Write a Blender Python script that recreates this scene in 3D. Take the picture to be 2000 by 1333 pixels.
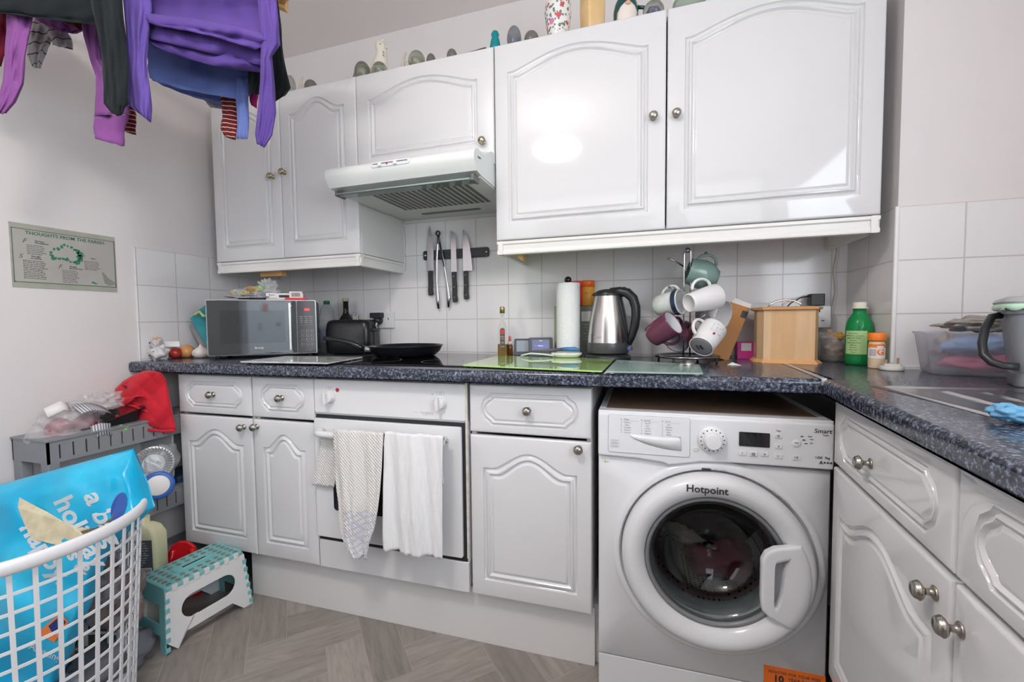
import bpy, bmesh, math, random
from mathutils import Vector, Matrix, noise
from math import sin, cos, pi, radians, atan, sqrt, exp

# ------------------------------------------------------------------ scene, camera, light
for o in list(bpy.data.objects): bpy.data.objects.remove(o, do_unlink=True)
SC = bpy.context.scene
COL = SC.collection
random.seed(7)
YAW, PITCH, ROLL, FPX = -.3095848, -.0480049, -.0099494, 839.28
CAM = Vector((1.96307, -1.80290, 1.05366))
FW = Vector((sin(YAW)*cos(PITCH), cos(YAW)*cos(PITCH), sin(PITCH)))
_r = Vector((cos(YAW), -sin(YAW), 0)); _u = _r.cross(FW)
RT = _r*cos(ROLL) + _u*sin(ROLL); UP = -_r*sin(ROLL) + _u*cos(ROLL)
cam_d = bpy.data.cameras.new('camera'); cam = bpy.data.objects.new('camera', cam_d); COL.objects.link(cam)
m = Matrix((RT, UP, -FW)).transposed().to_4x4(); m.translation = CAM
cam.matrix_world = m
cam_d.sensor_width = 36; cam_d.lens = 36*FPX/2000; cam_d.clip_start = .05
SC.camera = cam
SC.view_settings.view_transform = 'Standard'; SC.view_settings.look = 'None'
SC.view_settings.gamma = 1; SC.view_settings.use_curve_mapping = False
SC.view_settings.exposure = 0.0

def at(u, v, depth):
    """measured spot in the room: photo pixel at a distance along the viewing direction"""
    return CAM + (FW + RT*((u-1000)/FPX) - UP*((v-666.5)/FPX))*depth

# daylight enters through the window over the sink; an added fill panel lights the room from behind
w = bpy.data.worlds.new('world'); SC.world = w; w.use_nodes = True
w.node_tree.nodes['Background'].inputs[0].default_value = (.80, .88, 1, 1)
w.node_tree.nodes['Background'].inputs[1].default_value = 1.0
def area(name, loc, rot, sx, sy, power, col):
    l = bpy.data.lights.new(name, 'AREA'); l.shape = 'RECTANGLE'; l.size = sx; l.size_y = sy
    l.energy = power; l.color = col
    o = bpy.data.objects.new(name, l); COL.objects.link(o); o.location = loc; o.rotation_euler = rot
    return o
LAMP = Vector((1.374, -1.72, 2.18))     # the lit pendant built in the lamp section below
LAMP_STRENGTH = 66
area('window_daylight', (2.98, -2.15, 1.55), (0, radians(90), 0), .85, 1.2, 26, (.86, .93, 1))
area('rear_fill', (1.5, -3.45, 1.5), (radians(90), 0, 0), 2.9, 1.7, 34, (.93, .96, 1))  # added soft fill before the closed rear wall, no opening there

# ------------------------------------------------------------------ materials
MATS = {}
def mat(name, col=(.8, .8, .8), rough=.5, metal=0., alpha=1., trans=0., ior=1.45, emit=None, es=1., coat=0., bump=None, spec=.5, sheen=0., vary=None):
    """procedural material; bump=(kind, scale, strength); vary=(scale, col2, lo, hi)"""
    if name in MATS: return MATS[name]
    M = bpy.data.materials.new(name); M.use_nodes = True
    nt = M.node_tree; b = nt.nodes['Principled BSDF']
    def s(k, v):
        if k in b.inputs: b.inputs[k].default_value = v
    s('Base Color', (*col, 1)); s('Roughness', rough); s('Metallic', metal); s('Alpha', alpha)
    s('Transmission Weight', trans); s('IOR', ior); s('Coat Weight', coat); s('Specular IOR Level', spec)
    s('Sheen Weight', sheen)
    if emit: s('Emission Color', (*emit, 1)); s('Emission Strength', es)
    tc = nt.nodes.new('ShaderNodeTexCoord')
    if vary:
        n = nt.nodes.new('ShaderNodeTexNoise'); n.inputs['Scale'].default_value = vary[0]; n.inputs['Detail'].default_value = 5
        nt.links.new(tc.outputs['Object'], n.inputs['Vector'])
        r = nt.nodes.new('ShaderNodeValToRGB'); r.color_ramp.elements[0].position = vary[2]; r.color_ramp.elements[1].position = vary[3]
        r.color_ramp.elements[0].color = (*col, 1); r.color_ramp.elements[1].color = (*vary[1], 1)
        nt.links.new(n.outputs['Fac'], r.inputs['Fac']); nt.links.new(r.outputs['Color'], b.inputs['Base Color'])
    if bump:
        kind, sc, st = bump
        if kind == 'noise':
            n = nt.nodes.new('ShaderNodeTexNoise'); n.inputs['Scale'].default_value = sc; n.inputs['Detail'].default_value = 4; out = n.outputs['Fac']
        elif kind == 'voronoi':
            n = nt.nodes.new('ShaderNodeTexVoronoi'); n.inputs['Scale'].default_value = sc; out = n.outputs['Distance']
        else:
            n = nt.nodes.new('ShaderNodeTexWave'); n.inputs['Scale'].default_value = sc; n.inputs['Distortion'].default_value = 1.5; out = n.outputs['Fac']
        nt.links.new(tc.outputs['Object'], n.inputs['Vector'])
        bp = nt.nodes.new('ShaderNodeBump'); bp.inputs['Strength'].default_value = st; bp.inputs['Distance'].default_value = .004
        nt.links.new(out, bp.inputs['Height']); nt.links.new(bp.outputs['Normal'], b.inputs['Normal'])
    MATS[name] = M; M['b'] = 1
    return M
def nodes(M): return M.node_tree, M.node_tree.nodes['Principled BSDF']

# ------------------------------------------------------------------ mesh helpers
class MB:
    def __init__(s): s.v = []; s.f = []; s.mi = []; s.sm = []; s.uv = {}
    def add(s, vs, fs, mi=0, sm=False):
        o = len(s.v); s.v += [tuple(v) for v in vs]; s.f += [tuple(i+o for i in f) for f in fs]
        s.mi += [mi]*len(fs); s.sm += [sm]*len(fs); return s
    def box(s, x0, x1, y0, y1, z0, z1, mi=0, M=None):
        vs = [Vector(p) for p in ((x0,y0,z0),(x1,y0,z0),(x1,y1,z0),(x0,y1,z0),(x0,y0,z1),(x1,y0,z1),(x1,y1,z1),(x0,y1,z1))]
        if M: vs = [M @ v for v in vs]
        return s.add(vs, [(0,3,2,1),(4,5,6,7),(0,1,5,4),(1,2,6,5),(2,3,7,6),(3,0,4,7)], mi)
    def rbox(s, x0, x1, y0, y1, z0, z1, r=.005, n=3, mi=0, M=None, axis='z', sm=False):
        """box with edges parallel to axis rounded"""
        if axis == 'z': a0,a1,b0,b1,c0,c1 = x0,x1,y0,y1,z0,z1; mk = lambda a,b,c: (a,b,c)
        elif axis == 'y': a0,a1,b0,b1,c0,c1 = z0,z1,x0,x1,y0,y1; mk = lambda a,b,c: (b,c,a)
        else: a0,a1,b0,b1,c0,c1 = y0,y1,z0,z1,x0,x1; mk = lambda a,b,c: (c,a,b)
        r = min(r, (a1-a0)/2-1e-5, (b1-b0)/2-1e-5); pts = []
        for cx, cy, a in ((a1-r,b1-r,0),(a0+r,b1-r,90),(a0+r,b0+r,180),(a1-r,b0+r,270)):
            for k in range(n+1):
                t = radians(a+90*k/n); pts.append((cx+r*cos(t), cy+r*sin(t)))
        return s.prism(pts, c0, c1, mk, mi, M, sm)
    def prism(s, pts, c0, c1, mk=None, mi=0, M=None, sm=False, cap=True):
        mk = mk or (lambda a,b,c: (a,b,c)); N = len(pts)
        vs = [Vector(mk(a,b,c0)) for a,b in pts]+[Vector(mk(a,b,c1)) for a,b in pts]
        if M: vs = [M @ v for v in vs]
        o = len(s.v)
        s.add(vs, [(i,(i+1)%N,N+(i+1)%N,N+i) for i in range(N)], mi, sm)
        if cap:
            s.f += [tuple(o+i for i in reversed(range(N))), tuple(o+N+i for i in range(N))]; s.mi += [mi]*2; s.sm += [False]*2
        return s
    def loft(s, rings, mi=0, sm=True, cap=(True, True), closed=True):
        N = len(rings[0]); o = len(s.v)
        for r in rings: s.v += [tuple(p) for p in r]
        K = N if closed else N-1
        for j in range(len(rings)-1):
            for i in range(K):
                s.f.append((o+j*N+i, o+j*N+(i+1)%N, o+(j+1)*N+(i+1)%N, o+(j+1)*N+i)); s.mi.append(mi); s.sm.append(sm)
        if closed and cap[0]: s.f.append(tuple(o+i for i in reversed(range(N)))); s.mi.append(mi); s.sm.append(False)
        if closed and cap[1]: s.f.append(tuple(o+(len(rings)-1)*N+i for i in range(N))); s.mi.append(mi); s.sm.append(False)
        return s
    def lathe(s, prof, c=(0,0,0), n=32, mi=0, M=None, sm=True, cap=(True, True)):
        """prof = [(r,z)...] about z"""
        c = Vector(c); rings = []
        for r, z in prof:
            ring = [Vector((max(r,1e-5)*cos(2*pi*k/n), max(r,1e-5)*sin(2*pi*k/n), z)) for k in range(n)]
            if M: ring = [M @ p for p in ring]
            rings.append([p+c for p in ring])
        return s.loft(rings, mi, sm, cap)
    def tube(s, pts, r, n=10, mi=0, closed=False, caps=True):
        pts = [Vector(p) for p in pts]; L = len(pts); rings = []
        rr = r if hasattr(r, '__len__') else [r]*L
        up = None
        for i, p in enumerate(pts):
            if closed: t = (pts[(i+1)%L]-pts[i-1])
            else: t = (pts[min(i+1,L-1)]-pts[max(i-1,0)])
            t.normalize()
            if up is None:
                up = Vector((0,0,1)) if abs(t.z) < .9 else Vector((1,0,0))
            a = t.cross(up); 
            if a.length < 1e-6: a = t.orthogonal()
            a.normalize(); up = a.cross(t).normalized()
            rings.append([p + (a*cos(2*pi*k/n)+up*sin(2*pi*k/n))*rr[i] for k in range(n)])
        if closed: rings.append(rings[0]); caps = False
        return s.loft(rings, mi, True, (caps, caps))
    def ball(s, c, rx, ry=None, rz=None, n=20, mi=0, M=None, fn=None):
        ry = ry or rx; rz = rz or rx; c = Vector(c); rings = []
        h = n//2
        for j in range(h+1):
            ph = -pi/2 + pi*j/h; ring = []
            for k in range(n):
                a = 2*pi*k/n; d = Vector((cos(ph)*cos(a), cos(ph)*sin(a), sin(ph)))
                if j in (0, h): d = Vector((1e-4*cos(a), 1e-4*sin(a), sin(ph)))
                p = Vector((d.x*rx, d.y*ry, d.z*rz))
                if fn: p = p*fn(d)
                if M: p = M @ p
                ring.append(p+c)
            rings.append(ring)
        return s.loft(rings, mi)
    def build(s, name, mats, parent=None, bevel=0, seg=2, subd=0, loc=None, solid=0, auto=None):
        me = bpy.data.meshes.new(name); me.from_pydata(s.v, [], s.f)
        for mm in (mats if isinstance(mats, (list, tuple)) else [mats]): me.materials.append(mm)
        me.polygons.foreach_set('material_index', s.mi); me.polygons.foreach_set('use_smooth', s.sm); me.update()
        if auto is not None:
            bm = bmesh.new(); bm.from_mesh(me); bmesh.ops.recalc_face_normals(bm, faces=bm.faces)
            for f in bm.faces: f.smooth = True
            for e in bm.edges:
                e.smooth = not (len(e.link_faces) == 2 and e.calc_face_angle(0) > radians(auto))
            bm.to_mesh(me); bm.free()
        o = bpy.data.objects.new(name, me); COL.objects.link(o)
        if parent: o.parent = parent
        if loc is not None: o.location = loc
        if solid: md = o.modifiers.new('Solid', 'SOLIDIFY'); md.thickness = solid; md.offset = 0
        if bevel:
            md = o.modifiers.new('Bevel', 'BEVEL'); md.width = bevel; md.segments = seg; md.limit_method = 'ANGLE'; md.angle_limit = radians(35)
        if subd: md = o.modifiers.new('Sub', 'SUBSURF'); md.levels = subd; md.render_levels = subd
        return o

def tag(o, label, cat, group=None, kind=None):
    if label: o['label'] = label
    if cat: o['category'] = cat
    if group: o['group'] = group
    if kind: o['kind'] = kind
    return o
def thing(name, label, cat, loc=(0,0,0), rz=0, group=None, rx=0, ry=0):
    o = bpy.data.objects.new(name, None); COL.objects.link(o); o.empty_display_size = .05
    o.location = loc; o.rotation_euler = (rx, ry, rz)
    return tag(o, label, cat, group)
def struct(o, ): o['kind'] = 'structure'; return o
def dup(root, label=None, loc=None, rz=None):
    r = root.copy(); COL.objects.link(r)
    if label: r['label'] = label
    if loc is not None: r.location = loc
    if rz is not None: r.rotation_euler[2] = rz
    for ch in list(root.children):
        c = ch.copy(); COL.objects.link(c); c.parent = r
        for g in ch.children:
            d = g.copy(); COL.objects.link(d); d.parent = c
    return r
_FONT = None
def text_mb(txt, size, M, depth=.0004, align='CENTER', bold=0., shear=0.):
    """printed letters as thin raised ink; M maps text plane (x right, y up, z out)"""
    c = bpy.data.curves.new('t', 'FONT'); c.body = txt; c.size = size; c.align_x = align; c.align_y = 'CENTER'
    c.extrude = depth/2; c.offset = bold; c.shear = shear; c.resolution_u = 3
    o = bpy.data.objects.new('t', c); COL.objects.link(o)
    bpy.context.view_layer.update()
    dg = bpy.context.evaluated_depsgraph_get()
    me = bpy.data.meshes.new_from_object(o.evaluated_get(dg))
    b = MB(); b.add([M @ v.co for v in me.vertices], [tuple(p.vertices) for p in me.polygons])
    bpy.data.objects.remove(o); bpy.data.meshes.remove(me); bpy.data.curves.remove(c)
    return b
def join(dst, src, mi=0):
    dst.add(src.v, src.f, mi); return dst
FRONT = Matrix(((1,0,0,0),(0,0,-1,0),(0,1,0,0),(0,0,0,1)))   # text plane -> faces -y, x right, z up
def onf(x, z, y=0, rot=0):
    return Matrix.Translation((x, y, z)) @ FRONT @ Matrix.Rotation(rot, 4, 'Z')

WHITE = mat('white_vinyl', (.68,.68,.69), .06, spec=.5)
WHITE2 = mat('white_laminate', (.70,.69,.68), .35)
PAINT = mat('wall_paint', (.74,.705,.70), .75, bump=('noise', 60, .08), vary=(2.2, (.72,.685,.685), .3, .7))
STEEL = mat('steel', (.62,.60,.57), .25, metal=1, bump=('noise', 40, .03))
CHROME = mat('chrome', (.75,.75,.76), .08, metal=1)
PEWTER = mat('pewter', (.40,.37,.33), .28, metal=1)
BRASS = mat('antique_brass', (.42,.36,.26), .25, metal=1)
BLACKP = mat('black_plastic', (.02,.022,.025), .35)
BLACKG = mat('black_gloss', (.008,.008,.01), .05, coat=.5)
WPLAS = mat('white_plastic', (.74,.745,.76), .28)
DARKGAP = mat('dark_void', (.02,.018,.016), .8)
PINE = mat('pine', (.70,.42,.17), .45, vary=(9, (.62,.34,.12), .35, .65))
INK = mat('black_ink', (.03,.03,.035), .5)
GREYINK = mat('grey_ink', (.33,.34,.36), .5)
# ------------------------------------------------------------------ room shell
XL, XRW, YB, YF, ZC = 0.0, 3.02, 0.0, -3.6, 2.40
PX, PY = 2.627, -.306           # boxed-in chimney corner
TS, TZ = .150, .905
def tile_mat(name, ax, off):
    M = mat(name, (.80,.785,.785), .12); nt, b = nodes(M)
    tc = nt.nodes.new('ShaderNodeTexCoord'); sp = nt.nodes.new('ShaderNodeSeparateXYZ'); cb = nt.nodes.new('ShaderNodeCombineXYZ')
    nt.links.new(tc.outputs['Object'], sp.inputs[0])
    a = nt.nodes.new('ShaderNodeMath'); a.operation = 'SUBTRACT'; a.inputs[1].default_value = off
    c = nt.nodes.new('ShaderNodeMath'); c.operation = 'SUBTRACT'; c.inputs[1].default_value = TZ+.006
    nt.links.new(sp.outputs[ax], a.inputs[0]); nt.links.new(sp.outputs[2], c.inputs[0])
    nt.links.new(a.outputs[0], cb.inputs[0]); nt.links.new(c.outputs[0], cb.inputs[1])
    br = nt.nodes.new('ShaderNodeTexBrick'); br.offset = 0; br.squash = 1
    for k, v in (('Scale', 1), ('Brick Width', TS), ('Row Height', TS), ('Mortar Size', .0019), ('Mortar Smooth', .3), ('Bias', 0)): br.inputs[k].default_value = v
    br.inputs['Color1'].default_value = (.78,.765,.77,1); br.inputs['Color2'].default_value = (.76,.745,.75,1); br.inputs['Mortar'].default_value = (.58,.545,.525,1)
    nt.links.new(cb.outputs[0], br.inputs['Vector']); nt.links.new(br.outputs['Color'], b.inputs['Base Color'])
    n = nt.nodes.new('ShaderNodeTexNoise'); n.inputs['Scale'].default_value = 9; nt.links.new(tc.outputs['Object'], n.inputs['Vector'])
    mx = nt.nodes.new('ShaderNodeMath'); mx.operation = 'MULTIPLY_ADD'; mx.inputs[1].default_value = .35
    inv = nt.nodes.new('ShaderNodeMath'); inv.operation = 'SUBTRACT'; inv.inputs[0].default_value = 1
    nt.links.new(br.outputs['Fac'], inv.inputs[1]); nt.links.new(n.outputs['Fac'], mx.inputs[0]); nt.links.new(inv.outputs[0], mx.inputs[2])
    bp = nt.nodes.new('ShaderNodeBump'); bp.inputs['Strength'].default_value = .6; bp.inputs['Distance'].default_value = .003
    nt.links.new(mx.outputs[0], bp.inputs['Height']); nt.links.new(bp.outputs['Normal'], b.inputs['Normal'])
    return M
struct(MB().box(XL-.1, XRW+.1, YB, YB+.1, -.1, ZC+.1).build('wall_back', PAINT))
struct(MB().box(XL-.1, XL, YF, YB, -.1, ZC+.1).build('wall_left', PAINT))
struct(MB().box(XL-.1, XRW+.1, YF-.1, YF, -.1, ZC+.1).build('wall_rear', PAINT))
b = MB()   # right wall with the window opening over the sink
b.box(XRW, XRW+.1, YF, YB, -.1, 1.08).box(XRW, XRW+.1, YF, YB, 2.05, ZC+.1).box(XRW, XRW+.1, YF, -2.8, 1.08, 2.05).box(XRW, XRW+.1, -1.5, YB, 1.08, 2.05)
struct(b.build('wall_right', PAINT))
struct(MB().box(PX, XRW, PY, YB, 0, ZC).build('wall_chimney', PAINT))
CEIL = mat('ceiling_paint', (.90,.845,.83), .85)
struct(MB().box(XL-.1, XRW+.1, YF-.1, YB+.1, ZC, ZC+.1).build('ceiling', CEIL))
# window frame
wf = MB()
for y0, y1, z0, z1 in ((-2.8,-1.5,1.08,1.13),(-2.8,-1.5,2.0,2.05),(-2.8,-2.75,1.13,2.0),(-1.55,-1.5,1.13,2.0),(-2.17,-2.13,1.13,2.0)): wf.box(XRW+.02, XRW+.08, y0, y1, z0, z1)
wo = struct(wf.build('window_1', WPLAS, bevel=.003))
MB().box(XRW+.045, XRW+.05, -2.76, -1.54, 1.12, 2.01).build('pane', mat('window_glass', (1,1,1), .02, trans=1, ior=1.1), wo)
# tiles (6 mm ceramic slabs on the walls)
T = .006
struct(MB().box(XL+T, PX, -T, 0, TZ, TZ+4*TS+.006).build('trim_1', tile_mat('tiles_back', 0, .0264-.002)))
struct(MB().box(XL, XL+T, -.612, -T, TZ, TZ+3*TS+.006).build('trim_2', tile_mat('tiles_left', 1, -.5792-.030)))
struct(MB().box(PX-T, PX, PY-T, -T, TZ, TZ+3*TS+.006).build('trim_3', tile_mat('tiles_chimney_side', 1, PY-.15*.0)))
struct(MB().box(PX, XRW, PY-T, PY, TZ, TZ+3*TS+.006).build('trim_4', tile_mat('tiles_chimney_front', 0, PX-.002)))
struct(MB().rbox(PX-T-.003, PX+.002, PY-T-.003, PY+.003, TZ, TZ+3*TS+.006, .004).build('trim_5', mat('tile_bead', (.78,.77,.77), .3)))
struct(MB().box(PX, XRW, PY-T-.008, PY-T, TZ, TZ+.008).build('trim_6', mat('sealant', (.72,.73,.75), .3)))
# floor : herringbone vinyl planks, one mesh, each plank a face with its own tone
W_, L_ = .1131, .1131*3
me = bpy.data.meshes.new('floor'); bm = bmesh.new(); uvl = bm.loops.layers.uv.new('uv'); cl = bm.loops.layers.float_color.new('tone')
def plank(ax, ay, hor):
    c = [(ax,ay),(ax+L_,ay),(ax+L_,ay+W_),(ax,ay+W_)] if hor else [(ax,ay),(ax+W_,ay),(ax+W_,ay+L_),(ax,ay+L_)]
    g = .0009; cx = sum(p[0] for p in c)/4; cy = sum(p[1] for p in c)/4
    c = [(x-g*(1 if x > cx else -1), y-g*(1 if y > cy else -1)) for x, y in c]
    k = 1/sqrt(2); w = [((x-y)*k, (x+y)*k) for x, y in c]
    if max(p[0] for p in w) < -.3 or min(p[0] for p in w) > 3.3 or max(p[1] for p in w) < -3.9 or min(p[1] for p in w) > .3: return
    f = bm.faces.new([bm.verts.new((p[0], p[1], 0)) for p in w]); t = random.random(); ru = random.random()*20
    for lo, (x, y) in zip(f.loops, c):
        uu, vv = (x-ax, y-ay) if hor else (y-ay, x-ax)
        lo[uvl].uv = (uu+ru, vv+ru*1.7); lo[cl] = (t, t, t, 1)
U0, V0 = .076-W_*20+.0, .0
for i in range(-70, 70):
    for j in range(-20, 20):
        # herringbone lattice: step (W,W) along the stair, (L+.., ) across
        x = -.043+i*W_ + j*L_; y = -1.186+i*W_ - j*L_
        plank(x, y, True); plank(x+L_, y+W_-L_, False)
bmesh.ops.recalc_face_normals(bm, faces=bm.faces)
for f in bm.faces:
    if f.normal.z < 0: f.normal_flip()
bm.to_mesh(me); bm.free()
FM = mat('vinyl_planks', (.3,.28,.26), .42); nt, b = nodes(FM)
vc = nt.nodes.new('ShaderNodeVertexColor'); vc.layer_name = 'tone'
uv = nt.nodes.new('ShaderNodeUVMap'); uv.uv_map = 'uv'
mp = nt.nodes.new('ShaderNodeMapping'); mp.inputs['Scale'].default_value = (3.2, 22, 1); nt.links.new(uv.outputs[0], mp.inputs[0])
n = nt.nodes.new('ShaderNodeTexNoise'); n.inputs['Scale'].default_value = 2.0; n.inputs['Detail'].default_value = 8; n.inputs['Roughness'].default_value = .65; n.inputs['Distortion'].default_value = .8
nt.links.new(mp.outputs[0], n.inputs[0])
rp = nt.nodes.new('ShaderNodeValToRGB'); e = rp.color_ramp.elements
e[0].position = .25; e[0].color = (.185,.160,.145,1); e[1].position = .80; e[1].color = (.35,.315,.285,1)
e2 = rp.color_ramp.elements.new(.5); e2.color = (.262,.235,.215,1)
nt.links.new(n.outputs['Fac'], rp.inputs[0])
hs = nt.nodes.new('ShaderNodeHueSaturation'); nt.links.new(rp.outputs[0], hs.inputs['Color'])
mr = nt.nodes.new('ShaderNodeMapRange'); mr.inputs[3].default_value = .82; mr.inputs[4].default_value = 1.2
nt.links.new(vc.outputs[0], mr.inputs[0]); nt.links.new(mr.outputs[0], hs.inputs['Value']); nt.links.new(hs.outputs[0], b.inputs['Base Color'])
bp = nt.nodes.new('ShaderNodeBump'); bp.inputs['Strength'].default_value = .15; bp.inputs['Distance'].default_value = .002
nt.links.new(n.outputs['Fac'], bp.inputs['Height']); nt.links.new(bp.outputs['Normal'], b.inputs['Normal'])
me.materials.append(FM)
fo = bpy.data.objects.new('floor', me); COL.objects.link(fo); struct(fo)
sf = MB().box(XL, XRW, YF, YB, -.05, -.0008).build('plank_joints', mat('plank_joint', (.36,.33,.30), .7), fo)
# ------------------------------------------------------------------ fitted units
TH = atan(.0235)
def base_pt(x, dy=0):   # point on the front plane of the back run
    return Vector((x, -.5868+.0235*(x-1.2)+dy, 0))
def arch(x0, x1, z0, z1, h, ins, N=28, wide=False):
    """cathedral outline inset by ins; anticlockwise seen from the front, fixed point count"""
    a0, a1, b0 = x0+ins, x1-ins, z0+ins; pts = []
    for k in range(8): pts.append((a0+(a1-a0)*k/8, b0))
    def top(x):
        t = abs(2*(x-a0)/(a1-a0)-1)
        if wide: s = 0 if t > .93 else cos(pi/2*(t/.93))**1.15
        else: s = 0 if t > .80 else (.5*(1+cos(pi*t/.80)))**.8
        return z1-h-ins+h*s
    for k in range(8): pts.append((a1, b0+(top(a1)-b0)*k/8))
    for k in range(N): x = a1+(a0-a1)*k/N; pts.append((x, top(x)))
    for k in range(8): pts.append((a0, top(a0)+(b0-top(a0))*k/8))
    return pts
def octo(x0, x1, z0, z1, c, ins, N=0):
    """drawer moulding with scooped shoulders"""
    def P(a0,a1,b0,b1,c):
        q = []
        def seg(p, r, n):
            for k in range(n): q.append((p[0]+(r[0]-p[0])*k/n, p[1]+(r[1]-p[1])*k/n))
        m = (b0+b1)/2
        A = [(a0+c*.95,b0),(a1-c*.95,b0),(a1-c*.8,b0+c*.22),(a1-c*.25,b0+c*.62),(a1,m-c*.22),(a1,m+c*.22),(a1-c*.25,b1-c*.62),(a1-c*.8,b1-c*.22),
             (a1-c*.95,b1),(a0+c*.95,b1),(a0+c*.8,b1-c*.22),(a0+c*.25,b1-c*.62),(a0,m+c*.22),(a0,m-c*.22),(a0+c*.25,b0+c*.62),(a0+c*.8,b0+c*.22)]
        for i in range(16): seg(A[i], A[(i+1)%16], 6 if i in (0,8) else 2)
        return q
    return P(x0+ins, x1-ins, z0+ins, z1-ins, c-ins*.3)
PROF = ((0,0),(.002,-.0050),(.006,-.0072),(.011,-.0050),(.014,.0010),(.018,.0018),(.021,-.0010),(.0235,-.0048),(.027,-.0050),(.032,-.0008))
DPROF = [(a*.62, h*.8) for a, h in PROF]
def panel_door(name, x0, x1, z0, z1, parent, outline, th=.018, m=WHITE, y=0, yaw=0, prof=None):
    """moulded vinyl-wrapped door, front at local y=0 (faces -y)"""
    b = MB(); L = []
    base = outline(0); N = len(base)
    cx, cz = (x0+x1)/2, (z0+z1)/2
    def onrect(p, r):
        a0, a1, b0, b1 = x0+r, x1-r, z0+r, z1-r
        mx, mz = sum(q[0] for q in base)/N, sum(q[1] for q in base)/N
        dx, dz = p[0]-cx, p[1]-cz
        s = min((a1-cx)/abs(dx) if abs(dx) > 1e-9 else 9e9, (b1-cz)/abs(dz) if abs(dz) > 1e-9 else 9e9)
        return (cx+dx*s, cz+dz*s)
    R = [onrect(p, 0) for p in base]
    # snap nearest to the four corners
    for c in ((x0,z0),(x1,z0),(x1,z1),(x0,z1)):
        i = min(range(N), key=lambda i: (R[i][0]-c[0])**2+(R[i][1]-c[1])**2); R[i] = c
    shrink2 = lambda p, r: p
    def shrink(p, r): return (min(max(p[0], x0+r), x1-r), min(max(p[1], z0+r), z1-r))
    rings = [[(p[0], th, p[1]) for p in R], [(p[0], .005, p[1]) for p in R]]
    for r, d in ((.0008,.0025),(.003,.0008),(.006,0)): rings.append([(*[shrink(p, r)[0]], d, shrink(p, r)[1]) for p in R])
    rings.append([shrink2(p, -.002) for p in [(q[0],0,q[1]) for q in outline(-.002)]])
    for ins, h in (PROF if not prof else prof): rings.append([(p[0], -h, p[1]) for p in outline(ins)])
    last = (PROF if not prof else prof)[-1][0]
    rings.append([(p[0], 0, p[1]) for p in outline(last+.0015)]); rings.append([(p[0], 0, p[1]) for p in outline(last+.004)])
    b.loft([list(reversed(r)) for r in rings], sm=True, cap=(True, True))
    o = b.build(name, m, parent, auto=50)
    if yaw or y:
        o.location.y = y
    return o
def knob(parent, x, z, y=0, m=PEWTER, s=1.):
    R = Matrix.Rotation(pi/2, 3, 'X')
    prof = [(.010,0),(.0105,.0015),(.0085,.003),(.005,.005),(.0045,.011),(.006,.0135),(.011,.0155),(.0135,.018),(.0140,.0195),(.0128,.0212),(.0120,.0222),(.0118,.0238),(.0100,.026),(.0068,.0275),(.003,.0284),(0,.0286)]
    b = MB().lathe([(r*s, z_*s) for r, z_ in prof], n=24, M=R)
    return b.build('knob', m, parent, loc=(x, y, z))
def carcass(x0, x1, z0, z1, d, parent, m=WHITE2, open_front=False):
    b = MB(); t = .016
    b.box(x0, x0+t, .019, d, z0, z1).box(x1-t, x1, .019, d, z0, z1).box(x0+t, x1-t, .019, d, z0, z0+t).box(x0+t, x1-t, .03, d, z1-t, z1).box(x0+t, x1-t, d-.008, d, z0+t, z1-t)
    return b.build('carcass', m, parent, bevel=.0006, seg=1)
DB, SM, DT = .187, .703, .857
def base_unit(xa, xb, label, knob_side, rzz=TH, loc=None, zoff=(0,0), name='base_cabinet', dm=.055, kz=.672, group='base cabinets under the back worktop', kn=None, off_top=0, doorw=None):
    w = xb-xa
    t = thing(name, label, 'cabinet', loc if loc is not None else base_pt(xa), rzz, group)
    carcass(.001, w-.001, DB-.002, .866, .55, t)
    g = .0015; zo = off_top
    o = panel_door('drawer', g, w-g, SM+.006+zo, DT+zo, t, lambda i: octo(.038, w-.038, SM+.028+zo, DT-.024+zo, .034, i), prof=DPROF)
    knob(o, w/2 if kn is None else kn[0], (SM+DT)/2+.004+zo if kn is None else kn[1])
    d = panel_door('door', g, w-g, DB, SM-.004, t, lambda i: arch(.043, w-.043, DB+.052, SM-.052, .052, i))
    knob(d, (w-.038) if knob_side == 'r' else .020+.0, kz)
    return t
bu1 = base_unit(.207, .569, 'white base cabinet at the far left end, beside the grey trolley', 'r', kz=.668)
bu2 = base_unit(.572, .848, 'narrow white base cabinet directly left of the oven', 'l', kz=.673)
bu3 = base_unit(1.430, 1.808, 'white base cabinet between the oven and the washing machine', 'r', kz=.680)
RH = -pi/2-atan(.0656)
RX0 = 2.3627+.0656*.9
RD = Vector((sin(-atan(.0656)), -cos(atan(.0656)), 0))
def rp_(lx): return Vector((RX0, 0, 0))+RD*lx
bu4 = base_unit(.612, 1.096, 'white base cabinet on the right return, hard against the washing machine', 'r', RH, rp_(.612), kz=.66, group='base cabinets under the sink worktop', kn=(.214,.773))
bu5 = base_unit(1.099, 1.583, 'white base cabinet on the right return nearest the camera, cut by the frame', 'l', RH, rp_(1.099), kz=.648, group='base cabinets under the sink worktop', kn=(.270,.773))
# plinth boards
pt = thing('plinth', 'white kickboard along the floor under the oven run', 'plinth', base_pt(0), TH)
MB().box(.497, 1.812, .040, .056, .0, .1835).build('board', WHITE2, pt, bevel=.001)
MB().box(1.806, 1.822, .057, .4, 0, .1835).build('return_board', WHITE2, pt, bevel=.001)
pt = thing('plinth', 'white kickboard under the right hand return', 'plinth', rp_(0), RH)
MB().box(.66, 1.75, .045, .06, 0, .1835).build('board', WHITE2, pt, bevel=.001)
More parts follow.
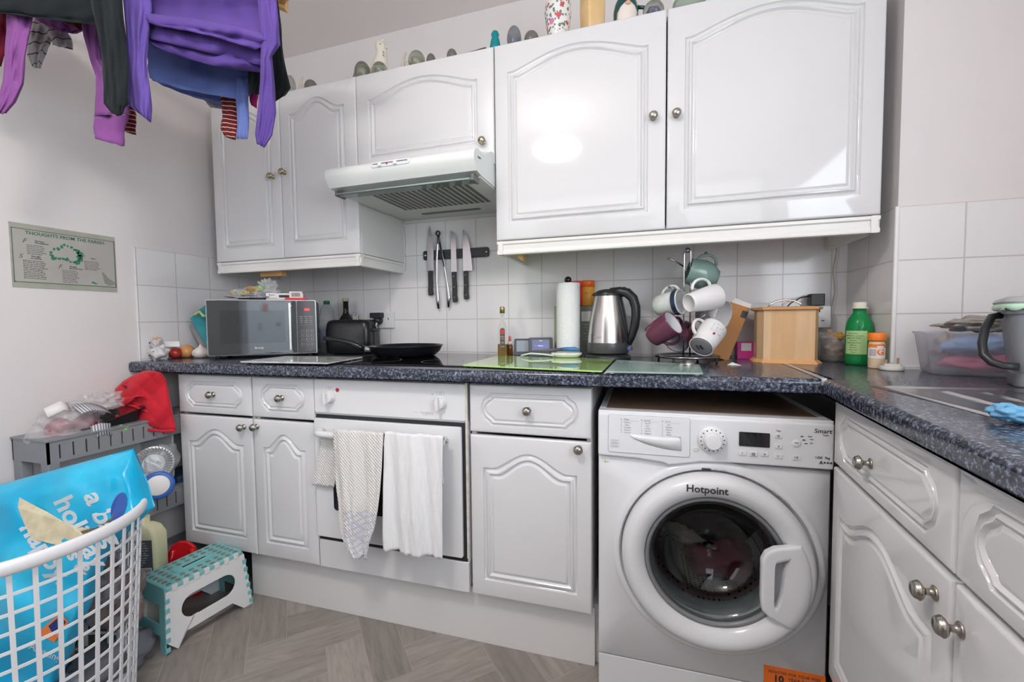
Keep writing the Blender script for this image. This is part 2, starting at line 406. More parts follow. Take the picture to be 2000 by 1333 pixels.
# ---- wall units
UY = -.335
wc = thing('wall_cabinet', 'white two-door wall cabinet left of the cooker hood', 'cabinet', (0, UY, 0), 0, 'wall cabinets in a row')
carcass(.085, .856, 1.330, 2.013, .333, wc)
dr = panel_door('door', .087, .472, 1.330, 2.022, wc, lambda i: arch(.135, .424, 1.385, 1.972, .050, i)); knob(dr, .432, 1.675, m=BRASS)
dr = panel_door('door', .4745, .856, 1.330, 2.018, wc, lambda i: arch(.522, .800, 1.385, 1.972, .050, i)); knob(dr, .494, 1.686, m=BRASS)
hc = thing('wall_cabinet', 'short white wall cabinet above the cooker hood', 'cabinet', (0, UY, 0), 0, 'wall cabinets in a row')
carcass(.858, 1.436, 1.625, 2.013, .333, hc)
dr = panel_door('door', .858, 1.434, 1.612, 2.018, hc, lambda i: arch(.912, 1.372, 1.690, 1.968, .050, i, wide=True)); knob(dr, 1.393, 1.693, m=BRASS)
rc = thing('wall_cabinet', 'large white two-door wall cabinet right of the cooker hood', 'cabinet', (0, UY, 0), 0, 'wall cabinets in a row')
carcass(1.438, 2.576, 1.338, 2.013, .333, rc)
dr = panel_door('door', 1.438, 2.009, 1.340, 2.018, rc, lambda i: arch(1.486, 1.956, 1.398, 1.972, .052, i, wide=True)); knob(dr, 1.972, 1.692)
dr = panel_door('door', 2.013, 2.576, 1.340, 2.018, rc, lambda i: arch(2.064, 2.526, 1.398, 1.972, .052, i, wide=True)); knob(dr, 2.040, 1.690)
PELM = mat('pelmet_vinyl', (.78,.765,.74), .3)
def pelmet(name, parent, x0, x1, z1, z0, left_end, right_end):
    h = z1-z0
    prof = [(.010,z1),(.001,z1-.001),(.001,z1-.010),(.006,z1-.014),(.0075,z0+.018),(.004,z0+.013),(.002,z0+.007),(.004,z0+.001),(.009,z0),(.022,z0),(.022,z1)]
    b = MB(); N = len(prof)
    b.prism([(y, z) for y, z in prof], x0, x1, lambda a,b_,c: (c,a,b_))
    if right_end: b.prism([(x1-y, z) for y, z in prof], .0, .331, lambda a,b_,c: (a,c,b_))
    if left_end: b.prism([(x0+y, z) for y, z in prof], .0, .331, lambda a,b_,c: (a,c,b_))
    return b.build(name, PELM, parent, auto=40)
pelmet('pelmet', wc, .088, .859, 1.328, 1.279, True, True)
pelmet('pelmet', rc, 1.440, 2.576, 1.337, 1.289, True, True)
bk = MB().box(.285,.405,.05,.08,1.262,1.285); bk.build('batten', PINE, wc)
bk = MB().prism([(1.488,1.295),(1.522,1.295),(1.522,1.270)], .05, .09, lambda a,b_,c: (a,c,b_)); bk.build('batten', PINE, rc)
# silicone / dark joint between left cabinet side and tiles
MB().tube([(.861,.330,1.50),(.866,.330,1.44),(.862,.330,1.38),(.866,.330,1.33),(.861,.330,1.29)], .0016, 6).build('filler_bead', mat('grey_sealant', (.25,.22,.19), .7), wc)
# ------------------------------------------------------------------ worktops
WT = mat('speckled_laminate', (.05,.055,.07), .19); nt, b = nodes(WT)
tc = nt.nodes.new('ShaderNodeTexCoord')
def noi(sc, det=3, ro=.6):
    n = nt.nodes.new('ShaderNodeTexNoise'); n.inputs['Scale'].default_value = sc; n.inputs['Detail'].default_value = det; n.inputs['Roughness'].default_value = ro
    nt.links.new(tc.outputs['Object'], n.inputs['Vector']); return n.outputs['Fac']
def ramp(inp, els):
    r = nt.nodes.new('ShaderNodeValToRGB')
    while len(r.color_ramp.elements) < len(els): r.color_ramp.elements.new(.5)
    for e_, (p_, c_) in zip(r.color_ramp.elements, els): e_.position = p_; e_.color = (*c_, 1)
    nt.links.new(inp, r.inputs[0]); return r.outputs[0]
f1 = ramp(noi(125, 4, .7), [(.42,(.016,.019,.028)),(.52,(.045,.052,.075)),(.58,(.11,.125,.17)),(.69,(.30,.33,.42))])
f2 = ramp(noi(210, 2, .6), [(.60,(0,0,0)),(.70,(1,1,1))])
mx = nt.nodes.new('ShaderNodeMix'); mx.data_type = 'RGBA'; nt.links.new(f2, mx.inputs[0]); nt.links.new(f1, mx.inputs[6]); mx.inputs[7].default_value = (.20,.23,.31,1)
nt.links.new(mx.outputs[2], b.inputs['Base Color'])
WTOP, WBOT = .905, .868
wy = lambda x: -.6268+.0235*(x-1.2)
RWX = lambda y: 2.3401+.0656*(y+.9)
# corner where both fronts meet
yc = wy(2.36); xc = RWX(yc); 
def nose(n=6, r=.012):
    """profile of the rounded front edge: (out, z)"""
    q = [(0, WBOT+.0)]
    for k in range(n+1):
        a = -pi/2+pi/2*k/n; q.append((.006*cos(a)-.006, WBOT+.006+.006*sin(a)))
    for k in range(n+1):
        a = pi/2*k/n; q.append((r*cos(a)-r, WTOP-r+r*sin(a)))
    return q
b = MB(); pr_ = nose()
# back run: front nose then flat top/bottom
def run(bm_, A, Bp, outdir, backA, backB):
    A = Vector(A); Bp = Vector(Bp); od = Vector(outdir)
    ra = [Vector((A.x, A.y, z))+od*o for o, z in pr_]; rb = [Vector((Bp.x, Bp.y, z))+od*o for o, z in pr_]
    n = len(ra)
    ra += [Vector((backA[0], backA[1], WTOP)), Vector((backA[0], backA[1], WBOT))]; rb += [Vector((backB[0], backB[1], WTOP)), Vector((backB[0], backB[1], WBOT))]
    bm_.loft([ra, rb], sm=False, cap=(True, True))
run(b, (.008, wy(0), 0), (xc, yc, 0), (0,-1,0), (.008,-.0075), (2.386,-.0075))
wt = thing('worktop', 'dark speckled laminate worktop along the back wall', 'worktop', (0,0,0))
b.build('slab', WT, wt, auto=40)
wt2 = thing('worktop', 'dark speckled laminate worktop on the right return holding the sink', 'worktop', (0,0,0))
b = MB(); run(b, (RWX(-1.235), -1.235, 0), (xc+.001, yc, 0), (-1,0,0), (XRW-.002,-1.235), (XRW-.002, yc))
run(b, (RWX(-1.50), -1.50, 0), (RWX(-1.2351), -1.2351, 0), (-1,0,0), (2.44,-1.50), (2.46,-1.2351))
b.box(2.87, XRW-.002, -1.4999, -1.2351, WBOT, WTOP)
run(b, (RWX(-2.4), -2.4, 0), (RWX(-1.5001), -1.5001, 0), (-1,0,0), (XRW-.002,-2.4), (XRW-.002, -1.5001))
b.box(2.388, PX-.008, yc+.0005, -.0075, WBOT, WTOP).box(PX-.008, XRW-.002, yc+.0005, PY-.0075, WBOT, WTOP)
b.build('slab', WT, wt2, auto=40)
js = MB().box(-.006,.006,0,.62,WTOP,WTOP+.0022)
M_ = Matrix.Translation((xc+.002,yc-.002,0)) @ Matrix.Rotation(-atan((2.386-xc)/.6),4,'Z')
js = MB().box(-.007,.007,0,.62,WTOP+.0002,WTOP+.0024, M=M_).box(-.005,.005,-.0016,.004,WBOT+.022,WTOP+.0024, M=M_)
tag(js.build('joint_strip', mat('alu_strip', (.62,.60,.58), .35, metal=.7), bevel=.0006), 'pale metal joining strip across the worktop corner', 'trim strip')
# ------------------------------------------------------------------ oven
def plane_hit(u, v, o, nrm):
    d = (at(u, v, 1)-CAM); o = Vector(o); nrm = Vector(nrm); t = (o-CAM).dot(nrm)/d.dot(nrm); return CAM+d*t
def local_fn(origin, rz, dy=0.):
    """photo spot -> (x, z) on the upright plane through origin turned by rz, moved dy along its depth"""
    ex = Vector((cos(rz), sin(rz), 0)); ny = Vector((-sin(rz), cos(rz), 0)); o = Vector(origin)
    def f(u, v):
        p = plane_hit(u, v, o+ny*dy, ny)-o; return (p.dot(ex), p.z)
    return f
OM = mat('white_enamel', (.72,.725,.735), .22)
ov = thing('built_in_oven', 'white built-in oven under the hob with two tea towels on its handle', 'oven', base_pt(.851), TH)
MB().box(.004,.568,.03,.54,.20,.864).build('body', WHITE2, ov)
cp = MB().rbox(0,.567,-.002,.03,.739,.857,.006,axis='y').build('control_panel', OM, ov, bevel=.003)
def oknob(x, z):
    R = Matrix.Rotation(pi/2, 3, 'X')
    b = MB().lathe([(.0215,0),(.0215,.004),(.0195,.006),(.0185,.016),(.017,.019),(0,.0195)], n=32, M=R)
    b.rbox(-.005,.005,-.032,-.014,-.0215,.0185,.004,axis='y')
    k = b.build('control_knob', OM, cp, loc=(x,-.002,z), bevel=.001)
    i = MB()
    for (x0,x1,z0,z1) in ((-.013,.013,.0345,.0352),(-.013,-.0123,.022,.0345),(.0123,.013,.022,.0345),(-.006,.006,.026,.0266),(-.006,.006,.031,.0316),(-.003,-.0024,.024,.0335),(.0024,.003,.024,.0335)):
        i.box(x0,x1,-.0024,-.0018,z0,z1)
    i.build('marking', GREYINK, cp, loc=(x,0,z))
oknob(.066,.797); oknob(.483,.795)
MB().lathe([(.0065,0),(.0065,.002),(.004,.004),(0,.0042)], n=16, M=Matrix.Rotation(pi/2,3,'X')).build('indicator_light', mat('red_lens', (.45,.02,.03), .2), cp, loc=(.097,-.002,.822))
join(MB(), text_mb('d', .010, onf(.455,.822,-.0025))).build('marking', GREYINK, cp)
b = MB(); join(b, text_mb('hygena', .016, onf(.435,.760,-.0024))); b.box(.385,.403,-.0026,-.002,.7595,.7602)
b.build('maker_mark', mat('pale_ink', (.50,.52,.54), .5), cp)
# oven chassis rim, black gap, door
b = MB(); b.box(0,.573,.004,.03,.288,.7385).build('door_surround', WPLAS, ov, bevel=.002)
MB().box(.004,.566,.0005,.0045,.300,.734).build('door_gasket', BLACKP, ov)
od = MB().rbox(.004,.555,-.012,.0,.304,.722,.006,axis='y').build('oven_door', OM, ov, bevel=.002)
MB().rbox(.078,.486,-.0135,-.0115,.405,.645,.012,axis='y').build('window', mat('oven_glass', (.012,.012,.014), .06), od)
hz = .679
pts = [(.040,-.012,hz),(.040,-.032,hz),(.046,-.045,hz),(.060,-.051,hz),(.27,-.056,hz),(.48,-.051,hz),(.494,-.045,hz),(.500,-.032,hz),(.500,-.012,hz)]
MB().tube(pts, [.012]*2+[.0115]*5+[.012]*2, 14).build('handle', OM, od)
MB().box(.004,.566,.0002,.006,.2885,.3035).build('door_gap_shade', DARKGAP, ov)  # dark strip painted for the shade between door and filler
MB().rbox(.002,.571,-.001,.017,.187,.287,.004,axis='y').build('filler_panel', WHITE, ov, bevel=.003)
MB().box(.566,.5735,-.001,.004,.30,.86).build('edge_trim', mat('rusty_edge', (.50,.43,.32), .6, vary=(40,(.64,.62,.58),.3,.55)), ov)
# ---- tea towels over the oven handle (world space meshes, origin at the oven)
def towel(name, label, m, us, front, back_drop, seed, extra=None, mats2=None):
    """us: list of (t, left_x, right_x, z) rows for the front fall in oven coordinates"""
    rnd = random.Random(seed); NX = 44; rows = []
    def row(xl, xr, z, y, amp, ph):
        r = []
        for i in range(NX+1):
            t = i/NX; x = xl+(xr-xl)*t
            f = amp*(sin(t*pi*3.2+ph)+.5*sin(t*pi*7.3+ph*2.1)+.22*sin(t*pi*17+ph*5+z*30))
            e = .003*sin(t*37+z*60)*.3
            r.append((x, y-f-amp*1.2, z+e))
        return r
    for (xl, xr, z) in reversed(back_drop): rows.append(row(xl, xr, z, -.022, .002, 1+z*2))
    x0, x1 = front[0][0], front[0][1]
    for k in range(9):
        a = pi*(1-k/8); rr = .0155
        rows.append([(x, y_, z_) for (x, y_, z_) in [(x0+(x1-x0)*i/NX, -.0515-rr*cos(a)*-1*-1 if False else -.0535+rr*cos(pi-a)*-1, hz+rr*sin(a)+.001+.001*sin(i*.9)) for i in range(NX+1)]])
    for j, (xl, xr, z) in enumerate(front): rows.append(row(xl, xr, z, -.071, .0035+.007*min(1, j/4), seed+z*3))
    # resample rows finely
    fine = []
    for a, c in zip(rows, rows[1:]):
        n = max(1, int(abs(a[0][2]-c[0][2])/.008))
        for k in range(n): fine.append([tuple(a[i][q]+(c[i][q]-a[i][q])*k/n for q in range(3)) for i in range(NX+1)])
    fine.append(rows[-1]); B = MB(); nr = len(fine)
    B.v = [p for r in fine for p in r]; w_ = NX+1
    for j in range(nr-1):
        for i in range(NX): B.f.append((j*w_+i, j*w_+i+1, (j+1)*w_+i+1, (j+1)*w_+i)); B.sm.append(True); B.mi.append(0)
    o = B.build(name, m, solid=.0022)
    o.location = ov.location; o.rotation_euler = ov.rotation_euler
    return tag(o, label, 'tea towel', 'tea towels over the oven handle')
lf = local_fn(base_pt(.851), TH, -.075)
T1 = mat('waffle_towel', (.70,.68,.655), .9, sheen=.3); nt, b = nodes(T1)
tc = nt.nodes.new('ShaderNodeTexCoord'); sp = nt.nodes.new('ShaderNodeSeparateXYZ'); nt.links.new(tc.outputs['Object'], sp.inputs[0])
def stripes(nt, src, per, lo):
    a = nt.nodes.new('ShaderNodeMath'); a.operation = 'MULTIPLY'; a.inputs[1].default_value = 1/per; nt.links.new(src, a.inputs[0])
    f = nt.nodes.new('ShaderNodeMath'); f.operation = 'FRACT'; nt.links.new(a.outputs[0], f.inputs[0])
    g = nt.nodes.new('ShaderNodeMath'); g.operation = 'GREATER_THAN'; g.inputs[1].default_value = lo; nt.links.new(f.outputs[0], g.inputs[0]); return g.outputs[0]
def mth(nt, op, a, b_=None, c_=None):
    n = nt.nodes.new('ShaderNodeMath'); n.operation = op
    for i, x in enumerate((a, b_, c_)):
        if x is None: continue
        if isinstance(x, (int, float)): n.inputs[i].default_value = x
        else: nt.links.new(x, n.inputs[i])
    return n.outputs[0]
X, Z = sp.outputs[0], sp.outputs[2]
d1 = mth(nt, 'ADD', X, mth(nt, 'MULTIPLY', Z, .5)); d2 = mth(nt, 'SUBTRACT', mth(nt, 'MULTIPLY', Z, 1.), mth(nt, 'MULTIPLY', X, .45))
low = mth(nt, 'LESS_THAN', mth(nt, 'ADD', Z, mth(nt, 'MULTIPLY', X, .35)), .365)
side = mth(nt, 'GREATER_THAN', mth(nt, 'SUBTRACT', X, mth(nt, 'MULTIPLY', Z, .15)), .112)
reg = mth(nt, 'MULTIPLY', mth(nt, 'MAXIMUM', low, side), mth(nt, 'LESS_THAN', Z, .45))
st = mth(nt, 'MULTIPLY', mth(nt, 'MULTIPLY', mth(nt, 'MAXIMUM', stripes(nt, d1, .024, .72), stripes(nt, d2, .020, .70)), reg), .42)
mx = nt.nodes.new('ShaderNodeMix'); mx.data_type = 'RGBA'; nt.links.new(st, mx.inputs[0]); mx.inputs[6].default_value = (.72,.70,.675,1); mx.inputs[7].default_value = (.30,.36,.60,1)
nt.links.new(mx.outputs[2], b.inputs['Base Color'])
wv = nt.nodes.new('ShaderNodeTexWave'); wv.inputs['Scale'].default_value = 55; wv.bands_direction = 'DIAGONAL'; wv.inputs['Distortion'].default_value = 2.5; wv.inputs['Detail Scale'].default_value = 3
nt.links.new(tc.outputs['Object'], wv.inputs['Vector']); bp = nt.nodes.new('ShaderNodeBump'); bp.inputs['Strength'].default_value = .55; bp.inputs['Distance'].default_value = .003
nt.links.new(wv.outputs['Fac'], bp.inputs['Height']); nt.links.new(bp.outputs['Normal'], b.inputs['Normal'])
T2 = mat('white_linen_towel', (.80,.80,.81), .9, sheen=.3, bump=('wave', 90, .35))
def Fz(rows): return [(lf(a, (v1+v2)/2)[0], lf(c, (v1+v2)/2)[0], lf((a+c)/2, (v1+v2)/2)[1]) for a, c, v1, v2 in rows]
towel('tea_towel', 'cream textured tea towel with blue stripes at its pointed lower end', T1, None,
      Fz([(650,750,842,842),(650,750,870,870),(652,750,910,910),(655,748,950,950),(660,745,990,990),(664,738,1020,1020),(668,728,1050,1050),(676,724,1072,1072),(690,722,1088,1088)]),
      [(.045,.155,.66),(.035,.12,.60),(.018,.10,.54),(.000,.09,.49)], 3)
towel('tea_towel', 'plain white linen tea towel hanging straight on the right of the oven handle', T2, None,
      Fz([(752,866,848,848),(751,866,870,870),(751,866,910,910),(752,866,960,960),(752,866,1010,1010),(753,866,1050,1050),(753,866,1082,1082)]),
      [(.29,.49,.66),(.29,.497,.60),(.29,.50,.54)], 8)
# ------------------------------------------------------------------ hob
HOB = mat('hob_glass', (.006,.006,.007), .03)
hb = thing('hob', 'black glass hob set flush in the worktop', 'hob', (.845,-.085,WTOP), TH)
MB().rbox(0,.555,-.475,0,.0002,.005,.006).build('glass_plate', HOB, hb, bevel=.0015)
b = MB()
for cx, cy, r in ((.14,-.13,.075),(.41,-.13,.09),(.14,-.35,.09),(.41,-.35,.075)):
    b.loft([[(cx+q*cos(2*pi*k/40), cy+q*sin(2*pi*k/40), .0053) for k in range(40)] for q in (r-.0008, r+.0008)], cap=(False, False))
b.build('zone_marking', GREYINK, hb)
# ------------------------------------------------------------------ washing machine
WM = mat('washer_enamel', (.72,.73,.75), .2)
WB_ = base_pt(1.829, -.024)
wm = thing('washing_machine', 'white front-loading washing machine pushed under the worktop corner', 'washing machine', WB_, TH)
WW, WH, ZF = .560, .803, .677
# cabinet walls (open front, round mouth in the front panel)
b = MB(); b.box(0,.006,.012,.53,.012,.795).box(WW-.006,WW,.012,.53,.012,.795).box(.006,WW-.006,.524,.53,.012,.795).box(.006,WW-.006,.03,.52,.012,.02)
b.build('casing', WM, wm)
DC = (.296, .421)
def ringpts(r, n=64): return [(DC[0]+r*cos(2*pi*k/n), DC[1]+r*sin(2*pi*k/n)) for k in range(n)]
def sqpts(x0, x1, z0, z1, n=64):
    P = []
    for k in range(n):
        a = 2*pi*k/n; dx, dz = cos(a), sin(a)
        s = min(((x1-DC[0]) if dx > 0 else (DC[0]-x0))/max(abs(dx),1e-9), ((z1-DC[1]) if dz > 0 else (DC[1]-z0))/max(abs(dz),1e-9)); P.append((DC[0]+dx*s, DC[1]+dz*s))
    for c in ((x0,z0),(x1,z0),(x1,z1),(x0,z1)):
        i = min(range(n), key=lambda i: (P[i][0]-c[0])**2+(P[i][1]-c[1])**2); P[i] = c
    return P
b = MB(); sq = sqpts(0, WW, .098, ZF-.001)
rings = [[(p[0], .02, p[1]) for p in sq], [(p[0], .004, p[1]) for p in sq], [(min(max(p[0],.004),WW-.004), 0, min(max(p[1],.102),ZF-.005)) for p in sq]]
for r, y in ((.262,0),(.256,-.006),(.248,-.011),(.240,-.009),(.234,.004),(.225,.012),(.175,.02),(.165,.03)): rings.append([(p[0], y, p[1]) for p in ringpts(r)])
b.loft([list(reversed(r)) for r in rings], cap=(False, False))
fpn = b.build('front_panel', WM, wm, auto=50)
MB().rbox(0,WW,.002,.02,.004,.096,.004,axis='y').build('kick_panel', WM, wm, bevel=.002)
# fascia with curved lower edge, top frame
low = [(0,.678),(.10,.676),(.17,.670),(.185,.665),(.205,.668),(.26,.679),(.33,.683),(.45,.684),(WW,.684)]
pts = low+[(WW,.796),(0,.796)]
b = MB().prism([(x, z) for x, z in pts], -.014, .02, lambda a,c,d: (a,d,c))
fas = b.build('control_fascia', WM, wm, bevel=.005, seg=3)
b = MB().box(0,WW,-.008,.03,.790,.803).box(0,.02,.03,.53,.795,.803).box(WW-.02,WW,.03,.53,.795,.803)
b.build('lid_frame', WM, wm, bevel=.003)
MB().box(.02,WW-.02,.03,.52,.796,.8025).build('lid', mat('brown_board', (.30,.19,.13), .45, vary=(14,(.24,.15,.10),.3,.7)), wm)
# soap drawer with recessed pull
fy = -.0142
dr = MB(); x0,x1,z0,z1 = .028,.236,.690,.793
zp = local_fn(WB_, TH, -.014)
b = MB().rbox(x0,x1,fy-.0022,fy,z0,z1,.005,axis='y'); sd = b.build('soap_drawer', WM, fas, bevel=.001)
MB().rbox(x0-.0009,x1+.0009,fy-.0004,fy,z0-.0009,z1+.0009,.006,axis='y').build('drawer_gap', GREYINK, fas)
b = MB(); 
N = 18; top = [(.084+.132*k/N, .742) for k in range(N+1)]; bot = [(.084+.132*k/N, .742-.036*sin(pi*min(1,(k/N)*1.0)*.5)**.6 if k else .742) for k in range(N+1)]
rings = [[(x, fy-.0024, z) for x, z in top], [(x, fy-.0105*sin(pi*k/N*.9+.1), z-.009) for k, (x, z) in enumerate(top)], [(x, fy-.0024, z) for x, z in bot]]
b.loft([list(r) for r in rings], cap=(False,False), closed=False); b.build('drawer_pull', WM, sd, solid=.001)
tp = [(.088,.740),(.214,.744),(.214,.730),(.150,.736)]
MB().prism(tp, fy-.0030, fy-.0021, lambda a,c,d: (a,d,c)).build('pull_recess', mat('recess_grey', (.42,.42,.45), .5), sd)
b = MB(); rnd = random.Random(4)
for cx, n in ((.064,5),(.117,5),(.170,6)):
    b.box(cx-.004,cx+.0,fy-.0028,fy-.0022,.7815,.7835); join(b, text_mb({.064:'Daily',.117:'Special',.170:'Extra'}[cx], .0062, onf(cx+.012,.7825,fy-.0026))); b.box(cx-.001,cx+.042,fy-.0027,fy-.0022,.7785,.7788)
    for k in range(n):
        z = .774-k*.0068
        join(b, text_mb(str(rnd.choice([1,2,3,4,5,6,7,8,9])), .0055, onf(cx-.002,z,fy-.0026))); join(b, text_mb(rnd.choice(['Cottons','Mixed','Delicate','Woollens','Eco 30','Rinse','Spin']), .0050, onf(cx+.014,z,fy-.0026)))
for k in range(3): b.box(.034,.056,fy-.0027,fy-.0022,.706+k*.0085,.7063+k*.0085)
b.box(.034,.0343,fy-.0027,fy-.0022,.702,.727).box(.056,.0563,fy-.0027,fy-.0022,.702,.727)
for k in range(6): b.box(.036,.053,fy-.0027,fy-.0022,.704+k*.0038,.7048+k*.0038)
b.build('programme_list', GREYINK, sd)
# dial
DX, DZ = .289, .741
R = Matrix.Rotation(pi/2, 3, 'X')
dl = MB().lathe([(.034,0),(.034,.004),(.031,.006),(.0305,.010),(.0225,.012),(.0205,.026),(.018,.029),(0,.0295)], n=48, M=R).build('dial', WPLAS, fas, loc=(DX,fy,DZ), auto=40)
b = MB()
for k in range(16):
    a = 2*pi*k/16+.3; b.box(-.0013,.0013,-.0112,-.0105,.0255,.029, M=Matrix.Rotation(a,4,'Y'))
b.build('dial_marks', INK, dl)
MB().lathe([(.0075,0),(.0075,.001),(.0065,.0016),(0,.0016)], n=24, M=R).build('button', WPLAS, fas, loc=(.2505,fy,.7125), auto=40)
b = MB().loft([[(.2505+q*cos(2*pi*k/24), fy-.002, .7125+q*sin(2*pi*k/24)) for k in range(24)] for q in (.0036,.0044)], cap=(False,False)); b.build('power_symbol', GREYINK, fas)
MB().rbox(.352,.421,fy-.002,fy,.730,.766,.002,axis='y').build('display', BLACKG, fas)
def wbtn(u, v, w=.018, h=.012, sym=None):
    x, z = zp(u, v)
    MB().rbox(x-w/2,x+w/2,fy-.0022,fy,z-h/2,z+h/2,.003,axis='y').build('button', WPLAS, fas, bevel=.0008)
    if sym: join(MB(), text_mb(sym, h*.75, onf(x,z,fy-.0026))).build('button_symbol', INK, fas)
for u, sym in ((1449,'i'),(1471,'@'),(1493,'o')): wbtn(u, 885 if u < 1460 else 887, sym=sym)
for v, sym in ((852,'iE'),(872,'il'),(891,'i~')): wbtn(1520, v, .017, .011, sym)
wbtn(1554, 894, .018, .012, '>II')
x, z = zp(1555, 866); MB().lathe([(.010,0),(.010,.0012),(.009,.002),(0,.002)], n=24, M=R).build('button', WPLAS, fas, loc=(x,fy,z))
b = MB()
for u, v, t_, s_ in ((1607,843,'Smart',.0155),(1612,851,'Tech',.006),(1613,905,'A+++',.0115),(1606,895,'1200  7kg',.008),(1520,842,'Temp',.0045),(1582,853,'Fuzzy',.004),(1585,859,'Time',.004),(1585,866,'Spin',.004),(1555,865,'Reset',.004)):
    x, z = zp(u, v); join(b, text_mb(t_, s_, onf(x,z,fy-.0006 if t_!='Reset' else fy-.0024), shear=.15 if t_=='Smart' else 0, bold=.0002 if t_ in('A+++',) else 0))
for k in range(3):
    x, z = zp(1566+4*k, 853+7*k); MB().box(x-.003,x+.003,fy-.0008,fy,z-.001,z+.001, M=None).build('spin_marker', INK, fas)
b.build('panel_lettering', INK, fas)
x, z = zp(1182, 903); b = MB().add([(x-.008,-.0006,z+.004),(x,-.0006,z+.0),(x+.009,-.0006,z-.002),(x+.004,-.0006,z-.006),(x-.007,-.0006,z-.004)], [(0,4,3,2,1)]); b.build('torn_sticker', mat('green_sticker', (.25,.5,.12), .5, vary=(120,(.75,.8,.6),.45,.55)), fpn, solid=.0004)
# door : ring, glass bowl, handle
door = thing('door_tmp', None, None)
bpy.data.objects.remove(door)
def lz(prof, nm, m, par, n=96, **k):
    return MB().lathe([(r, -y) for r, y in prof], n=n, M=R, cap=(False, False)).build(nm, m, par, loc=(DC[0], 0, DC[1]), **k)
dring = lz([(.214,.010),(.231,.006),(.2325,-.004),(.2315,-.022),(.228,-.034),(.220,-.043),(.210,-.047),(.198,-.046),(.186,-.040),(.177,-.032),(.173,-.026),(.171,-.018),(.170,-.008)], 'door', WM, wm)
lz([(.171,-.020),(.169,-.026),(.164,-.027),(.160,-.022),(.158,-.006)], 'inner_ring', mat('grey_rubber', (.20,.21,.22), .35), dring)
GL = mat('door_glass', (.70,.74,.74), .02, trans=1, ior=1.35, spec=1)
dg = MB(); prof = [(.168,-.012),(.160,-.018),(.150,-.012),(.140,.010),(.128,.040),(.110,.062),(.085,.076),(.05,.084),(.0,.087)]
dg = MB().lathe([(r, -y) for r, y in prof], n=96, M=R, cap=(False, False)).build('glass_bowl', GL, dring, solid=.002); dg.location = (0,0,0)
for o in dring.children: o.location = (0,0,0)
# handle plate with finger hollow
hp = local_fn(WB_, TH, -.050)
outer = [(1513.5,1072),(1540,1070),(1566,1068),(1576,1085),(1585,1110),(1590,1147),(1587,1185),(1578,1215),(1561,1243),(1530,1222),(1500,1205),(1488,1192),(1486,1170),(1487,1130),(1487.5,1095),(1496,1080)]
inner = [(1517,1101),(1530,1098),(1543,1095),(1537,1108),(1534,1120),(1532,1135),(1531,1150),(1528,1165),(1524,1177),(1518,1189),(1514,1188),(1512,1184),(1512,1170),(1512.5,1150),(1513,1125),(1514,1108)]
def loopy(L, n=4):
    q = []
    for i in range(len(L)):
        a, c = L[i], L[(i+1)%len(L)]
        for k in range(n): q.append((a[0]+(c[0]-a[0])*k/n, a[1]+(c[1]-a[1])*k/n))
    return [hp(*p) for p in q]
O_, I_ = loopy(outer), loopy(inner)
def shr(L, d):
    cx = sum(p[0] for p in L)/len(L); cz = sum(p[1] for p in L)/len(L)
    return [(cx+(x-cx)*d, cz+(z-cz)*d) for x, z in L]
b = MB(); 
def onring(x, z, lift):      # follow the domed ring: shallower towards its outer rim
    dx, dz = x-DC[0], z-DC[1]; r = sqrt(dx*dx+dz*dz); k = min(1, .2325/r); r *= k
    y = -.050 if r < .196 else (-.050+.007*((r-.196)/.020)**2 if r < .216 else -.043+.022*((r-.216)/.0165)**1.6)
    return (DC[0]+dx*k, y-lift, DC[1]+dz*k)
def mixl(A, B3, t): return [(a[0]+(c_[0]-a[0])*t, a[1]+(c_[1]-a[1])*t) for a, c_ in zip(A, B3)]
I3 = shr(I_, 1.12)
b.loft([[onring(x, z, -.014) for x, z in O_], [onring(x, z, .0) for x, z in O_], [onring(x, z, .003) for x, z in mixl(O_, I3, .06)]]+
       [[onring(x, z, .0045) for x, z in mixl(O_, I3, t_)] for t_ in (.15,.3,.45,.6,.75,.9,1)]+
       [[onring(x, z, .001) for x, z in I_], [(x, -.030, z) for x, z in shr(I_, .96)]], cap=(False, True))
dh = b.build('handle', WM, dring, auto=45); dh.location = -Vector(dring.location)
MB().prism(shr(I_, .99), -.0315, -.029, lambda a,c,d: (a,d,c)).build('handle_hollow', mat('hollow_grey', (.38,.39,.40), .4), dring, loc=-Vector(dring.location))
# lettering round the ring
b = MB(); join(b, text_mb('Hotpoint', .0265, onf(-.022,.1985,-.0478,0), bold=.0004)); b.build('maker_mark', INK, dring)
b = MB(); b.box(-.030,-.008,-.0098,-.0088,.2385,.2425); b.build('badge', INK, fpn, loc=(DC[0],-.002,DC[1]))
b = MB(); join(b, text_mb('1-7 kg  1200', .006, onf(.012,.2395,-.0120))); join(b, text_mb('eco motion', .011, Matrix.Translation((DC[0]*0,0,0)) @ Matrix.Rotation(-.73,4,'Y').inverted() @ onf(0,.238,-.0125) if False else Matrix.Rotation(.70,4,'Y') @ onf(0,.2385,-.0125)))
b.build('rim_lettering', GREYINK, fpn, loc=(DC[0],0,DC[1]))
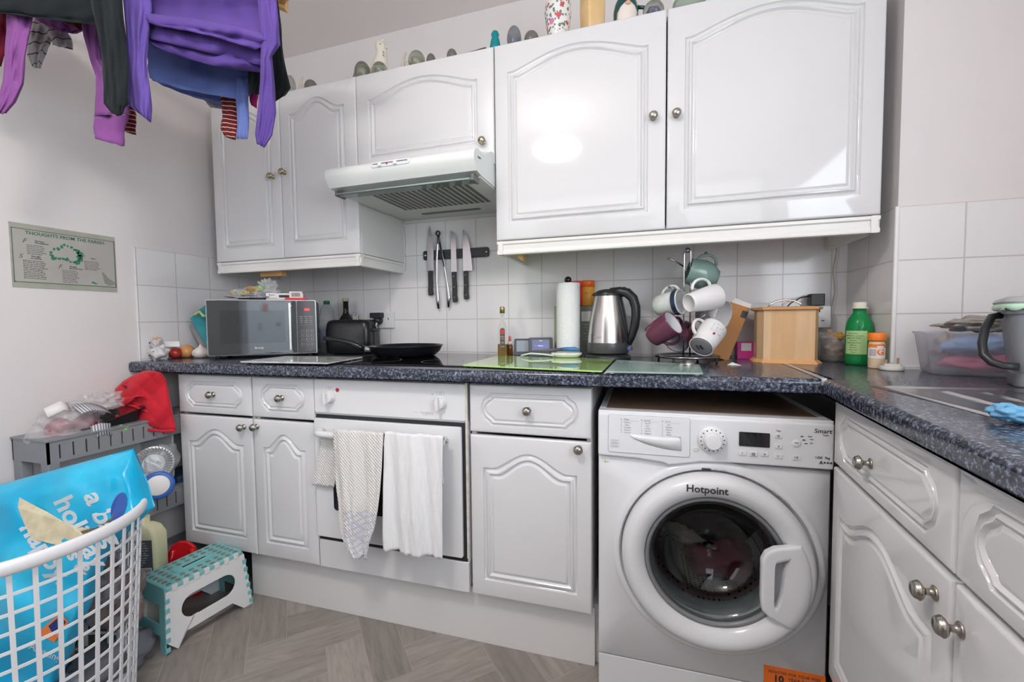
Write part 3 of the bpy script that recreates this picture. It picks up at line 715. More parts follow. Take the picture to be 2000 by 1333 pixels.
# drum, gasket, load
DM = mat('drum_steel', (.6,.6,.6), .35, metal=1); nt, bb = nodes(DM)
tc = nt.nodes.new('ShaderNodeTexCoord'); vo = nt.nodes.new('ShaderNodeTexVoronoi'); vo.inputs['Scale'].default_value = 75; vo.inputs['Randomness'].default_value = .05
nt.links.new(tc.outputs['Object'], vo.inputs['Vector']); rr = nt.nodes.new('ShaderNodeValToRGB'); rr.color_ramp.elements[0].position = .22; rr.color_ramp.elements[0].color = (.01,.01,.01,1); rr.color_ramp.elements[1].position = .30; rr.color_ramp.elements[1].color = (.75,.75,.74,1)
nt.links.new(vo.outputs['Distance'], rr.inputs[0]); nt.links.new(rr.outputs[0], bb.inputs['Base Color'])
lz([(.160,.024),(.150,.05),(.140,.075),(.152,.085),(.205,.09),(.215,.11),(.215,.40),(.18,.43),(0,.435)], 'drum', DM, wm)
lz([(.166,.020),(.158,.024),(.150,.040),(.149,.052),(.156,.062)], 'door_seal', mat('seal_rubber', (.16,.17,.18), .4), wm)
for a in (.5, 2.6, 4.7):
    MB().rbox(-.03,.03,.12,.38,-.21,-.165,.02,axis='y', M=Matrix.Rotation(a,4,'Y')).build('drum_paddle', mat('paddle', (.55,.55,.55), .4), wm, loc=(DC[0],0,DC[1]))
def crumple(nm, m, c, r, seed, par=None, amp=.35, fr=3., n=48, sc=(1,1,1), **k):
    b = MB(); sv = Vector((seed*3.1, seed*1.7, seed*.9))
    b.ball((0,0,0), r, n=n, fn=lambda d: 1+amp*(noise.noise(d*fr*.5+sv)*1.1+.5*abs(noise.noise(d*fr+sv))+.25*noise.noise(d*fr*2.3+sv)))
    b.v = [(x*sc[0], y*sc[1], z*sc[2]) for x, y, z in b.v]
    return b.build(nm, m, par, loc=c, **k)
MAR = mat('maroon_cloth', (.19,.035,.055), .8)
tag(crumple('laundry_item', MAR, WB_+Vector((.335,.20,.335)), .075, 3, sc=(1.2,.9,.75)), 'dark red garment inside the washing machine drum', 'clothing', 'laundry in the washing machine')
tag(crumple('laundry_item', mat('taupe_cloth', (.34,.29,.26), .8), WB_+Vector((.265,.21,.395)), .060, 6, sc=(1.3,.9,.6)), 'taupe garment heaped inside the washing machine drum', 'clothing', 'laundry in the washing machine')
tag(crumple('laundry_item', mat('black_cloth', (.03,.025,.03), .9), WB_+Vector((.30,.26,.43)), .10, 9, sc=(1.2,.9,.8)), 'black garment at the back of the washing machine drum', 'clothing', 'laundry in the washing machine')
# orange guarantee sticker
b = MB().box(.421,.5585,-.0006,.0014,.012,.156); st_ = b.build('guarantee_sticker', mat('orange_paper', (.82,.17,.02), .5), fpn)
b = MB(); join(b, text_mb('REGISTER FOR YOUR FREE', .0098, onf(.490,.142,-.0008))); join(b, text_mb('YEAR PARTS', .0115, onf(.508,.129,-.0008))); join(b, text_mb('GUARANTEE', .0115, onf(.508,.117,-.0008))); join(b, text_mb('10', .024, onf(.455,.125,-.0008), bold=.0008)); join(b, text_mb('Visit us online or call', .008, onf(.485,.098,-.0008)))
b.build('lettering', INK, st_)
# ------------------------------------------------------------------ cooker hood
HM = mat('hood_enamel', (.70,.73,.715), .3)
hd = thing('cooker_hood', 'white cooker hood below the short wall cabinet', 'cooker hood', (.859, 0, 1.5))
prof = [(-.500,.036),(-.508,.048),(-.520,.066),(-.522,.078),(-.518,.092),(-.508,.102),(-.494,.108),(-.478,.110),(-.452,.108),(-.425,.112),(-.395,.128),(-.372,.142),(-.356,.148),(-.339,.148),(-.339,.110),(-.008,.110),(-.008,.030),(-.46,.032)]
MB().prism(prof, 0, .574, lambda a,c,d: (d,a,c)).build('housing', HM, hd, auto=40)
zu = .0295
MB().box(.004,.570,-.458,-.14,zu-.004,zu+.002).build('filter_panel', mat('hood_panel', (.66,.68,.66), .4), hd, bevel=.001)
MB().box(.004,.570,-.136,-.010,zu-.003,zu+.002).build('rear_panel', mat('hood_panel', (.66,.68,.66), .4), hd, bevel=.001)
b = MB()
nx, ny = 17, 26; gx0, gx1, gy0, gy1 = .115, .500, -.425, -.185
for i in range(nx):
    for j in range(ny):
        x = gx0+(gx1-gx0)*i/(nx-1)*.965+ (.0 if j%2 else .0); y = gy0+(gy1-gy0)*j/(ny-1)
        b.box(x, x+.0165, y, y+.0052, zu-.0046, zu-.0038)
g = b.build('grille_slots', mat('slot_dark', (.035,.033,.03), .6), hd); tag(g, 'dark slotted filter grille', None)
for x, y in ((.085,-.430),(.540,-.430)):
    MB().lathe([(.0085,0),(.0085,-.003),(.006,-.005),(0,-.005)], n=18).build('filter_clip', BLACKP, hd, loc=(x,y,zu-.003))
MB().rbox(.145,.425,-.105,-.080,zu-.0045,zu-.002,.012).build('lamp_slot', mat('lamp_slot_grey', (.12,.12,.12), .4), hd)
# glass steam flap, its hinges, slide controls
MB().box(.022,.556,-.494,-.452,.010,.014, M=None).build('flap', mat('smoked_flap', (.30,.38,.35), .08, trans=.6), hd).rotation_euler = (0,0,0)
for x in (.020,.552): MB().box(x,x+.010,-.496,-.448,.008,.030).build('flap_bracket', mat('bracket_grey', (.12,.12,.12), .4), hd, bevel=.001)
MB().tube([(.028,-.497,.014),(.548,-.497,.014)], .003, 8).build('flap_edge', mat('flap_edge_grey', (.32,.38,.36), .25), hd)
MB().rbox(.195,.345,-.5245,-.515,.078,.096,.008,axis='y').build('control_strip', WPLAS, hd, bevel=.001)
b = MB().box(.203,.337,-.5262,-.5240,.0885,.0900); b.build('slider_slot', INK, hd)
for x in (.225,.285): MB().rbox(x,x+.012,-.530,-.524,.080,.093,.002,axis='y').build('slider', WPLAS, hd, bevel=.0008)
MB().rbox(.256,.261,-.527,-.524,.0835,.0905,.002,axis='y').build('indicator_light', mat('red_lens', (.45,.02,.03), .2), hd)
MZ = Matrix.Translation((.5745,-.475,.085)) @ Matrix(((0,0,1,0),(1,0,0,0),(0,1,0,0),(0,0,0,1))) @ Matrix.Rotation(.12,4,'Z')
b = MB(); join(b, text_mb('hygena', .010, MZ)); b.build('maker_mark', INK, hd)
# ------------------------------------------------------------------ things on the back worktop
def on_top(u, y, v=690):
    """where the upright line seen in photo column u stands at distance y from the tiles"""
    d = at(u, v, 1)-CAM; t = (y-CAM.y)/d.y; return Vector((CAM.x+d.x*t, y, WTOP+.0004))
def zat(u, v, p):
    """height above the worktop of a photo spot over the standing point p"""
    d = at(u, v, 1)-CAM; k = (Vector((p[0], p[1], 0))-Vector((CAM.x, CAM.y, 0))).dot(Vector((d.x, d.y, 0)))/(d.x**2+d.y**2)
    return CAM.z+d.z*k-WTOP
def label_arc(r, a0, a1, z0, z1, m, name, parent, n=24, off=.0004, nz=1, rf=None):
    """label wrapped on a round body (angle 0 = -y)"""
    rings = []
    for j in range(nz+1):
        z = z0+(z1-z0)*j/nz; rr = rf(z) if rf else r
        rings.append([((rr+off)*sin(a0+(a1-a0)*k/n), -(rr+off)*cos(a0+(a1-a0)*k/n), z) for k in range(n+1)])
    return MB().loft(rings, closed=False).build(name, m, parent)
def arc_text(txt, size, r, z, par, m, a=0, name='lettering', bold=0, rot=0):
    b = text_mb(txt, size, Matrix.Rotation(rot, 4, 'Z'), bold=bold); vs = []
    for x, y, q in b.v:
        t = a+x/r; rr = r+.0008+q*.5; vs.append((rr*sin(t), -rr*cos(t), z+y))
    b.v = vs; return b.build(name, m, par)
CLEAR = mat('clear_plastic', (.92,.94,.95), .06, trans=.95, ior=1.12, bump=('noise', 30, .4))
FILM = mat('clear_film', (.80,.80,.81), .10, alpha=.30, spec=1., bump=('noise', 35, .9))
GLASSM = mat('bottle_glass', (.90,.93,.90), .03, trans=1, ior=1.15)
CARD = mat('white_card', (.78,.76,.75), .6)
# microwave
A_, B_ = at(406, 697, 1.745), at(620, 691, 1.895)
mz = A_.z-WTOP; mrz = math.atan2(B_.y-A_.y, B_.x-A_.x); mw_w = (B_.xy-A_.xy).length; mh = .232
mw = thing('microwave', 'silver and black microwave oven with mirrored door at the left end of the worktop', 'microwave', (A_.x, A_.y, WTOP), mrz)
SILV = mat('silver_paint', (.55,.56,.57), .3, metal=.6)
MB().rbox(0, mw_w, .006, .25, mz, mz+mh, .008, axis='y').build('casing', mat('dark_casing', (.10,.10,.105), .4), mw, bevel=.002)
for x in (.03, mw_w-.03):
    for y in (.03,.22): MB().lathe([(.012,-mz+.0006),(.010,.0)], n=16).build('foot', BLACKP, mw, loc=(x, y, mz))
fr = MB().rbox(-.001, mw_w+.001, 0, .008, mz, mz+mh, .006, axis='y').build('front_frame', SILV, mw, bevel=.001)
MIRR = mat('mirror_door', (.36,.385,.40), .05, metal=.85)
xd_ = mw_w*.815
md = MB().rbox(.004, xd_-.002, -.012, 0, mz+.004, mz+mh-.004, .003, axis='y').build('door', MIRR, mw, bevel=.0015)
MB().rbox(.048, xd_-.045, -.0124, -.0118, mz+.05, mz+mh-.045, .004, axis='y').build('window', mat('mirror_window', (.29,.32,.34), .04, metal=.85), md)
b = MB(); hx = xd_-.030
b.rbox(hx, hx+.009, -.034, -.024, mz+.018, mz+mh-.014, .003, axis='z').box(hx+.001, hx+.008, -.025, -.011, mz+.022, mz+.032).box(hx+.001, hx+.008, -.025, -.011, mz+mh-.03, mz+mh-.02)
b.build('handle', mat('bright_alu', (.80,.81,.82), .2, metal=.9), md, bevel=.001)
MB().rbox(hx+.010, xd_-.003, -.0126, -.0119, mz+.006, mz+mh-.006, .001, axis='y').build('dark_strip', mat('smoke_strip', (.09,.095,.10), .08, metal=.5), md)
b = MB(); join(b, text_mb('Brandt', .012, onf(.185, mz+.030, -.0127))); b.build('maker_mark', mat('silver_print', (.8,.8,.8), .3), md)
cp2 = MB().rbox(xd_, mw_w-.004, -.011, 0, mz+.004, mz+mh-.004, .003, axis='y').build('control_panel', mat('panel_mirror', (.10,.10,.105), .10, metal=.4), mw, bevel=.001)
pcx = (xd_+mw_w-.004)/2
b = MB(); join(b, text_mb('000', .0135, onf(pcx+.004, mz+mh-.042, -.0118), bold=.0003)); b.build('clock_digits', mat('red_led', (.9,.05,.05), .4, emit=(1,.04,.03), es=2.2), cp2)
b = MB(); rn = random.Random(2)
for j in range(4):
    for i in range(3): join(b, text_mb(rn.choice(['Power','Defrost','Grill','Combi','Time','Menu','Clock','Meal']), .0052, onf(pcx-.019+.019*i, mz+mh-.072-.0085*j, -.0118)))
b.box(pcx-.027, pcx+.027, -.0116, -.011, mz+mh-.108, mz+mh-.1076)
for j in range(4):
    for i in range(3):
        x, z = pcx-.019+.019*i, mz+.100-.019*j
        join(b, text_mb(str((j*3+i+1)%10), .008, onf(x, z, -.0118)))
        for (x0,x1,z0,z1) in ((x-.007,x+.007,z-.0075,z-.0071),(x+.0075,x+.0079,z-.006,z+.006)): b.box(x0,x1,-.0117,-.011,z0,z1)
b.build('key_legend', mat('pale_print', (.62,.62,.60), .4), cp2)
MWT = WTOP+mz+mh
def mwp(x, y, z=0): 
    return Vector((A_.x, A_.y, MWT+.0006))+Vector((cos(mrz)*x-sin(mrz)*y, sin(mrz)*x+cos(mrz)*y, z))
# on the microwave
SFL = mat('striped_film', (.55,.56,.60), .25, alpha=.9); nt, b_ = nodes(SFL)
wv = nt.nodes.new('ShaderNodeTexWave'); wv.inputs['Scale'].default_value = 60; wv.inputs['Distortion'].default_value = 3; tc = nt.nodes.new('ShaderNodeTexCoord'); nt.links.new(tc.outputs['Object'], wv.inputs['Vector'])
r_ = nt.nodes.new('ShaderNodeValToRGB'); r_.color_ramp.elements[0].color = (.08,.09,.13,1); r_.color_ramp.elements[0].position = .35; r_.color_ramp.elements[1].color = (.62,.62,.66,1); r_.color_ramp.elements[1].position = .5
nt.links.new(wv.outputs['Fac'], r_.inputs[0]); nt.links.new(r_.outputs[0], b_.inputs['Base Color'])
nb = thing('snack_bag', 'crumpled clear and striped plastic bag of yellow pasta on top of the microwave', 'food bag', mwp(.125,.07), mrz)
crumple('striped_wrap', SFL, (.03,.0,.014), .058, 5, nb, .5, 4, sc=(1.35,.8,.17))
crumple('clear_wrap', FILM, (.03,.02,.030), .06, 8, nb, .5, 4, sc=(1.3,.7,.38))
crumple('twisted_top', FILM, (.085,.02,.055), .035, 12, nb, .8, 6, sc=(.9,.6,.95))
b = MB(); rn = random.Random(6)
for k in range(26):
    c = Vector((rn.uniform(-.045,.045), rn.uniform(-.02,.02), rn.uniform(.020,.032))); b.ball(c, rn.uniform(.006,.010), n=8)
b.build('pasta', mat('yellow_pasta', (.50,.40,.13), .6), nb)['kind'] = 'stuff'
crumple('bread_crust', mat('brown_crust', (.35,.22,.07), .7), (.035,-.01,.045), .016, 3, nb, .4, sc=(1.5,.8,.8))
crumple('green_tag', mat('green_film', (.22,.60,.12), .4), (.063,-.012,.052), .009, 3, nb, .4, sc=(1,.6,1))
cx_ = thing('food_carton', 'white carton with a black band and barcode on top of the microwave', 'carton', mwp(.21,.03), mrz-.04)
MB().rbox(0,.145,0,.06,.001,.030,.002,axis='x').build('sleeve', CARD, cx_, bevel=.001)
b = MB().box(.050,.090,-.0008,.0,.011,.022); b.build('black_band', BLACKP, cx_)
MB().rbox(.090,.142,-.003,.058,.003,.038,.002,axis='x').build('end_flap', CARD, cx_, bevel=.001)
b = MB(); rn = random.Random(11); x = .100
while x < .132: 
    w_ = rn.uniform(.0005,.0016); b.box(x, x+w_, -.0034,-.0029,.015,.032); x += w_+rn.uniform(.0006,.0014)
b.build('barcode', INK, cx_)
b = MB(); join(b, text_mb('Burto', .009, onf(.022,.022,-.0006))); join(b, text_mb('MILK PROTEIN', .0055, onf(.024,.007,-.0006))); b.build('lettering', INK, cx_)
tr_ = thing('red_tray', 'flat red plastic tray under the barcode carton on the microwave', 'tray', mwp(.285,.0,.0), mrz)
MB().rbox(0,.085,.005,.028,.0,.009,.004).build('tray', mat('red_plastic', (.75,.03,.04), .35), tr_, bevel=.002)
cx_.location = mwp(.21,.034,.0)
tr_.location = mwp(.285,-.002,.0)
# teal folded bags and grey board between microwave and wall
def slab_item(name, label, cat, pts, depth, th, m, group=None, back=None):
    """flat item with real thickness through photo-measured corner spots"""
    P = [at(u, v, d) for u, v, d in pts]; n = (P[1]-P[0]).cross(P[2]-P[0]).normalized()
    if n.dot(FW) < 0: n = -n
    c = sum(P, Vector())/len(P); b = MB(); N = len(P)
    b.add([p-c for p in P]+[p-c+n*th for p in P], [tuple(range(N)), tuple(reversed(range(N, 2*N)))]+[(i, i+N, (i+1)%N+N, (i+1)%N) for i in range(N)])
    o = b.build(name, m, bevel=min(th*.3,.003), auto=30); o.location = c
    return tag(o, label, cat, group)
TEAL = mat('teal_fabric', (.02,.22,.26), .7, vary=(20,(.03,.30,.34),.3,.7))
slab_item('shopping_bag', 'folded teal bag with a yellow-green handle leaning behind the microwave', 'bag', [(371,622,1.84),(392,606,1.86),(412,612,1.88),(414,680,1.84),(404,678,1.83)], 0, .012, TEAL, 'teal bags behind the microwave')
slab_item('shopping_bag', 'second teal bag, squeezed between the first teal bag and the microwave', 'bag', [(388,612,1.88),(404,600,1.88),(416,598,1.90),(418,660,1.87),(400,640,1.87)], 0, .012, TEAL, 'teal bags behind the microwave')
o = MB().tube([at(380,616,1.83), at(390,609,1.83), at(397,618,1.83), at(405,617,1.83), at(413,606,1.86)], .006, 8).build('bag_strap', mat('lime_webbing', (.50,.60,.25), .8)); tag(o, 'pale green strap lying over the teal bags', 'strap')
slab_item('grey_board', 'grey board leaning against the tiles left of the microwave', 'board', [(369,637,1.90),(376,630,1.90),(406,680,1.86),(396,688,1.86)], 0, .008, mat('grey_board', (.26,.26,.27), .6))
# garlic, onion, tomatoes, packet
g = thing('garlic_bulb', 'white garlic bulb beside the microwave corner', 'garlic', on_top(393,-.455,698))
b = MB(); n = 40; rings = []
for r, z in [(.008,0),(.020,.002),(.029,.012),(.031,.022),(.027,.033),(.017,.042),(.008,.048),(.005,.056),(.0045,.060)]:
    rings.append([((r*(1+.07*abs(sin(4*2*pi*k/n/2))))*cos(2*pi*k/n), (r*(1+.07*abs(sin(4*2*pi*k/n/2))))*sin(2*pi*k/n), z) for k in range(n)])
b.loft(rings).build('bulb', mat('garlic_skin', (.74,.68,.65), .5, vary=(30,(.60,.50,.50),.45,.75)), g)
MB().lathe([(.005,.054),(.006,.058),(.004,.061),(0,.061)], n=12).build('stem', mat('dry_stem', (.55,.42,.28), .8), g)
on = thing('onion', 'brown onion between the tomatoes and the garlic bulb', 'onion', on_top(365,-.462,698))
b = MB().lathe([(.006,0),(.020,.004),(.0295,.016),(.0315,.028),(.028,.040),(.018,.050),(.007,.055),(.004,.058),(0,.058)], n=36); b.build('bulb', mat('onion_skin', (.72,.36,.13), .28, vary=(12,(.60,.24,.08),.4,.7)), on)
for i, (u, y, v, dz) in enumerate(((328,-.475,698,0),(343,-.50,698,0))):
    t = thing('tomato', ['red tomato in clear wrap nearest the wall corner of the worktop','red tomato in clear wrap right beside the onion'][i], 'tomato', on_top(u, y, v), 0, 'wrapped tomatoes')
    MB().ball((0,0,.0245), .027, .027, .0235, n=24, fn=lambda d: 1-.10*max(0,d.z)**8).build('fruit', mat('tomato_red', (.52,.05,.035), .2), t)
    b = MB()
    for k in range(5):
        a = 2*pi*k/5; b.add([(0,0,.046),(.006*cos(a-.3),.006*sin(a-.3),.0468),(.013*cos(a),.013*sin(a),.0465),(.006*cos(a+.3),.006*sin(a+.3),.0468)], [(0,1,2,3)])
    b.build('calyx', mat('dry_green', (.22,.20,.06), .8), t, solid=.001)
p = on_top(337,-.487,698)
o = crumple('plastic_wrap', FILM, p+Vector((0,0,.033)), .05, 21, None, .35, 4, sc=(.95,.55,.62)); tag(o, 'crinkled clear film over the tomatoes', 'plastic wrap')
o = slab_item('price_label', 'cream paper label with dark print lying over the tomatoes', 'label', [(320,668,1.80),(350,667,1.80),(351,677,1.78),(321,678,1.78)], 0, .001, CARD)
p = Vector((.052,-.535,WTOP+.0004))
ck = thing('bread_bag', 'white printed plastic food bag slumped at the left end of the worktop', 'food bag', p+Vector((-.0,-.035,0)))
crumple('bag', mat('milky_film', (.72,.70,.70), .3, trans=.15), (0,0,.03), .045, 31, ck, .4, 3.5, sc=(.75,.6,.66))
crumple('bag_top', mat('milky_film2', (.70,.68,.69), .3, trans=.3), (-.012,-.0,.066), .026, 35, ck, .5, 4, sc=(.8,.6,1.0))
for x, z in ((-.012,.072),(.008,.036),(-.015,.022)): MB().ball((x,-.027,z), .0035, .002, .004, n=8).build('print_spot', INK, ck)
crumple('orange_patch', mat('orange_print', (.65,.32,.12), .5), (-.012,.0,.088), .010, 3, ck, .3, sc=(1.2,1,.5))
# patterned glass worktop saver
q = [(467,706),(560,695.5),(710,697),(640,709)]
Z_ = WTOP+.0125
def on_z(u, v, z):
    d = at(u, v, 1)-CAM; return CAM+d*((z-CAM.z)/d.z)
def board(name, label, cat, q, z, th, m, r=None):
    P = [on_z(u, v, z) for u, v in q]; c = sum(P, Vector())/4; pts = []
    for i in range(4):   # rounded corners
        a, p_, n_ = P[i-1], P[i], P[(i+1)%4]; rr = r or .01
        da = (a-p_).normalized()*rr; dn = (n_-p_).normalized()*rr
        for k in range(5):
            t = k/4; pts.append((p_+da*(1-t)**2+dn*t**2-c)[:2])
    if sum(pts[i][0]*pts[(i+1)%20][1]-pts[(i+1)%20][0]*pts[i][1] for i in range(20)) < 0: pts.reverse()
    t = thing(name, label, cat, (c.x, c.y, z-th))
    MB().prism(pts, 0, th).build('plate', m, t, bevel=.001)
    return t, pts, P, c
MARB = mat('marble_print', (.62,.62,.60), .08, vary=(16,(.42,.45,.44),.42,.62))
t, pts, P, c = board('worktop_saver', 'pale marbled glass worktop saver in front of the microwave and toaster', 'worktop saver', q, Z_, .005, MARB)
for i in range(4):
    p = (P[i]-c)*.85; MB().lathe([(.006,-.0062),(.006,0)], n=12).build('foot', BLACKP, t, loc=(p.x, p.y, 0))
b = MB(); rn = random.Random(3)
for k in range(14):
    x, y = rn.uniform(-.13,.13), rn.uniform(-.09,.09); a = rn.uniform(0,pi)
    b.add([(x+r_*cos(a+t_), y+r_*.6*sin(a+t_), .0052) for t_, r_ in [(2*pi*i/6, rn.uniform(.004,.012)) for i in range(6)]], [tuple(range(6))])
b.build('floral_print', mat('sage_print', (.40,.45,.36), .1), t)
# toaster
tb = on_top(628, -.175, 690); tp_ = on_top(632,-.21,690)
ts = thing('toaster', 'black two-slice toaster between the microwave and the frying pan', 'toaster', tp_, radians(14))
b = MB(); L_t, D_t, H_t = .215, .15, .158
for z, g_ in ((0,.006),(.006,0),(.10,.001),(.14,.004),(.152,.010),(H_t,.022)):
    pass
rings = []
for z, g_ in ((.004,.008),(.010,.002),(.06,0),(.11,.001),(.14,.004),(.152,.010),(.158,.020)):
    m_ = MB().rbox(g_, L_t-g_, g_, D_t-g_, 0, 1, .030, 5); N = len(m_.v)//2; rings.append([(p[0], p[1], z) for p in m_.v[:N]])
b.loft(rings); TB = mat('toaster_black', (.012,.013,.015), .28)
tbd = b.build('body', TB, ts)
for y in (.045,.085): MB().rbox(.03,L_t-.04,y,y+.022,.1575,.1590,.008).build('bread_slot', DARKGAP, ts)
b = MB()
for k in range(4): b.rbox(.02+.0,.04,.02,.04,0,.005,.004) if k == 0 else b.rbox(.17,.19,.02,.04,0,.005,.004)
b.build('foot', BLACKP, ts)
MB().tube([(L_t+.0,.05,.035),(L_t+.0005,.05,.145)], .003, 8).build('lever_slot', DARKGAP, ts)
MB().rbox(L_t-.002,L_t+.026,.035,.065,.105,.118,.004,axis='x').build('lever', BLACKP, ts, bevel=.002)
RY = Matrix.Rotation(pi/2, 3, 'Y')
MB().lathe([(.0135,0),(.0135,.002),(.011,.004),(0,.004)], n=32, M=RY).build('crest', mat('silver_badge', (.75,.75,.76), .2, metal=.8), ts, loc=(L_t+.0002,.086,.132))
b = MB().rbox(-.0045,.0045,-.006,.007,-.001,.001,.003, M=Matrix.Rotation(pi/2,4,'Y')); b.add([(.0005,.002,.008),(.0005,.007,.005),(.0005,.003,-.007),(.0005,-.001,-.006)], [(0,1,2,3)])
b.build('crest_mark', INK, ts, loc=(L_t+.0045,.086,.131))
# socket and plugs on the tiles
def socket(label, x0, x1, z0, z1):
    s_ = thing('power_socket', label, 'power socket', (x0, -.0064, z0), 0, 'wall power sockets')
    w_, h_ = x1-x0, z1-z0
    MB().rbox(0,w_,-.010,0,0,h_,.004,axis='y').build('face_plate', WPLAS, s_, bevel=.002)
    for cx in (w_*.27, w_*.73):
        MB().box(cx-.002,cx+.002,-.0104,-.0098,h_*.50,h_*.64).build('pin_hole', DARKGAP, s_)
        MB().rbox(cx-.004,cx+.004,-.0125,-.0098,h_*.80,h_*.93,.001,axis='y').build('switch', WPLAS, s_, bevel=.0005)
    return s_
socket('white double socket on the tiles right of the toaster', .685, .800, 1.022, 1.100)
def box_plug(label, loc, w_, d_, h_, m=BLACKP, group='black plugs in the toaster side socket'):
    t = thing('power_plug', label, 'plug', loc, 0, group)
    MB().rbox(-w_/2,w_/2,-d_,0,-h_/2,h_/2,.005,axis='y').build('plug_body', m, t, bevel=.002)
    return t
t = box_plug('square black plug, upper of two in the socket beside the toaster', (.716,-.0165,1.084), .060, .030, .026)
t = thing('power_plug', 'rounded black plug with a cord dropping behind the toaster', 'plug', (.722,-.0165,1.058), 0, 'black plugs in the toaster side socket')
MB().lathe([(.018,0),(.020,.012),(.018,.026),(.011,.032),(0,.034)], n=24, M=R).build('plug_body', BLACKP, t)
MB().tube([(0,-.028,-.005),(-.002,-.034,-.02),(.004,-.034,-.04),(.0,-.030,-.07),(-.012,-.026,-.105),(-.03,-.03,-.135)], .0035, 8).build('cord', BLACKP, t)
# bottles behind the toaster
p = on_top(641,-.07)
t = thing('water_bottle', 'clear plastic bottle with a green cap behind the toaster', 'bottle', p)
zt = zat(641,588,p)
MB().lathe([(.001,0),(.030,.001),(.034,.008),(.034,.12),(.032,.135),(.036,.15),(.030,zt-.045),(.016,zt-.022),(.012,zt-.016),(.012,zt-.008)], n=32).build('body', CLEAR, t)
MB().lathe([(.0145,zt-.018),(.0145,zt-.002),(.013,zt),(0,zt)], n=24).build('cap', mat('green_cap', (.01,.16,.05), .4), t)
MB().lathe([(.0345,.05),(.0347,.11)], n=32, cap=(False,False)).build('label', mat('blue_white_label', (.50,.58,.78), .4), t)
p = on_top(678,-.075); zt = zat(678,583,p)
t = thing('wine_bottle', 'dark wine bottle with a cork top behind the toaster', 'bottle', p)
MB().lathe([(.001,0),(.030,.001),(.034,.006),(.034,zt-.12),(.030,zt-.098),(.016,zt-.078),(.0125,zt-.065),(.0125,zt-.012)], n=32).build('body', mat('dark_glass', (.012,.012,.010), .06), t)
MB().lathe([(.0145,zt-.016),(.0145,zt),(0,zt)], n=20).build('cap', mat('cork_cap', (.50,.42,.28), .5), t)
p = on_top(694,-.05)
t = thing('foil_packet', 'silver striped plastic packet leaning on the dark bottle behind the toaster', 'packet', p)
crumple('wrap', SFL, (0,.0,.145), .04, 17, t, .4, 4, sc=(.6,.35,1.1))
crumple('orange_print', mat('orange_print', (.65,.25,.12), .5), (.018,-.012,.160), .007, 4, t, .3, sc=(1,.5,1))
MB().rbox(-.016,.016,-.008,.012,0,.135,.006).build('lower_pack', SFL, t)
# frying pan
pc = at(793, 690, 1.80); ph = .0065
pan = thing('frying_pan', 'black non-stick frying pan standing on the hob', 'frying pan', (pc.x, pc.y, WTOP+ph), 0)
PB = mat('pan_black', (.010,.011,.014), .25)
Rp = .154
MB().lathe([(.0,0),(.115,0),(.122,.002),(.140,.018),(.150,.036),(Rp,.042),(Rp+.001,.0435),(.1515,.0435),(.147,.037),(.136,.018),(.118,.005),(0,.0045)], n=72).build('pan_body', PB, pan)
hd_ = (at(712,683,1.72)-at(634,664,1.73)); 
h0 = at(722,683,1.735)-Vector((pc.x,pc.y,WTOP+ph)); h1 = at(712,682,1.735)-Vector((pc.x,pc.y,WTOP+ph)); hh = [at(u,v,d)-Vector((pc.x,pc.y,WTOP+ph)) for u,v,d in ((712,682,1.735),(700,677,1.73),(685,670,1.73),(665,665,1.73),(645,663,1.74),(632,661,1.75))]
MB().tube([at(735,683,1.75)-Vector((pc.x,pc.y,WTOP+ph)), h1], [.012,.012], 12).build('handle_bracket', mat('brushed_grey', (.45,.45,.45), .35, metal=.8), pan)
MB().tube(hh, [.012,.012,.010,.009,.0095,.008], 12).build('handle', PB, pan)
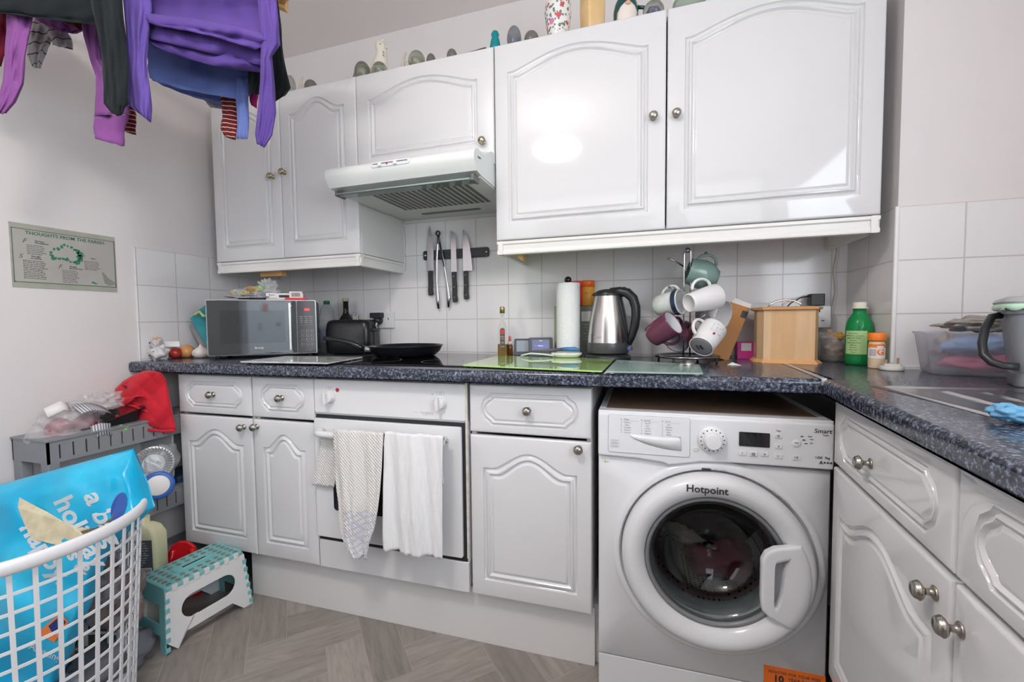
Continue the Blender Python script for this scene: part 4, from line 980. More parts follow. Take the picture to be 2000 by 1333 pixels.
# magnetic knife rack with knives and tongs
kr = thing('knife_rack', 'black magnetic knife strip on the tiles under the hood', 'knife rack', (.965,-.0064,1.357))
MB().rbox(0,.322,-.012,0,-.021,.021,.008,axis='y').build('strip', BLACKP, kr, bevel=.002)
for z in (-.009,.009): MB().box(.02,.302,-.0135,-.0118,z-.0035,z+.0035).build('magnet_rail', mat('rail_black', (.03,.03,.035), .2, metal=.3), kr)
for x in (.010,.312): MB().lathe([(.006,0),(.006,.001),(0,.001)], n=16, M=R).build('screw', STEEL, kr, loc=(x,-.012,0))
tag(MB().ball((1.262,-.0185,1.348), .004,.001,.003, n=8).build('blue_speck', mat('blue_mark', (.10,.12,.6), .5)), 'tiny blue mark at the right end of the knife strip', 'sticker')
BLADE = mat('blade_steel', (.55,.53,.55), .18, metal=1)
def knife(label, x, ztip, zheel, zend, wid, kind, lean=0):
    t = thing('kitchen_knife', label, 'knife', (x, -.0212, zheel), 0, 'kitchen knives on the magnetic strip', ry=lean)
    L = ztip-zheel
    if kind == 'serr': out = [(-wid/2,0),(wid/2,0),(wid*.5,L*.85),(wid*.25,L*.93),(-wid*.35,L)]
    elif kind == 'carve': out = [(-wid*.5,0),(wid*.5,0),(wid*.5,L*.45),(wid*.38,L*.68),(wid*.16,L*.86),(-.002,L),(-wid*.30,L*.80),(-wid*.45,L*.5)]
    else: out = [(-wid*.4,0),(wid*.60,-.0),(wid*.60,.012),(wid*.50,L*.35),(wid*.34,L*.62),(wid*.05,L*.88),(-wid*.3,L),(-wid*.38,L*.85)]
    MB().prism([(a, z) for a, z in out], -.001, .001, lambda a,c,d: (a,d,c)).build('blade', BLADE, t)
    H = zheel-zend
    hp_ = [(-.010,0),(.010,0),(.0095,-H*.25),(.011,-H*.5),(.0095,-H*.75),(.013,-H*.93),(.008,-H),(-.009,-H),(-.011,-H*.8),(-.009,-H*.5),(-.010,-H*.2)]
    if kind == 'chef': hp_ = [(a-.004, z) for a, z in hp_]
    hnd = MB().prism(hp_, -.008, .008, lambda a,c,d: (a,d,c)).build('handle', BLACKP, t, bevel=.003)
    if kind != 'carve':
        for f in (.15,.5,.85): MB().lathe([(.0028,0),(.0028,.0008),(0,.0008)], n=12, M=R).build('rivet', STEEL, hnd, loc=(-.004 if kind=='chef' else 0,-.008,-H*f))
    return t
knife('carving knife with a plain black handle, leftmost on the magnetic strip', 1.003, 1.492, 1.285, 1.172, .034, 'carve', .01)
knife('bread knife with square tip and riveted handle, middle of the magnetic strip', 1.122, 1.462, 1.275, 1.138, .028, 'serr', -.02)
knife('chef knife with broad blade, rightmost on the magnetic strip', 1.184, 1.462, 1.277, 1.150, .045, 'chef')
tg = thing('kitchen_tongs', 'steel kitchen tongs hanging between the knives', 'tongs', (1.047,-.0215,1.40))
b = MB().loft([[(q*cos(2*pi*k/20)*1, -.004+s_, .052+q*1.1*sin(2*pi*k/20)) for k in range(20)] for q, s_ in ((.006,-.004),(.0115,-.004),(.0115,.004),(.006,.004),(.006,-.004))], cap=(False,False)); b.build('hanging_ring', BLACKP, tg, auto=40)
def arm(pts, w_):
    b = MB(); b.tube(pts, w_, 8); b.v = [(x, -.004+(y+.004)*.5, z) for x, y, z in b.v]; return b.build('arm', BLADE, tg)
arm([(0,-.004,.045),(-.004,-.004,.0),(-.010,-.004,-.08),(-.012,-.004,-.17),(-.008,-.004,-.25),(-.004,-.004,-.29)], [.004,.0055,.006,.0055,.009,.006])
arm([(.002,-.004,.045),(.010,-.004,.0),(.026,-.004,-.08),(.040,-.004,-.17),(.048,-.004,-.24),(.046,-.004,-.285)], [.004,.0055,.006,.0055,.009,.006])
MB().tube([(.010,-.010,.01),(.030,-.010,-.10)], [.004,.003], 8).build('grip', BLACKP, tg)
# oil bottle, dropper bottle
p = on_top(982,-.135,697); 
t = thing('oil_bottle', 'small square glass oil bottle with a gold cap at the edge of the green board', 'bottle', p, .3)
b = MB(); rings = []
for z, w_ in ((0,.017),(.004,.0195),(.10,.0195),(.125,.017),(.145,.009),(.150,.0075),(.182,.0075)):
    m_ = MB().rbox(-w_,w_,-w_,w_,0,1,w_*.45,4); N = len(m_.v)//2; rings.append([(q_[0],q_[1],z) for q_ in m_.v[:N]])
b.loft(rings).build('body', GLASSM, t)
m_ = MB().rbox(-.0178,.0178,-.0178,.0178,.003,.052,.007,4).build('oil', mat('oil', (.28,.16,.03), .1), t)
MB().lathe([(.0105,.178),(.0105,.200),(.009,.204),(0,.204)], n=20).build('cap', mat('gold_cap', (.50,.38,.18), .3, metal=.8), t)
MB().rbox(-.010,.010,-.0206,-.0196,.030,.118,.009,axis='y').build('label', mat('dark_label', (.10,.08,.07), .5), t)
MB().rbox(-.0075,.0075,-.0212,-.0204,.092,.112,.007,axis='y').build('red_seal', mat('label_red', (.55,.03,.05), .5), t)
b = MB(); join(b, text_mb('DIPAL', .006, onf(0,.082,-.0212))); join(b, text_mb('OLIVE', .005, onf(0,.074,-.0212))); join(b, text_mb('O', .010, onf(0,.058,-.0212))); join(b, text_mb('EXTRA', .005, onf(0,.042,-.0212))); b.build('lettering', mat('cream_print', (.7,.65,.5), .5), t)
p = on_top(996,-.10,694)
t = thing('dropper_bottle', 'small brown dropper bottle with a red and white top behind the oil bottle', 'bottle', p)
MB().lathe([(.009,0),(.0125,.002),(.0125,.040),(.010,.047),(.008,.049)], n=24).build('body', mat('amber_glass', (.14,.05,.01), .08), t)
MB().lathe([(.009,.048),(.009,.060),(.0055,.0605),(.0055,.062)], n=20).build('collar', WPLAS, t)
MB().lathe([(.006,.061),(.0065,.068),(.0055,.080),(.002,.084),(0,.084)], n=20).build('teat', mat('coral_rubber', (.72,.16,.12), .4), t)
# two small smart displays
def display(label, u, y, w_, h_, scr, rz, txt):
    t = thing('energy_display', label, 'energy monitor', on_top(u, y, 693), rz, 'small grey display units')
    M_ = Matrix.Rotation(-.16, 4, 'X')
    MB().rbox(-w_/2,w_/2,-.006,.010,.001,h_,.007,axis='y',M=M_).build('casing', mat('slate_plastic', (.07,.08,.10), .4), t, bevel=.002)
    s_ = MB().rbox(-w_*.36,w_*.36,-.0068,-.0058,h_*.24,h_*.88,.002,axis='y',M=M_).build('screen', mat('screen_'+txt, scr, .15, emit=scr, es=.15), t)
    if txt == 'b':
        MB().box(-w_*.27,w_*.27,-.0074,-.0066,h_*.52,h_*.60,M=M_).build('screen_bar', mat('bar_blue', (.10,.12,.5), .3, emit=(.10,.13,.6), es=.7), s_)
        b = MB(); join(b, text_mb('Home', h_*.10, M_ @ onf(0,h_*.56,-.0080))); join(b, text_mb('12:00', h_*.07, M_ @ onf(0,h_*.82,-.0078))); join(b, text_mb('OK', h_*.06, M_ @ onf(0,h_*.30,-.0078))); b.build('screen_text', mat('screen_white', (.8,.8,.9), .3, emit=(.7,.72,.9), es=.8), s_)
    else:
        b = MB(); join(b, text_mb('21', h_*.14, M_ @ onf(0,h_*.58,-.0078))); b.build('screen_text', GREYINK, s_)
    return t
display('small grey display with a pale panel, left of the pair by the paper roll', 1021, -.088, .072, .072, (.30,.34,.38), .25, 'a')
display('small grey display with lit blue menu, right of the pair by the paper roll', 1056, -.115, .098, .078, (.17,.18,.28), .25, 'b')
MB_ = MB().tube([on_top(1080,-.10)+Vector((0,0,.012)), on_top(1088,-.095)+Vector((0,0,.022)), on_top(1094,-.09)+Vector((0,0,.008)), on_top(1102,-.085)+Vector((0,0,.004))], .0022, 8)
tag(MB_.build('cable', BLACKP), 'short black lead from the blue-screened display to the paper roll', 'cable')
# kitchen roll on its stand
p = on_top(1110,-.14,690)
t = thing('kitchen_roll_holder', 'tall white roll of kitchen paper on a stand between the displays and the kettle', 'kitchen roll', p)
MB().lathe([(0,.0),(.06,.0),(.06,.008),(.052,.012),(0,.012)], n=40).build('stand_base', PEWTER, t)
zr = zat(1110,554,p)
MB().lathe([(.012,.013),(.0455,.013),(.0455,zr),(.020,zr),(.020,zr-.03),(.012,zr-.03)], n=64).build('paper_roll', mat('kitchen_paper', (.78,.80,.81), .75, bump=('voronoi', 110, .35)), t, auto=40)
MB().lathe([(.006,.01),(.006,zr+.004),(.013,zr+.006),(.014,zr+.014),(.011,zr+.022),(.005,zr+.026),(0,zr+.026)], n=24).build('stand_knob', mat('dark_knob', (.05,.045,.04), .2, metal=.6), t)
# green-grey cartons and canisters behind roll
p = on_top(1150,-.045,690); pz = zat(1155,598,p)
t = thing('tea_carton', 'grey-green box carton standing behind the kitchen roll and kettle', 'carton', on_top(1083,-.055,690), 0)
xw_ = (on_top(1172,-.055)-on_top(1083,-.055)).x
MB().box(0,xw_,0,.045,.0,pz).build('box', mat('greygreen_card', (.20,.215,.20), .5), t, bevel=.001)
MB().box(-.0005,.020,-.0008,0,.055,pz-.004).build('olive_band', mat('olive_print', (.32,.38,.22), .5), t)
MB().box(xw_*.60,xw_*.84,-.0008,0,pz-.062,pz-.022).build('white_patch', CARD, t)
b = MB()
for k in range(7): join(b, text_mb(['Ingredients','sugar oats','MILK','Best before','Net wt','STORE COOL','recycle'][k], .007, onf(xw_*.74,pz-.075-.012*k,-.001)))
b.build('lettering', mat('pale_ink2', (.65,.65,.6), .5), t)
def canister(label, u, cm, lm, h, r, nm):
    p = on_top(u,-.032,690)+Vector((0,0,pz)); t = thing('spice_canister', label, 'canister', p, 0, 'canisters standing on the grey-green carton')
    MB().lathe([(r*.97,.0006),(r,.003),(r,h*.74),(r*.96,h*.75)], n=28).build('body', cm, t)
    MB().lathe([(r*1.03,h*.75),(r*1.03,h*.97),(r*.95,h),(0,h)], n=28).build('lid', lm, t)
    arc_text(nm, .010, r, h*.5, t, mat('brown_print', (.35,.12,.02), .5), 0)
canister('yellow-orange canister with an orange-red lid behind the kettle', 1149, mat('amber_card', (.80,.36,.05), .4), mat('orange_lid', (.85,.16,.02), .35), zat(1149,549,on_top(1149,-.032))-pz, .0265, 'SALT')
canister('red canister partly hidden behind the kitchen roll', 1128, mat('crimson_card', (.62,.05,.06), .4), mat('crimson_lid', (.68,.07,.07), .35), zat(1131,550,on_top(1128,-.032))-pz, .0265, 'SPICE')
# kettle
p = on_top(1187,-.17,690)
kt = thing('kettle', 'brushed steel jug kettle with black handle on its round base', 'kettle', p, radians(-10))
MB().lathe([(0,0),(.082,0),(.084,.003),(.084,.012),(.080,.018),(.070,.021),(0,.022)], n=56).build('power_base', BLACKP, kt)
ztop = zat(1187,573,p)
kb = [(.0,.024),(.073,.024),(.076,.028),(.0765,.060),(.0755,.062),(.0755,.064)]
MB().lathe(kb, n=56, cap=(True,False)).build('lower_band', mat('grey_band', (.06,.062,.066), .3), kt)
BR_ = mat('brushed_steel', (.60,.58,.56), .24, metal=1); nt, b_ = nodes(BR_)
bt = [(.0755,.062),(.0750,.066),(.0735,.09),(.069,.13),(.0625,.17),(.055,.205),(.0495,ztop-.012)]
MB().lathe(bt, n=64, cap=(False,False)).build('jug', BR_, kt)
MB().lathe([(.0495,ztop-.0125),(.050,ztop-.006),(.046,ztop+.003),(.034,ztop+.010),(.015,ztop+.014),(0,ztop+.0145)], n=48, cap=(False,True)).build('lid', BLACKP, kt)
# spout lip at left, black back strip and loop handle at right
b = MB(); b.add([(-.047,-.014,ztop-.012),(-.047,.014,ztop-.012),(-.062,0,ztop-.004),(-.040,-.014,ztop+.004),(-.040,.014,ztop+.004)], [(0,2,1),(0,3,2),(1,2,4),(3,4,2)]); b.build('spout', BLACKP, kt, solid=.002)
b = MB(); rings = []
for r, z in bt: 
    wv_ = .42+.35*(1-(z-.06)/(ztop-.07)) if False else .50-.30*((ztop-z)/(ztop-.06))
    rings.append([((r+.0015)*cos(a), (r+.0015)*sin(a), z) for a in [wv_*(k/8*2-1) for k in range(9)]])
b.loft(rings, closed=False).build('rear_strip', BLACKP, kt, solid=.002)
hp3 = [(.010,0,ztop+.004),(.045,0,ztop+.004),(.072,0,ztop-.002),(.092,0,ztop-.022),(.102,0,ztop-.055),(.103,0,ztop-.09),(.098,0,ztop-.125),(.088,0,ztop-.16),(.077,0,ztop-.19)]
b = MB().tube(hp3, [.015,.0175,.018,.0175,.0165,.016,.0155,.013,.010], 14); b.v = [(x, y*1.15, z) for x, y, z in b.v]; b.build('handle', BLACKP, kt)
MB().rbox(.052,.066,-.008,.008,ztop+.010,ztop+.020,.003).build('lid_button', BLACKP, kt, bevel=.002)
MB().rbox(.066,.090,-.012,.012,.036,.048,.004).build('switch', mat('blue_switch', (.05,.09,.30), .2), kt, bevel=.002)
MB().rbox(-.03,-.005,-.0765,-.0745,.083,.086,.001,axis='y').build('maker_mark', GREYINK, kt)
# cutting boards
t, pts, P, c = board('chopping_board', 'lime green glass chopping board at the front of the worktop', 'chopping board', [(975,694.5),(902,713),(1176,725),(1201,700.5)], WTOP+.0085, .0045, mat('lime_glass', (.42,.66,.20), .04, coat=.6))
for i in range(4): q_ = (P[i]-c)*.88; MB().lathe([(.006,-.0038),(.006,0)], n=12).build('foot', WPLAS, t, loc=(q_.x,q_.y,0))
t, pts, P, c = board('chopping_board', 'plain frosted glass chopping board right of the lime green one', 'chopping board', [(1204,703),(1182,725.5),(1374,729),(1366,712)], WTOP+.0085, .0045, mat('frost_glass', (.50,.68,.62), .10, alpha=.55))
for i in range(4): q_ = (P[i]-c)*.88; MB().lathe([(.006,-.0038),(.006,0)], n=12).build('foot', WPLAS, t, loc=(q_.x,q_.y,0))
# spoon rest with utensil
p = on_z(1083,698,WTOP+.009); p.z = WTOP+.0092
sr = thing('spoon_rest', 'white ceramic spoon rest on the lime green board', 'spoon rest', p, radians(4))
b = MB(); rings = []
for s_, z in ((.3,0),(.75,.001),(.95,.010),(1.0,.017),(.96,.0175),(.88,.008),(.3,.004)):
    rings.append([((.058*cos(2*pi*k/40)*s_+.045, .032*sin(2*pi*k/40)*s_, z)) for k in range(40)])
b.loft(rings).build('bowl', mat('white_ceramic', (.76,.76,.73), .12), sr)
b = MB(); rings = []
for x, w_, z in ((.0,.020,.006),(-.04,.014,.010),(-.09,.012,.013),(-.128,.010,.004)): rings.append([(x,-w_,z),(x,-w_*.5,z-.003),(x,w_*.5,z-.003),(x,w_,z),(x,w_*.9,z+.004),(x,0,z+.001),(x,-w_*.9,z+.004)])
b.loft(rings).build('handle', mat('white_ceramic', (.76,.76,.73), .12), sr)
ut = thing('whisk_spoon', 'grey utensil with a blue handle end resting in the spoon rest', 'utensil', p+Vector((0,0,.020)), radians(4))
MB().tube([(-.10,0,.0),(-.04,0,.004),(.03,0,.009)], [.0035,.005,.007], 10).build('shaft', mat('grey_silicone', (.10,.11,.12), .4), ut)
MB().tube([(.03,0,.009),(.075,0,.010),(.092,0,.006)], [.0078,.009,.006], 12).build('handle', mat('blue_handle', (.06,.20,.42), .35), ut)
# cables on the worktop
def cable(label, pts, r=.0028, m=BLACKP, name='cable', group=None):
    P = [on_z(u, v, WTOP+.004+dz) if dz is not None else None for u, v, dz in pts]
    # smooth (Catmull)
    Q = []
    for i in range(len(P)-1):
        p0, p1, p2, p3 = P[max(i-1,0)], P[i], P[i+1], P[min(i+2,len(P)-1)]
        for k in range(6):
            t_ = k/6; Q.append(.5*((2*p1)+(p2-p0)*t_+(2*p0-5*p1+4*p2-p3)*t_**2+(3*p1-p0-3*p2+p3)*t_**3))
    Q.append(P[-1])
    return tag(MB().tube(Q, r, 8).build(name, m), label, 'cable', group)
cable('black lead running from the kettle to the mug tree', [(1228,690,0),(1250,691,0),(1275,692,0),(1300,693,0)])
cable('black lead looping behind the mug tree towards the wooden box', [(1405,694,0),(1425,697,0),(1450,690,.0),(1478,688,0)])
# white shard
p = on_z(1434,714,WTOP+.001)
sh = MB().add([(-.019,.004,.0004),(-.004,.012,.008),(.019,-.004,.0004),(.004,-.009,.0004),(-.010,-.004,.0004)], [(0,1,2,3,4)]).build('broken_fragment', mat('white_ceramic', (.76,.76,.73), .12), solid=.0012, loc=p); tag(sh, 'white broken fragment lying on the worktop before the wooden box', 'fragment')
# measuring spoon on the glass board
p = on_z(1342,712,WTOP+.010)
t = thing('metal_spoon', 'small steel scoop lying upside down on the frosted glass board', 'spoon', Vector((p.x,p.y,WTOP+.0092)), radians(250))
MB().ball((0,0,.001), .024,.022,.013, n=24).build('bowl', STEEL, t)
MB().tube([(.018,0,.006),(.04,0,.004),(.062,0,.003)], [.005,.004,.005], 8).build('handle', STEEL, t)
# ---- mug tree
p = on_top(1341,-.235,696); p.z = WTOP+.0004
mt = thing('mug_tree', 'chrome wire mug tree with a round base right of the kettle', 'mug tree', p, radians(18))
def circ(r, z, n=48): return [(r*cos(2*pi*k/n), r*sin(2*pi*k/n), z) for k in range(n)]
DCH = mat('dark_chrome', (.28,.27,.27), .15, metal=1)
MB().tube(circ(.100,.022), .0045, 10, closed=True).tube(circ(.088,.022), .003, 8, closed=True).build('base_ring', DCH, mt)
MB().lathe([(0,.020),(.088,.020),(.088,.0225),(0,.0225)], n=48).build('base_disc', mat('black_disc', (.02,.02,.022), .2), mt)
for a in (.8, 2.4, 3.9, 5.5): MB().tube([(.096*cos(a),.096*sin(a),.021),(.098*cos(a),.098*sin(a),.0)], .004, 8).build('foot', BLACKP, mt)
zt = zat(1341,487,p)
MB().tube([(-.011,0,.022),(-.011,0,zt-.010),(-.007,0,zt-.002),(0,0,zt),(.007,0,zt-.002),(.011,0,zt-.010),(.011,0,.022)], .0026, 10).build('stem', CHROME, mt)
MB().ball((0,0,zt-.004), .009,.007,.009, n=16).build('finial', DCH, mt)
def lp(u, v, dd):   # photo spot, dd metres nearer(-)/farther(+) than the tree axis, in tree coordinates
    q_ = at(u, v, (p-CAM).dot(FW)+dd); q_ = q_-p; c_, s_ = cos(-radians(18)), sin(-radians(18)); return Vector((q_.x*c_-q_.y*s_, q_.x*s_+q_.y*c_, q_.z))
for a in (((1338,523,.0),(1325,514,.0),(1306,505,-.02)), ((1338,530,.0),(1355,515,.03),(1379,494,.05)), ((1338,578,0),(1322,567,-.02),(1307,561,-.03)), ((1343,640,0),(1362,625,-.03),(1382,612,-.05))):
    P = [lp(*q_) for q_ in a]; MB().tube(P, [.0028]*3, 8).ball(P[-1], .0045, n=12).build('branch', DCH, mt)
def mug(label, cu, cv, dd, axis, r, h, outer, inner, hd, rb=None, foot=.62, belly=1.0, extra=None):
    """centre spot, axis = view-space direction (right, up, away) of the mouth; hd = handle direction likewise"""
    ctr = at(cu, cv, (p-CAM).dot(FW)+dd)
    def vw(a): return (RT*a[0]+UP*a[1]+FW*a[2]).normalized()
    az = vw(axis); hx_ = vw(hd); hx_ = (hx_-az*hx_.dot(az)).normalized(); hy = az.cross(hx_)
    t = bpy.data.objects.new('mug', None); COL.objects.link(t); t.empty_display_size = .02
    M_ = Matrix((hx_, hy, az)).transposed().to_4x4(); M_.translation = ctr-az*h/2; t.matrix_world = M_
    tag(t, label, 'mug', 'mugs hanging on the mug tree')
    rb = rb or r*.9; tk = .0032
    prof = [(0,.004),(rb*foot,.003),(rb*foot,0),(rb*foot+.003,0),(rb*.93,.006),(rb*belly,.02),((r+rb)/2*belly,h*.5),(r,h-.006),(r,h-.001),(r-tk*.5,h),(r-tk,h-.002)]
    MB().lathe(prof, n=48, cap=(True,False)).build('body', outer, t)
    MB().lathe([(r-tk,h-.0015),((r+rb)/2*belly-tk,h*.5),(rb*belly-tk,.02),(rb*.85,.009),(0,.007)], n=48, cap=(False,True)).build('inside', inner, t)
    b = MB(); K = 14; pts = []
    for k in range(K+1):
        a = -pi/2+pi*k/K; pts.append((r*.93+.028*cos(a), 0, h*.52+h*.32*sin(a)))
    b.tube(pts, .0048, 10); b.v = [(x, y*1.25, z) for x, y, z in b.v]; b.build('handle', extra or outer, t)
    return t
MW_ = mat('mug_white', (.78,.77,.77), .12); MG = mat('mug_green', (.16,.25,.22), .15, vary=(18,(.20,.30,.27),.3,.7)); MP = mat('mug_plum', (.13,.035,.07), .15)
MGREY = mat('mug_inner', (.66,.66,.70), .2)
mug('sage green round-bellied mug, topmost on the mug tree', 1371,537, .0, (-.93,.30,.15), .044,.098, MG, MG, (.1,1,-.5), rb=.034, belly=1.28, foot=.75)
mug('plain white mug pointing right, in the middle of the mug tree', 1372,586,-.055, (.93,.22,.28), .043,.112, MW_, MW_, (-.2,1,-.1), rb=.033, foot=.80)
t = mug('white mug with a dark blue rim band, left side of the mug tree', 1306,594,-.01, (.66,.10,-.75), .042,.094, mat('mug_marbled', (.66,.69,.68), .15, vary=(25,(.52,.56,.55),.4,.6)), MW_, (.3,.9,.2), rb=.036)
MB().lathe([(.0424,.074),(.0427,.090)], n=48, cap=(False,False)).build('rim_band', mat('navy_glaze', (.02,.035,.07), .2), t)
mug('wide white mug seen into its mouth, right of the mug tree', 1390,613, .005, (.55,-.22,-.80), .050,.088, mat('mug_pattern', (.60,.58,.58), .2, vary=(40,(.30,.28,.30),.45,.6)), MW_, (-.5,.7,.2), rb=.040)
mug('plum mug with pale inside, lowest left on the mug tree', 1293,645,-.045, (.58,.52,-.62), .043,.094, MP, MGREY, (.8,-.5,.1), rb=.038)
mug('plum mug behind the stem with its mouth turned down', 1331,655, .035, (-.62,-.50,-.55), .042,.094, MP, MGREY, (.3,.6,.3), rb=.038)
t = mug('white mug with tiny grey marks and a small heart, lowest right on the mug tree', 1381,660,-.055, (.62,.62,.48), .044,.098, MW_, MW_, (-.65,.75,-.1), rb=.039, foot=.92)
b = MB(); rn = random.Random(5)
bpy.context.view_layer.update(); cd_ = t.matrix_world.inverted() @ CAM; ca_ = math.atan2(cd_.y, cd_.x)
for k in range(34):
    a = ca_+rn.uniform(-.1,.9); z = .045+rn.random()*.040; b.ball((.0432*cos(a),.0432*sin(a),z), .0012,.0012,.0012, n=6)
b.build('speckle_print', GREYINK, t)
b = MB(); a = ca_+.25; b.ball((.0420*cos(a),.0420*sin(a),.040), .004,.004,.0045, n=10); b.build('heart_print', mat('heart_red', (.30,.02,.06), .4), t)
MB().lathe([(0,-.0006),(.030,-.0006),(.034,.0004),(0,.0004)], n=32).build('grey_base', mat('base_grey', (.22,.23,.24), .4), t)
MB().box(-.010,.008,-.003,.005,-.0012,-.0005).build('base_stamp', INK, t); MB().box(-.006,.012,-.013,-.008,-.0012,-.0005).build('base_stamp', INK, t)
# leaning brown carton, pink carton
P4 = [at(1395,690,1.62), at(1428,597,1.66)]
t = thing('cardboard_box', 'orange-brown cardboard box leaning behind the mug tree', 'cardboard box', on_top(1408,-.12,694)+Vector((0,0,.004)), radians(6), ry=radians(20))
MB().box(-.040,.026,0,.05,0,.20).build('box', mat('orange_card', (.52,.24,.07), .6, vary=(10,(.42,.20,.08),.4,.7)), t, bevel=.001)
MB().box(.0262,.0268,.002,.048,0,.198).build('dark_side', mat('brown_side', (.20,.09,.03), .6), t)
MB().box(.006,.0266,-.0006,.05,.16,.185).build('black_label', mat('charcoal_label', (.05,.05,.05), .5), t)
b = MB()
for k in range(7): b.box(.027,.0274,.014+.003*(k%2),.030,.02+.019*k,.030+.019*k)
b.build('side_print', INK, t)
MB().add([(-.040,.002,.20),(.026,.002,.20),(.028,.004,.214),(-.030,.004,.218)], [(0,1,2,3)]).build('torn_flap', CARD, t, solid=.001)
p_ = on_top(1452,-.075,700)
t = thing('pink_carton', 'bright pink carton half hidden left of the wooden box', 'carton', on_top(1440,-.07,700), 0)
MB().box(0,.085,0,.04,0,zat(1450,669,on_top(1440,-.07,700))).build('box', mat('magenta_card', (.62,.03,.28), .45), t, bevel=.001)
MB().box(.012,.045,-.0006,0,.03,.058).build('white_panel', CARD, t)
# wooden box / canister with steel hoop
bb0 = on_z(1481,709,WTOP); bb1 = on_z(1588,709,WTOP)
wr = math.atan2(-.018, .19)
wb = thing('wooden_bin', 'pale wooden lidded bin with a steel hoop handle', 'wooden bin', (2.305,-.205,WTOP+.0003), wr)
WOOD = mat('beech', (.66,.45,.26), .42); nt, b_ = nodes(WOOD)
tc = nt.nodes.new('ShaderNodeTexCoord'); mp = nt.nodes.new('ShaderNodeMapping'); mp.inputs['Scale'].default_value = (22,22,3); nt.links.new(tc.outputs['Object'], mp.inputs[0])
n = nt.nodes.new('ShaderNodeTexNoise'); n.inputs['Scale'].default_value = 2.5; n.inputs['Detail'].default_value = 6; nt.links.new(mp.outputs[0], n.inputs[0])
sp2 = nt.nodes.new('ShaderNodeSeparateXYZ'); nt.links.new(tc.outputs['Object'], sp2.inputs[0])
r0 = nt.nodes.new('ShaderNodeValToRGB'); r0.color_ramp.interpolation = 'CONSTANT'; es_ = r0.color_ramp.elements; es_[0].color = (.70,.50,.30,1); es_[0].position = 0; es_[1].position = .036/.2; es_[1].color = (.66,.42,.22,1)
for pp, cc in ((.105/.2,(.70,.47,.27)),(.15/.2,(.66,.43,.23))): e_ = es_.new(pp); e_.color = (*cc,1)
mm = mth(nt, 'MULTIPLY', sp2.outputs[0], 5.0); nt.links.new(mm, r0.inputs[0])
r1 = nt.nodes.new('ShaderNodeValToRGB'); r1.color_ramp.elements[0].color = (.80,.76,.70,1); r1.color_ramp.elements[1].color = (1.06,1.04,1.0,1); nt.links.new(n.outputs['Fac'], r1.inputs[0])
mx = nt.nodes.new('ShaderNodeMix'); mx.data_type = 'RGBA'; mx.blend_type = 'MULTIPLY'; mx.inputs[0].default_value = 1; nt.links.new(r0.outputs[0], mx.inputs[6]); nt.links.new(r1.outputs[0], mx.inputs[7]); nt.links.new(mx.outputs[2], b_.inputs['Base Color'])
hexp = lambda g_: [(-g_,.03),(.016-g_*.4,0-g_),(.158+g_*.4,0-g_),(.172+g_,.03),(.172+g_,.11),(.158+g_*.4,.14+g_),(.016-g_*.4,.14+g_),(-g_,.11)]
hz0 = .182
MB().prism(hexp(0), .006, hz0-.010).build('body', WOOD, wb, bevel=.0006)
OR = mat('orange_beech', (.70,.38,.16), .4)
def trimring(name, z0, z1, z2, g0, g1):
    return MB().loft([[(x,y,z) for x,y in hexp(g)] for g, z in ((g0,z0),(g1,z1),(g1,z2))], sm=False).build(name, OR, wb, bevel=.0006)
MB().loft([[(x,y,z) for x,y in hexp(g)] for g, z in ((.013,0),(.013,.003),(.001,.012))], sm=False).build('foot_moulding', OR, wb)
MB().loft([[(x,y,z) for x,y in hexp(g)] for g, z in ((.003,hz0-.010),(.011,hz0-.007),(.013,hz0),(.008,hz0+.001),(-.01,hz0+.003))], sm=False).build('lid', OR, wb)
MB().tube([(.036,.06,hz0+.003),(.042,.06,hz0+.012),(.06,.06,hz0+.022),(.085,.06,hz0+.026),(.11,.06,hz0+.022),(.128,.06,hz0+.012),(.134,.06,hz0+.003)], .0035, 10).build('hoop_handle', CHROME, wb)
# socket right, adapter, charger, cord
socket('white double socket on the tiles behind the wooden bin', 2.445, 2.545, 1.016, 1.092)
t = thing('plug_adapter', 'white block adapter plugged in behind the wooden bin', 'plug adapter', (2.523,-.0166,1.056), 0)
MB().rbox(-.022,.034,-.045,0,-.038,.036,.004,axis='y').build('block', WPLAS, t, bevel=.002)
for x, z, w_, h_ in ((.000,.020,.0035,.010),(.010,-.014,.009,.003)): MB().box(x-w_/2,x+w_/2,-.0454,-.0448,z-h_/2,z+h_/2).build('pin_hole', DARKGAP, t)
t = thing('phone_charger', 'black charger standing in the top of the white adapter', 'charger', (2.520,-.040,1.0935), 0)
MB().rbox(-.024,.020,-.020,.016,.001,.042,.004).build('body', BLACKP, t, bevel=.002)
MB().tube([(-.024,-.005,.035),(-.05,-.008,.030),(-.08,-.01,.012),(-.10,-.012,-.01)], .0022, 8).build('lead', BLACKP, t)
tag(MB().tube([(2.585,-.010,1.335),(2.590,-.012,1.28),(2.580,-.012,1.22),(2.588,-.012,1.15),(2.578,-.012,1.08),(2.572,-.013,1.00),(2.575,-.013,.93)], .0038, 8).build('cable', mat('offwhite_cable', (.66,.63,.60), .5)), 'pale cable running down the tiles beside the chimney corner', 'cable')
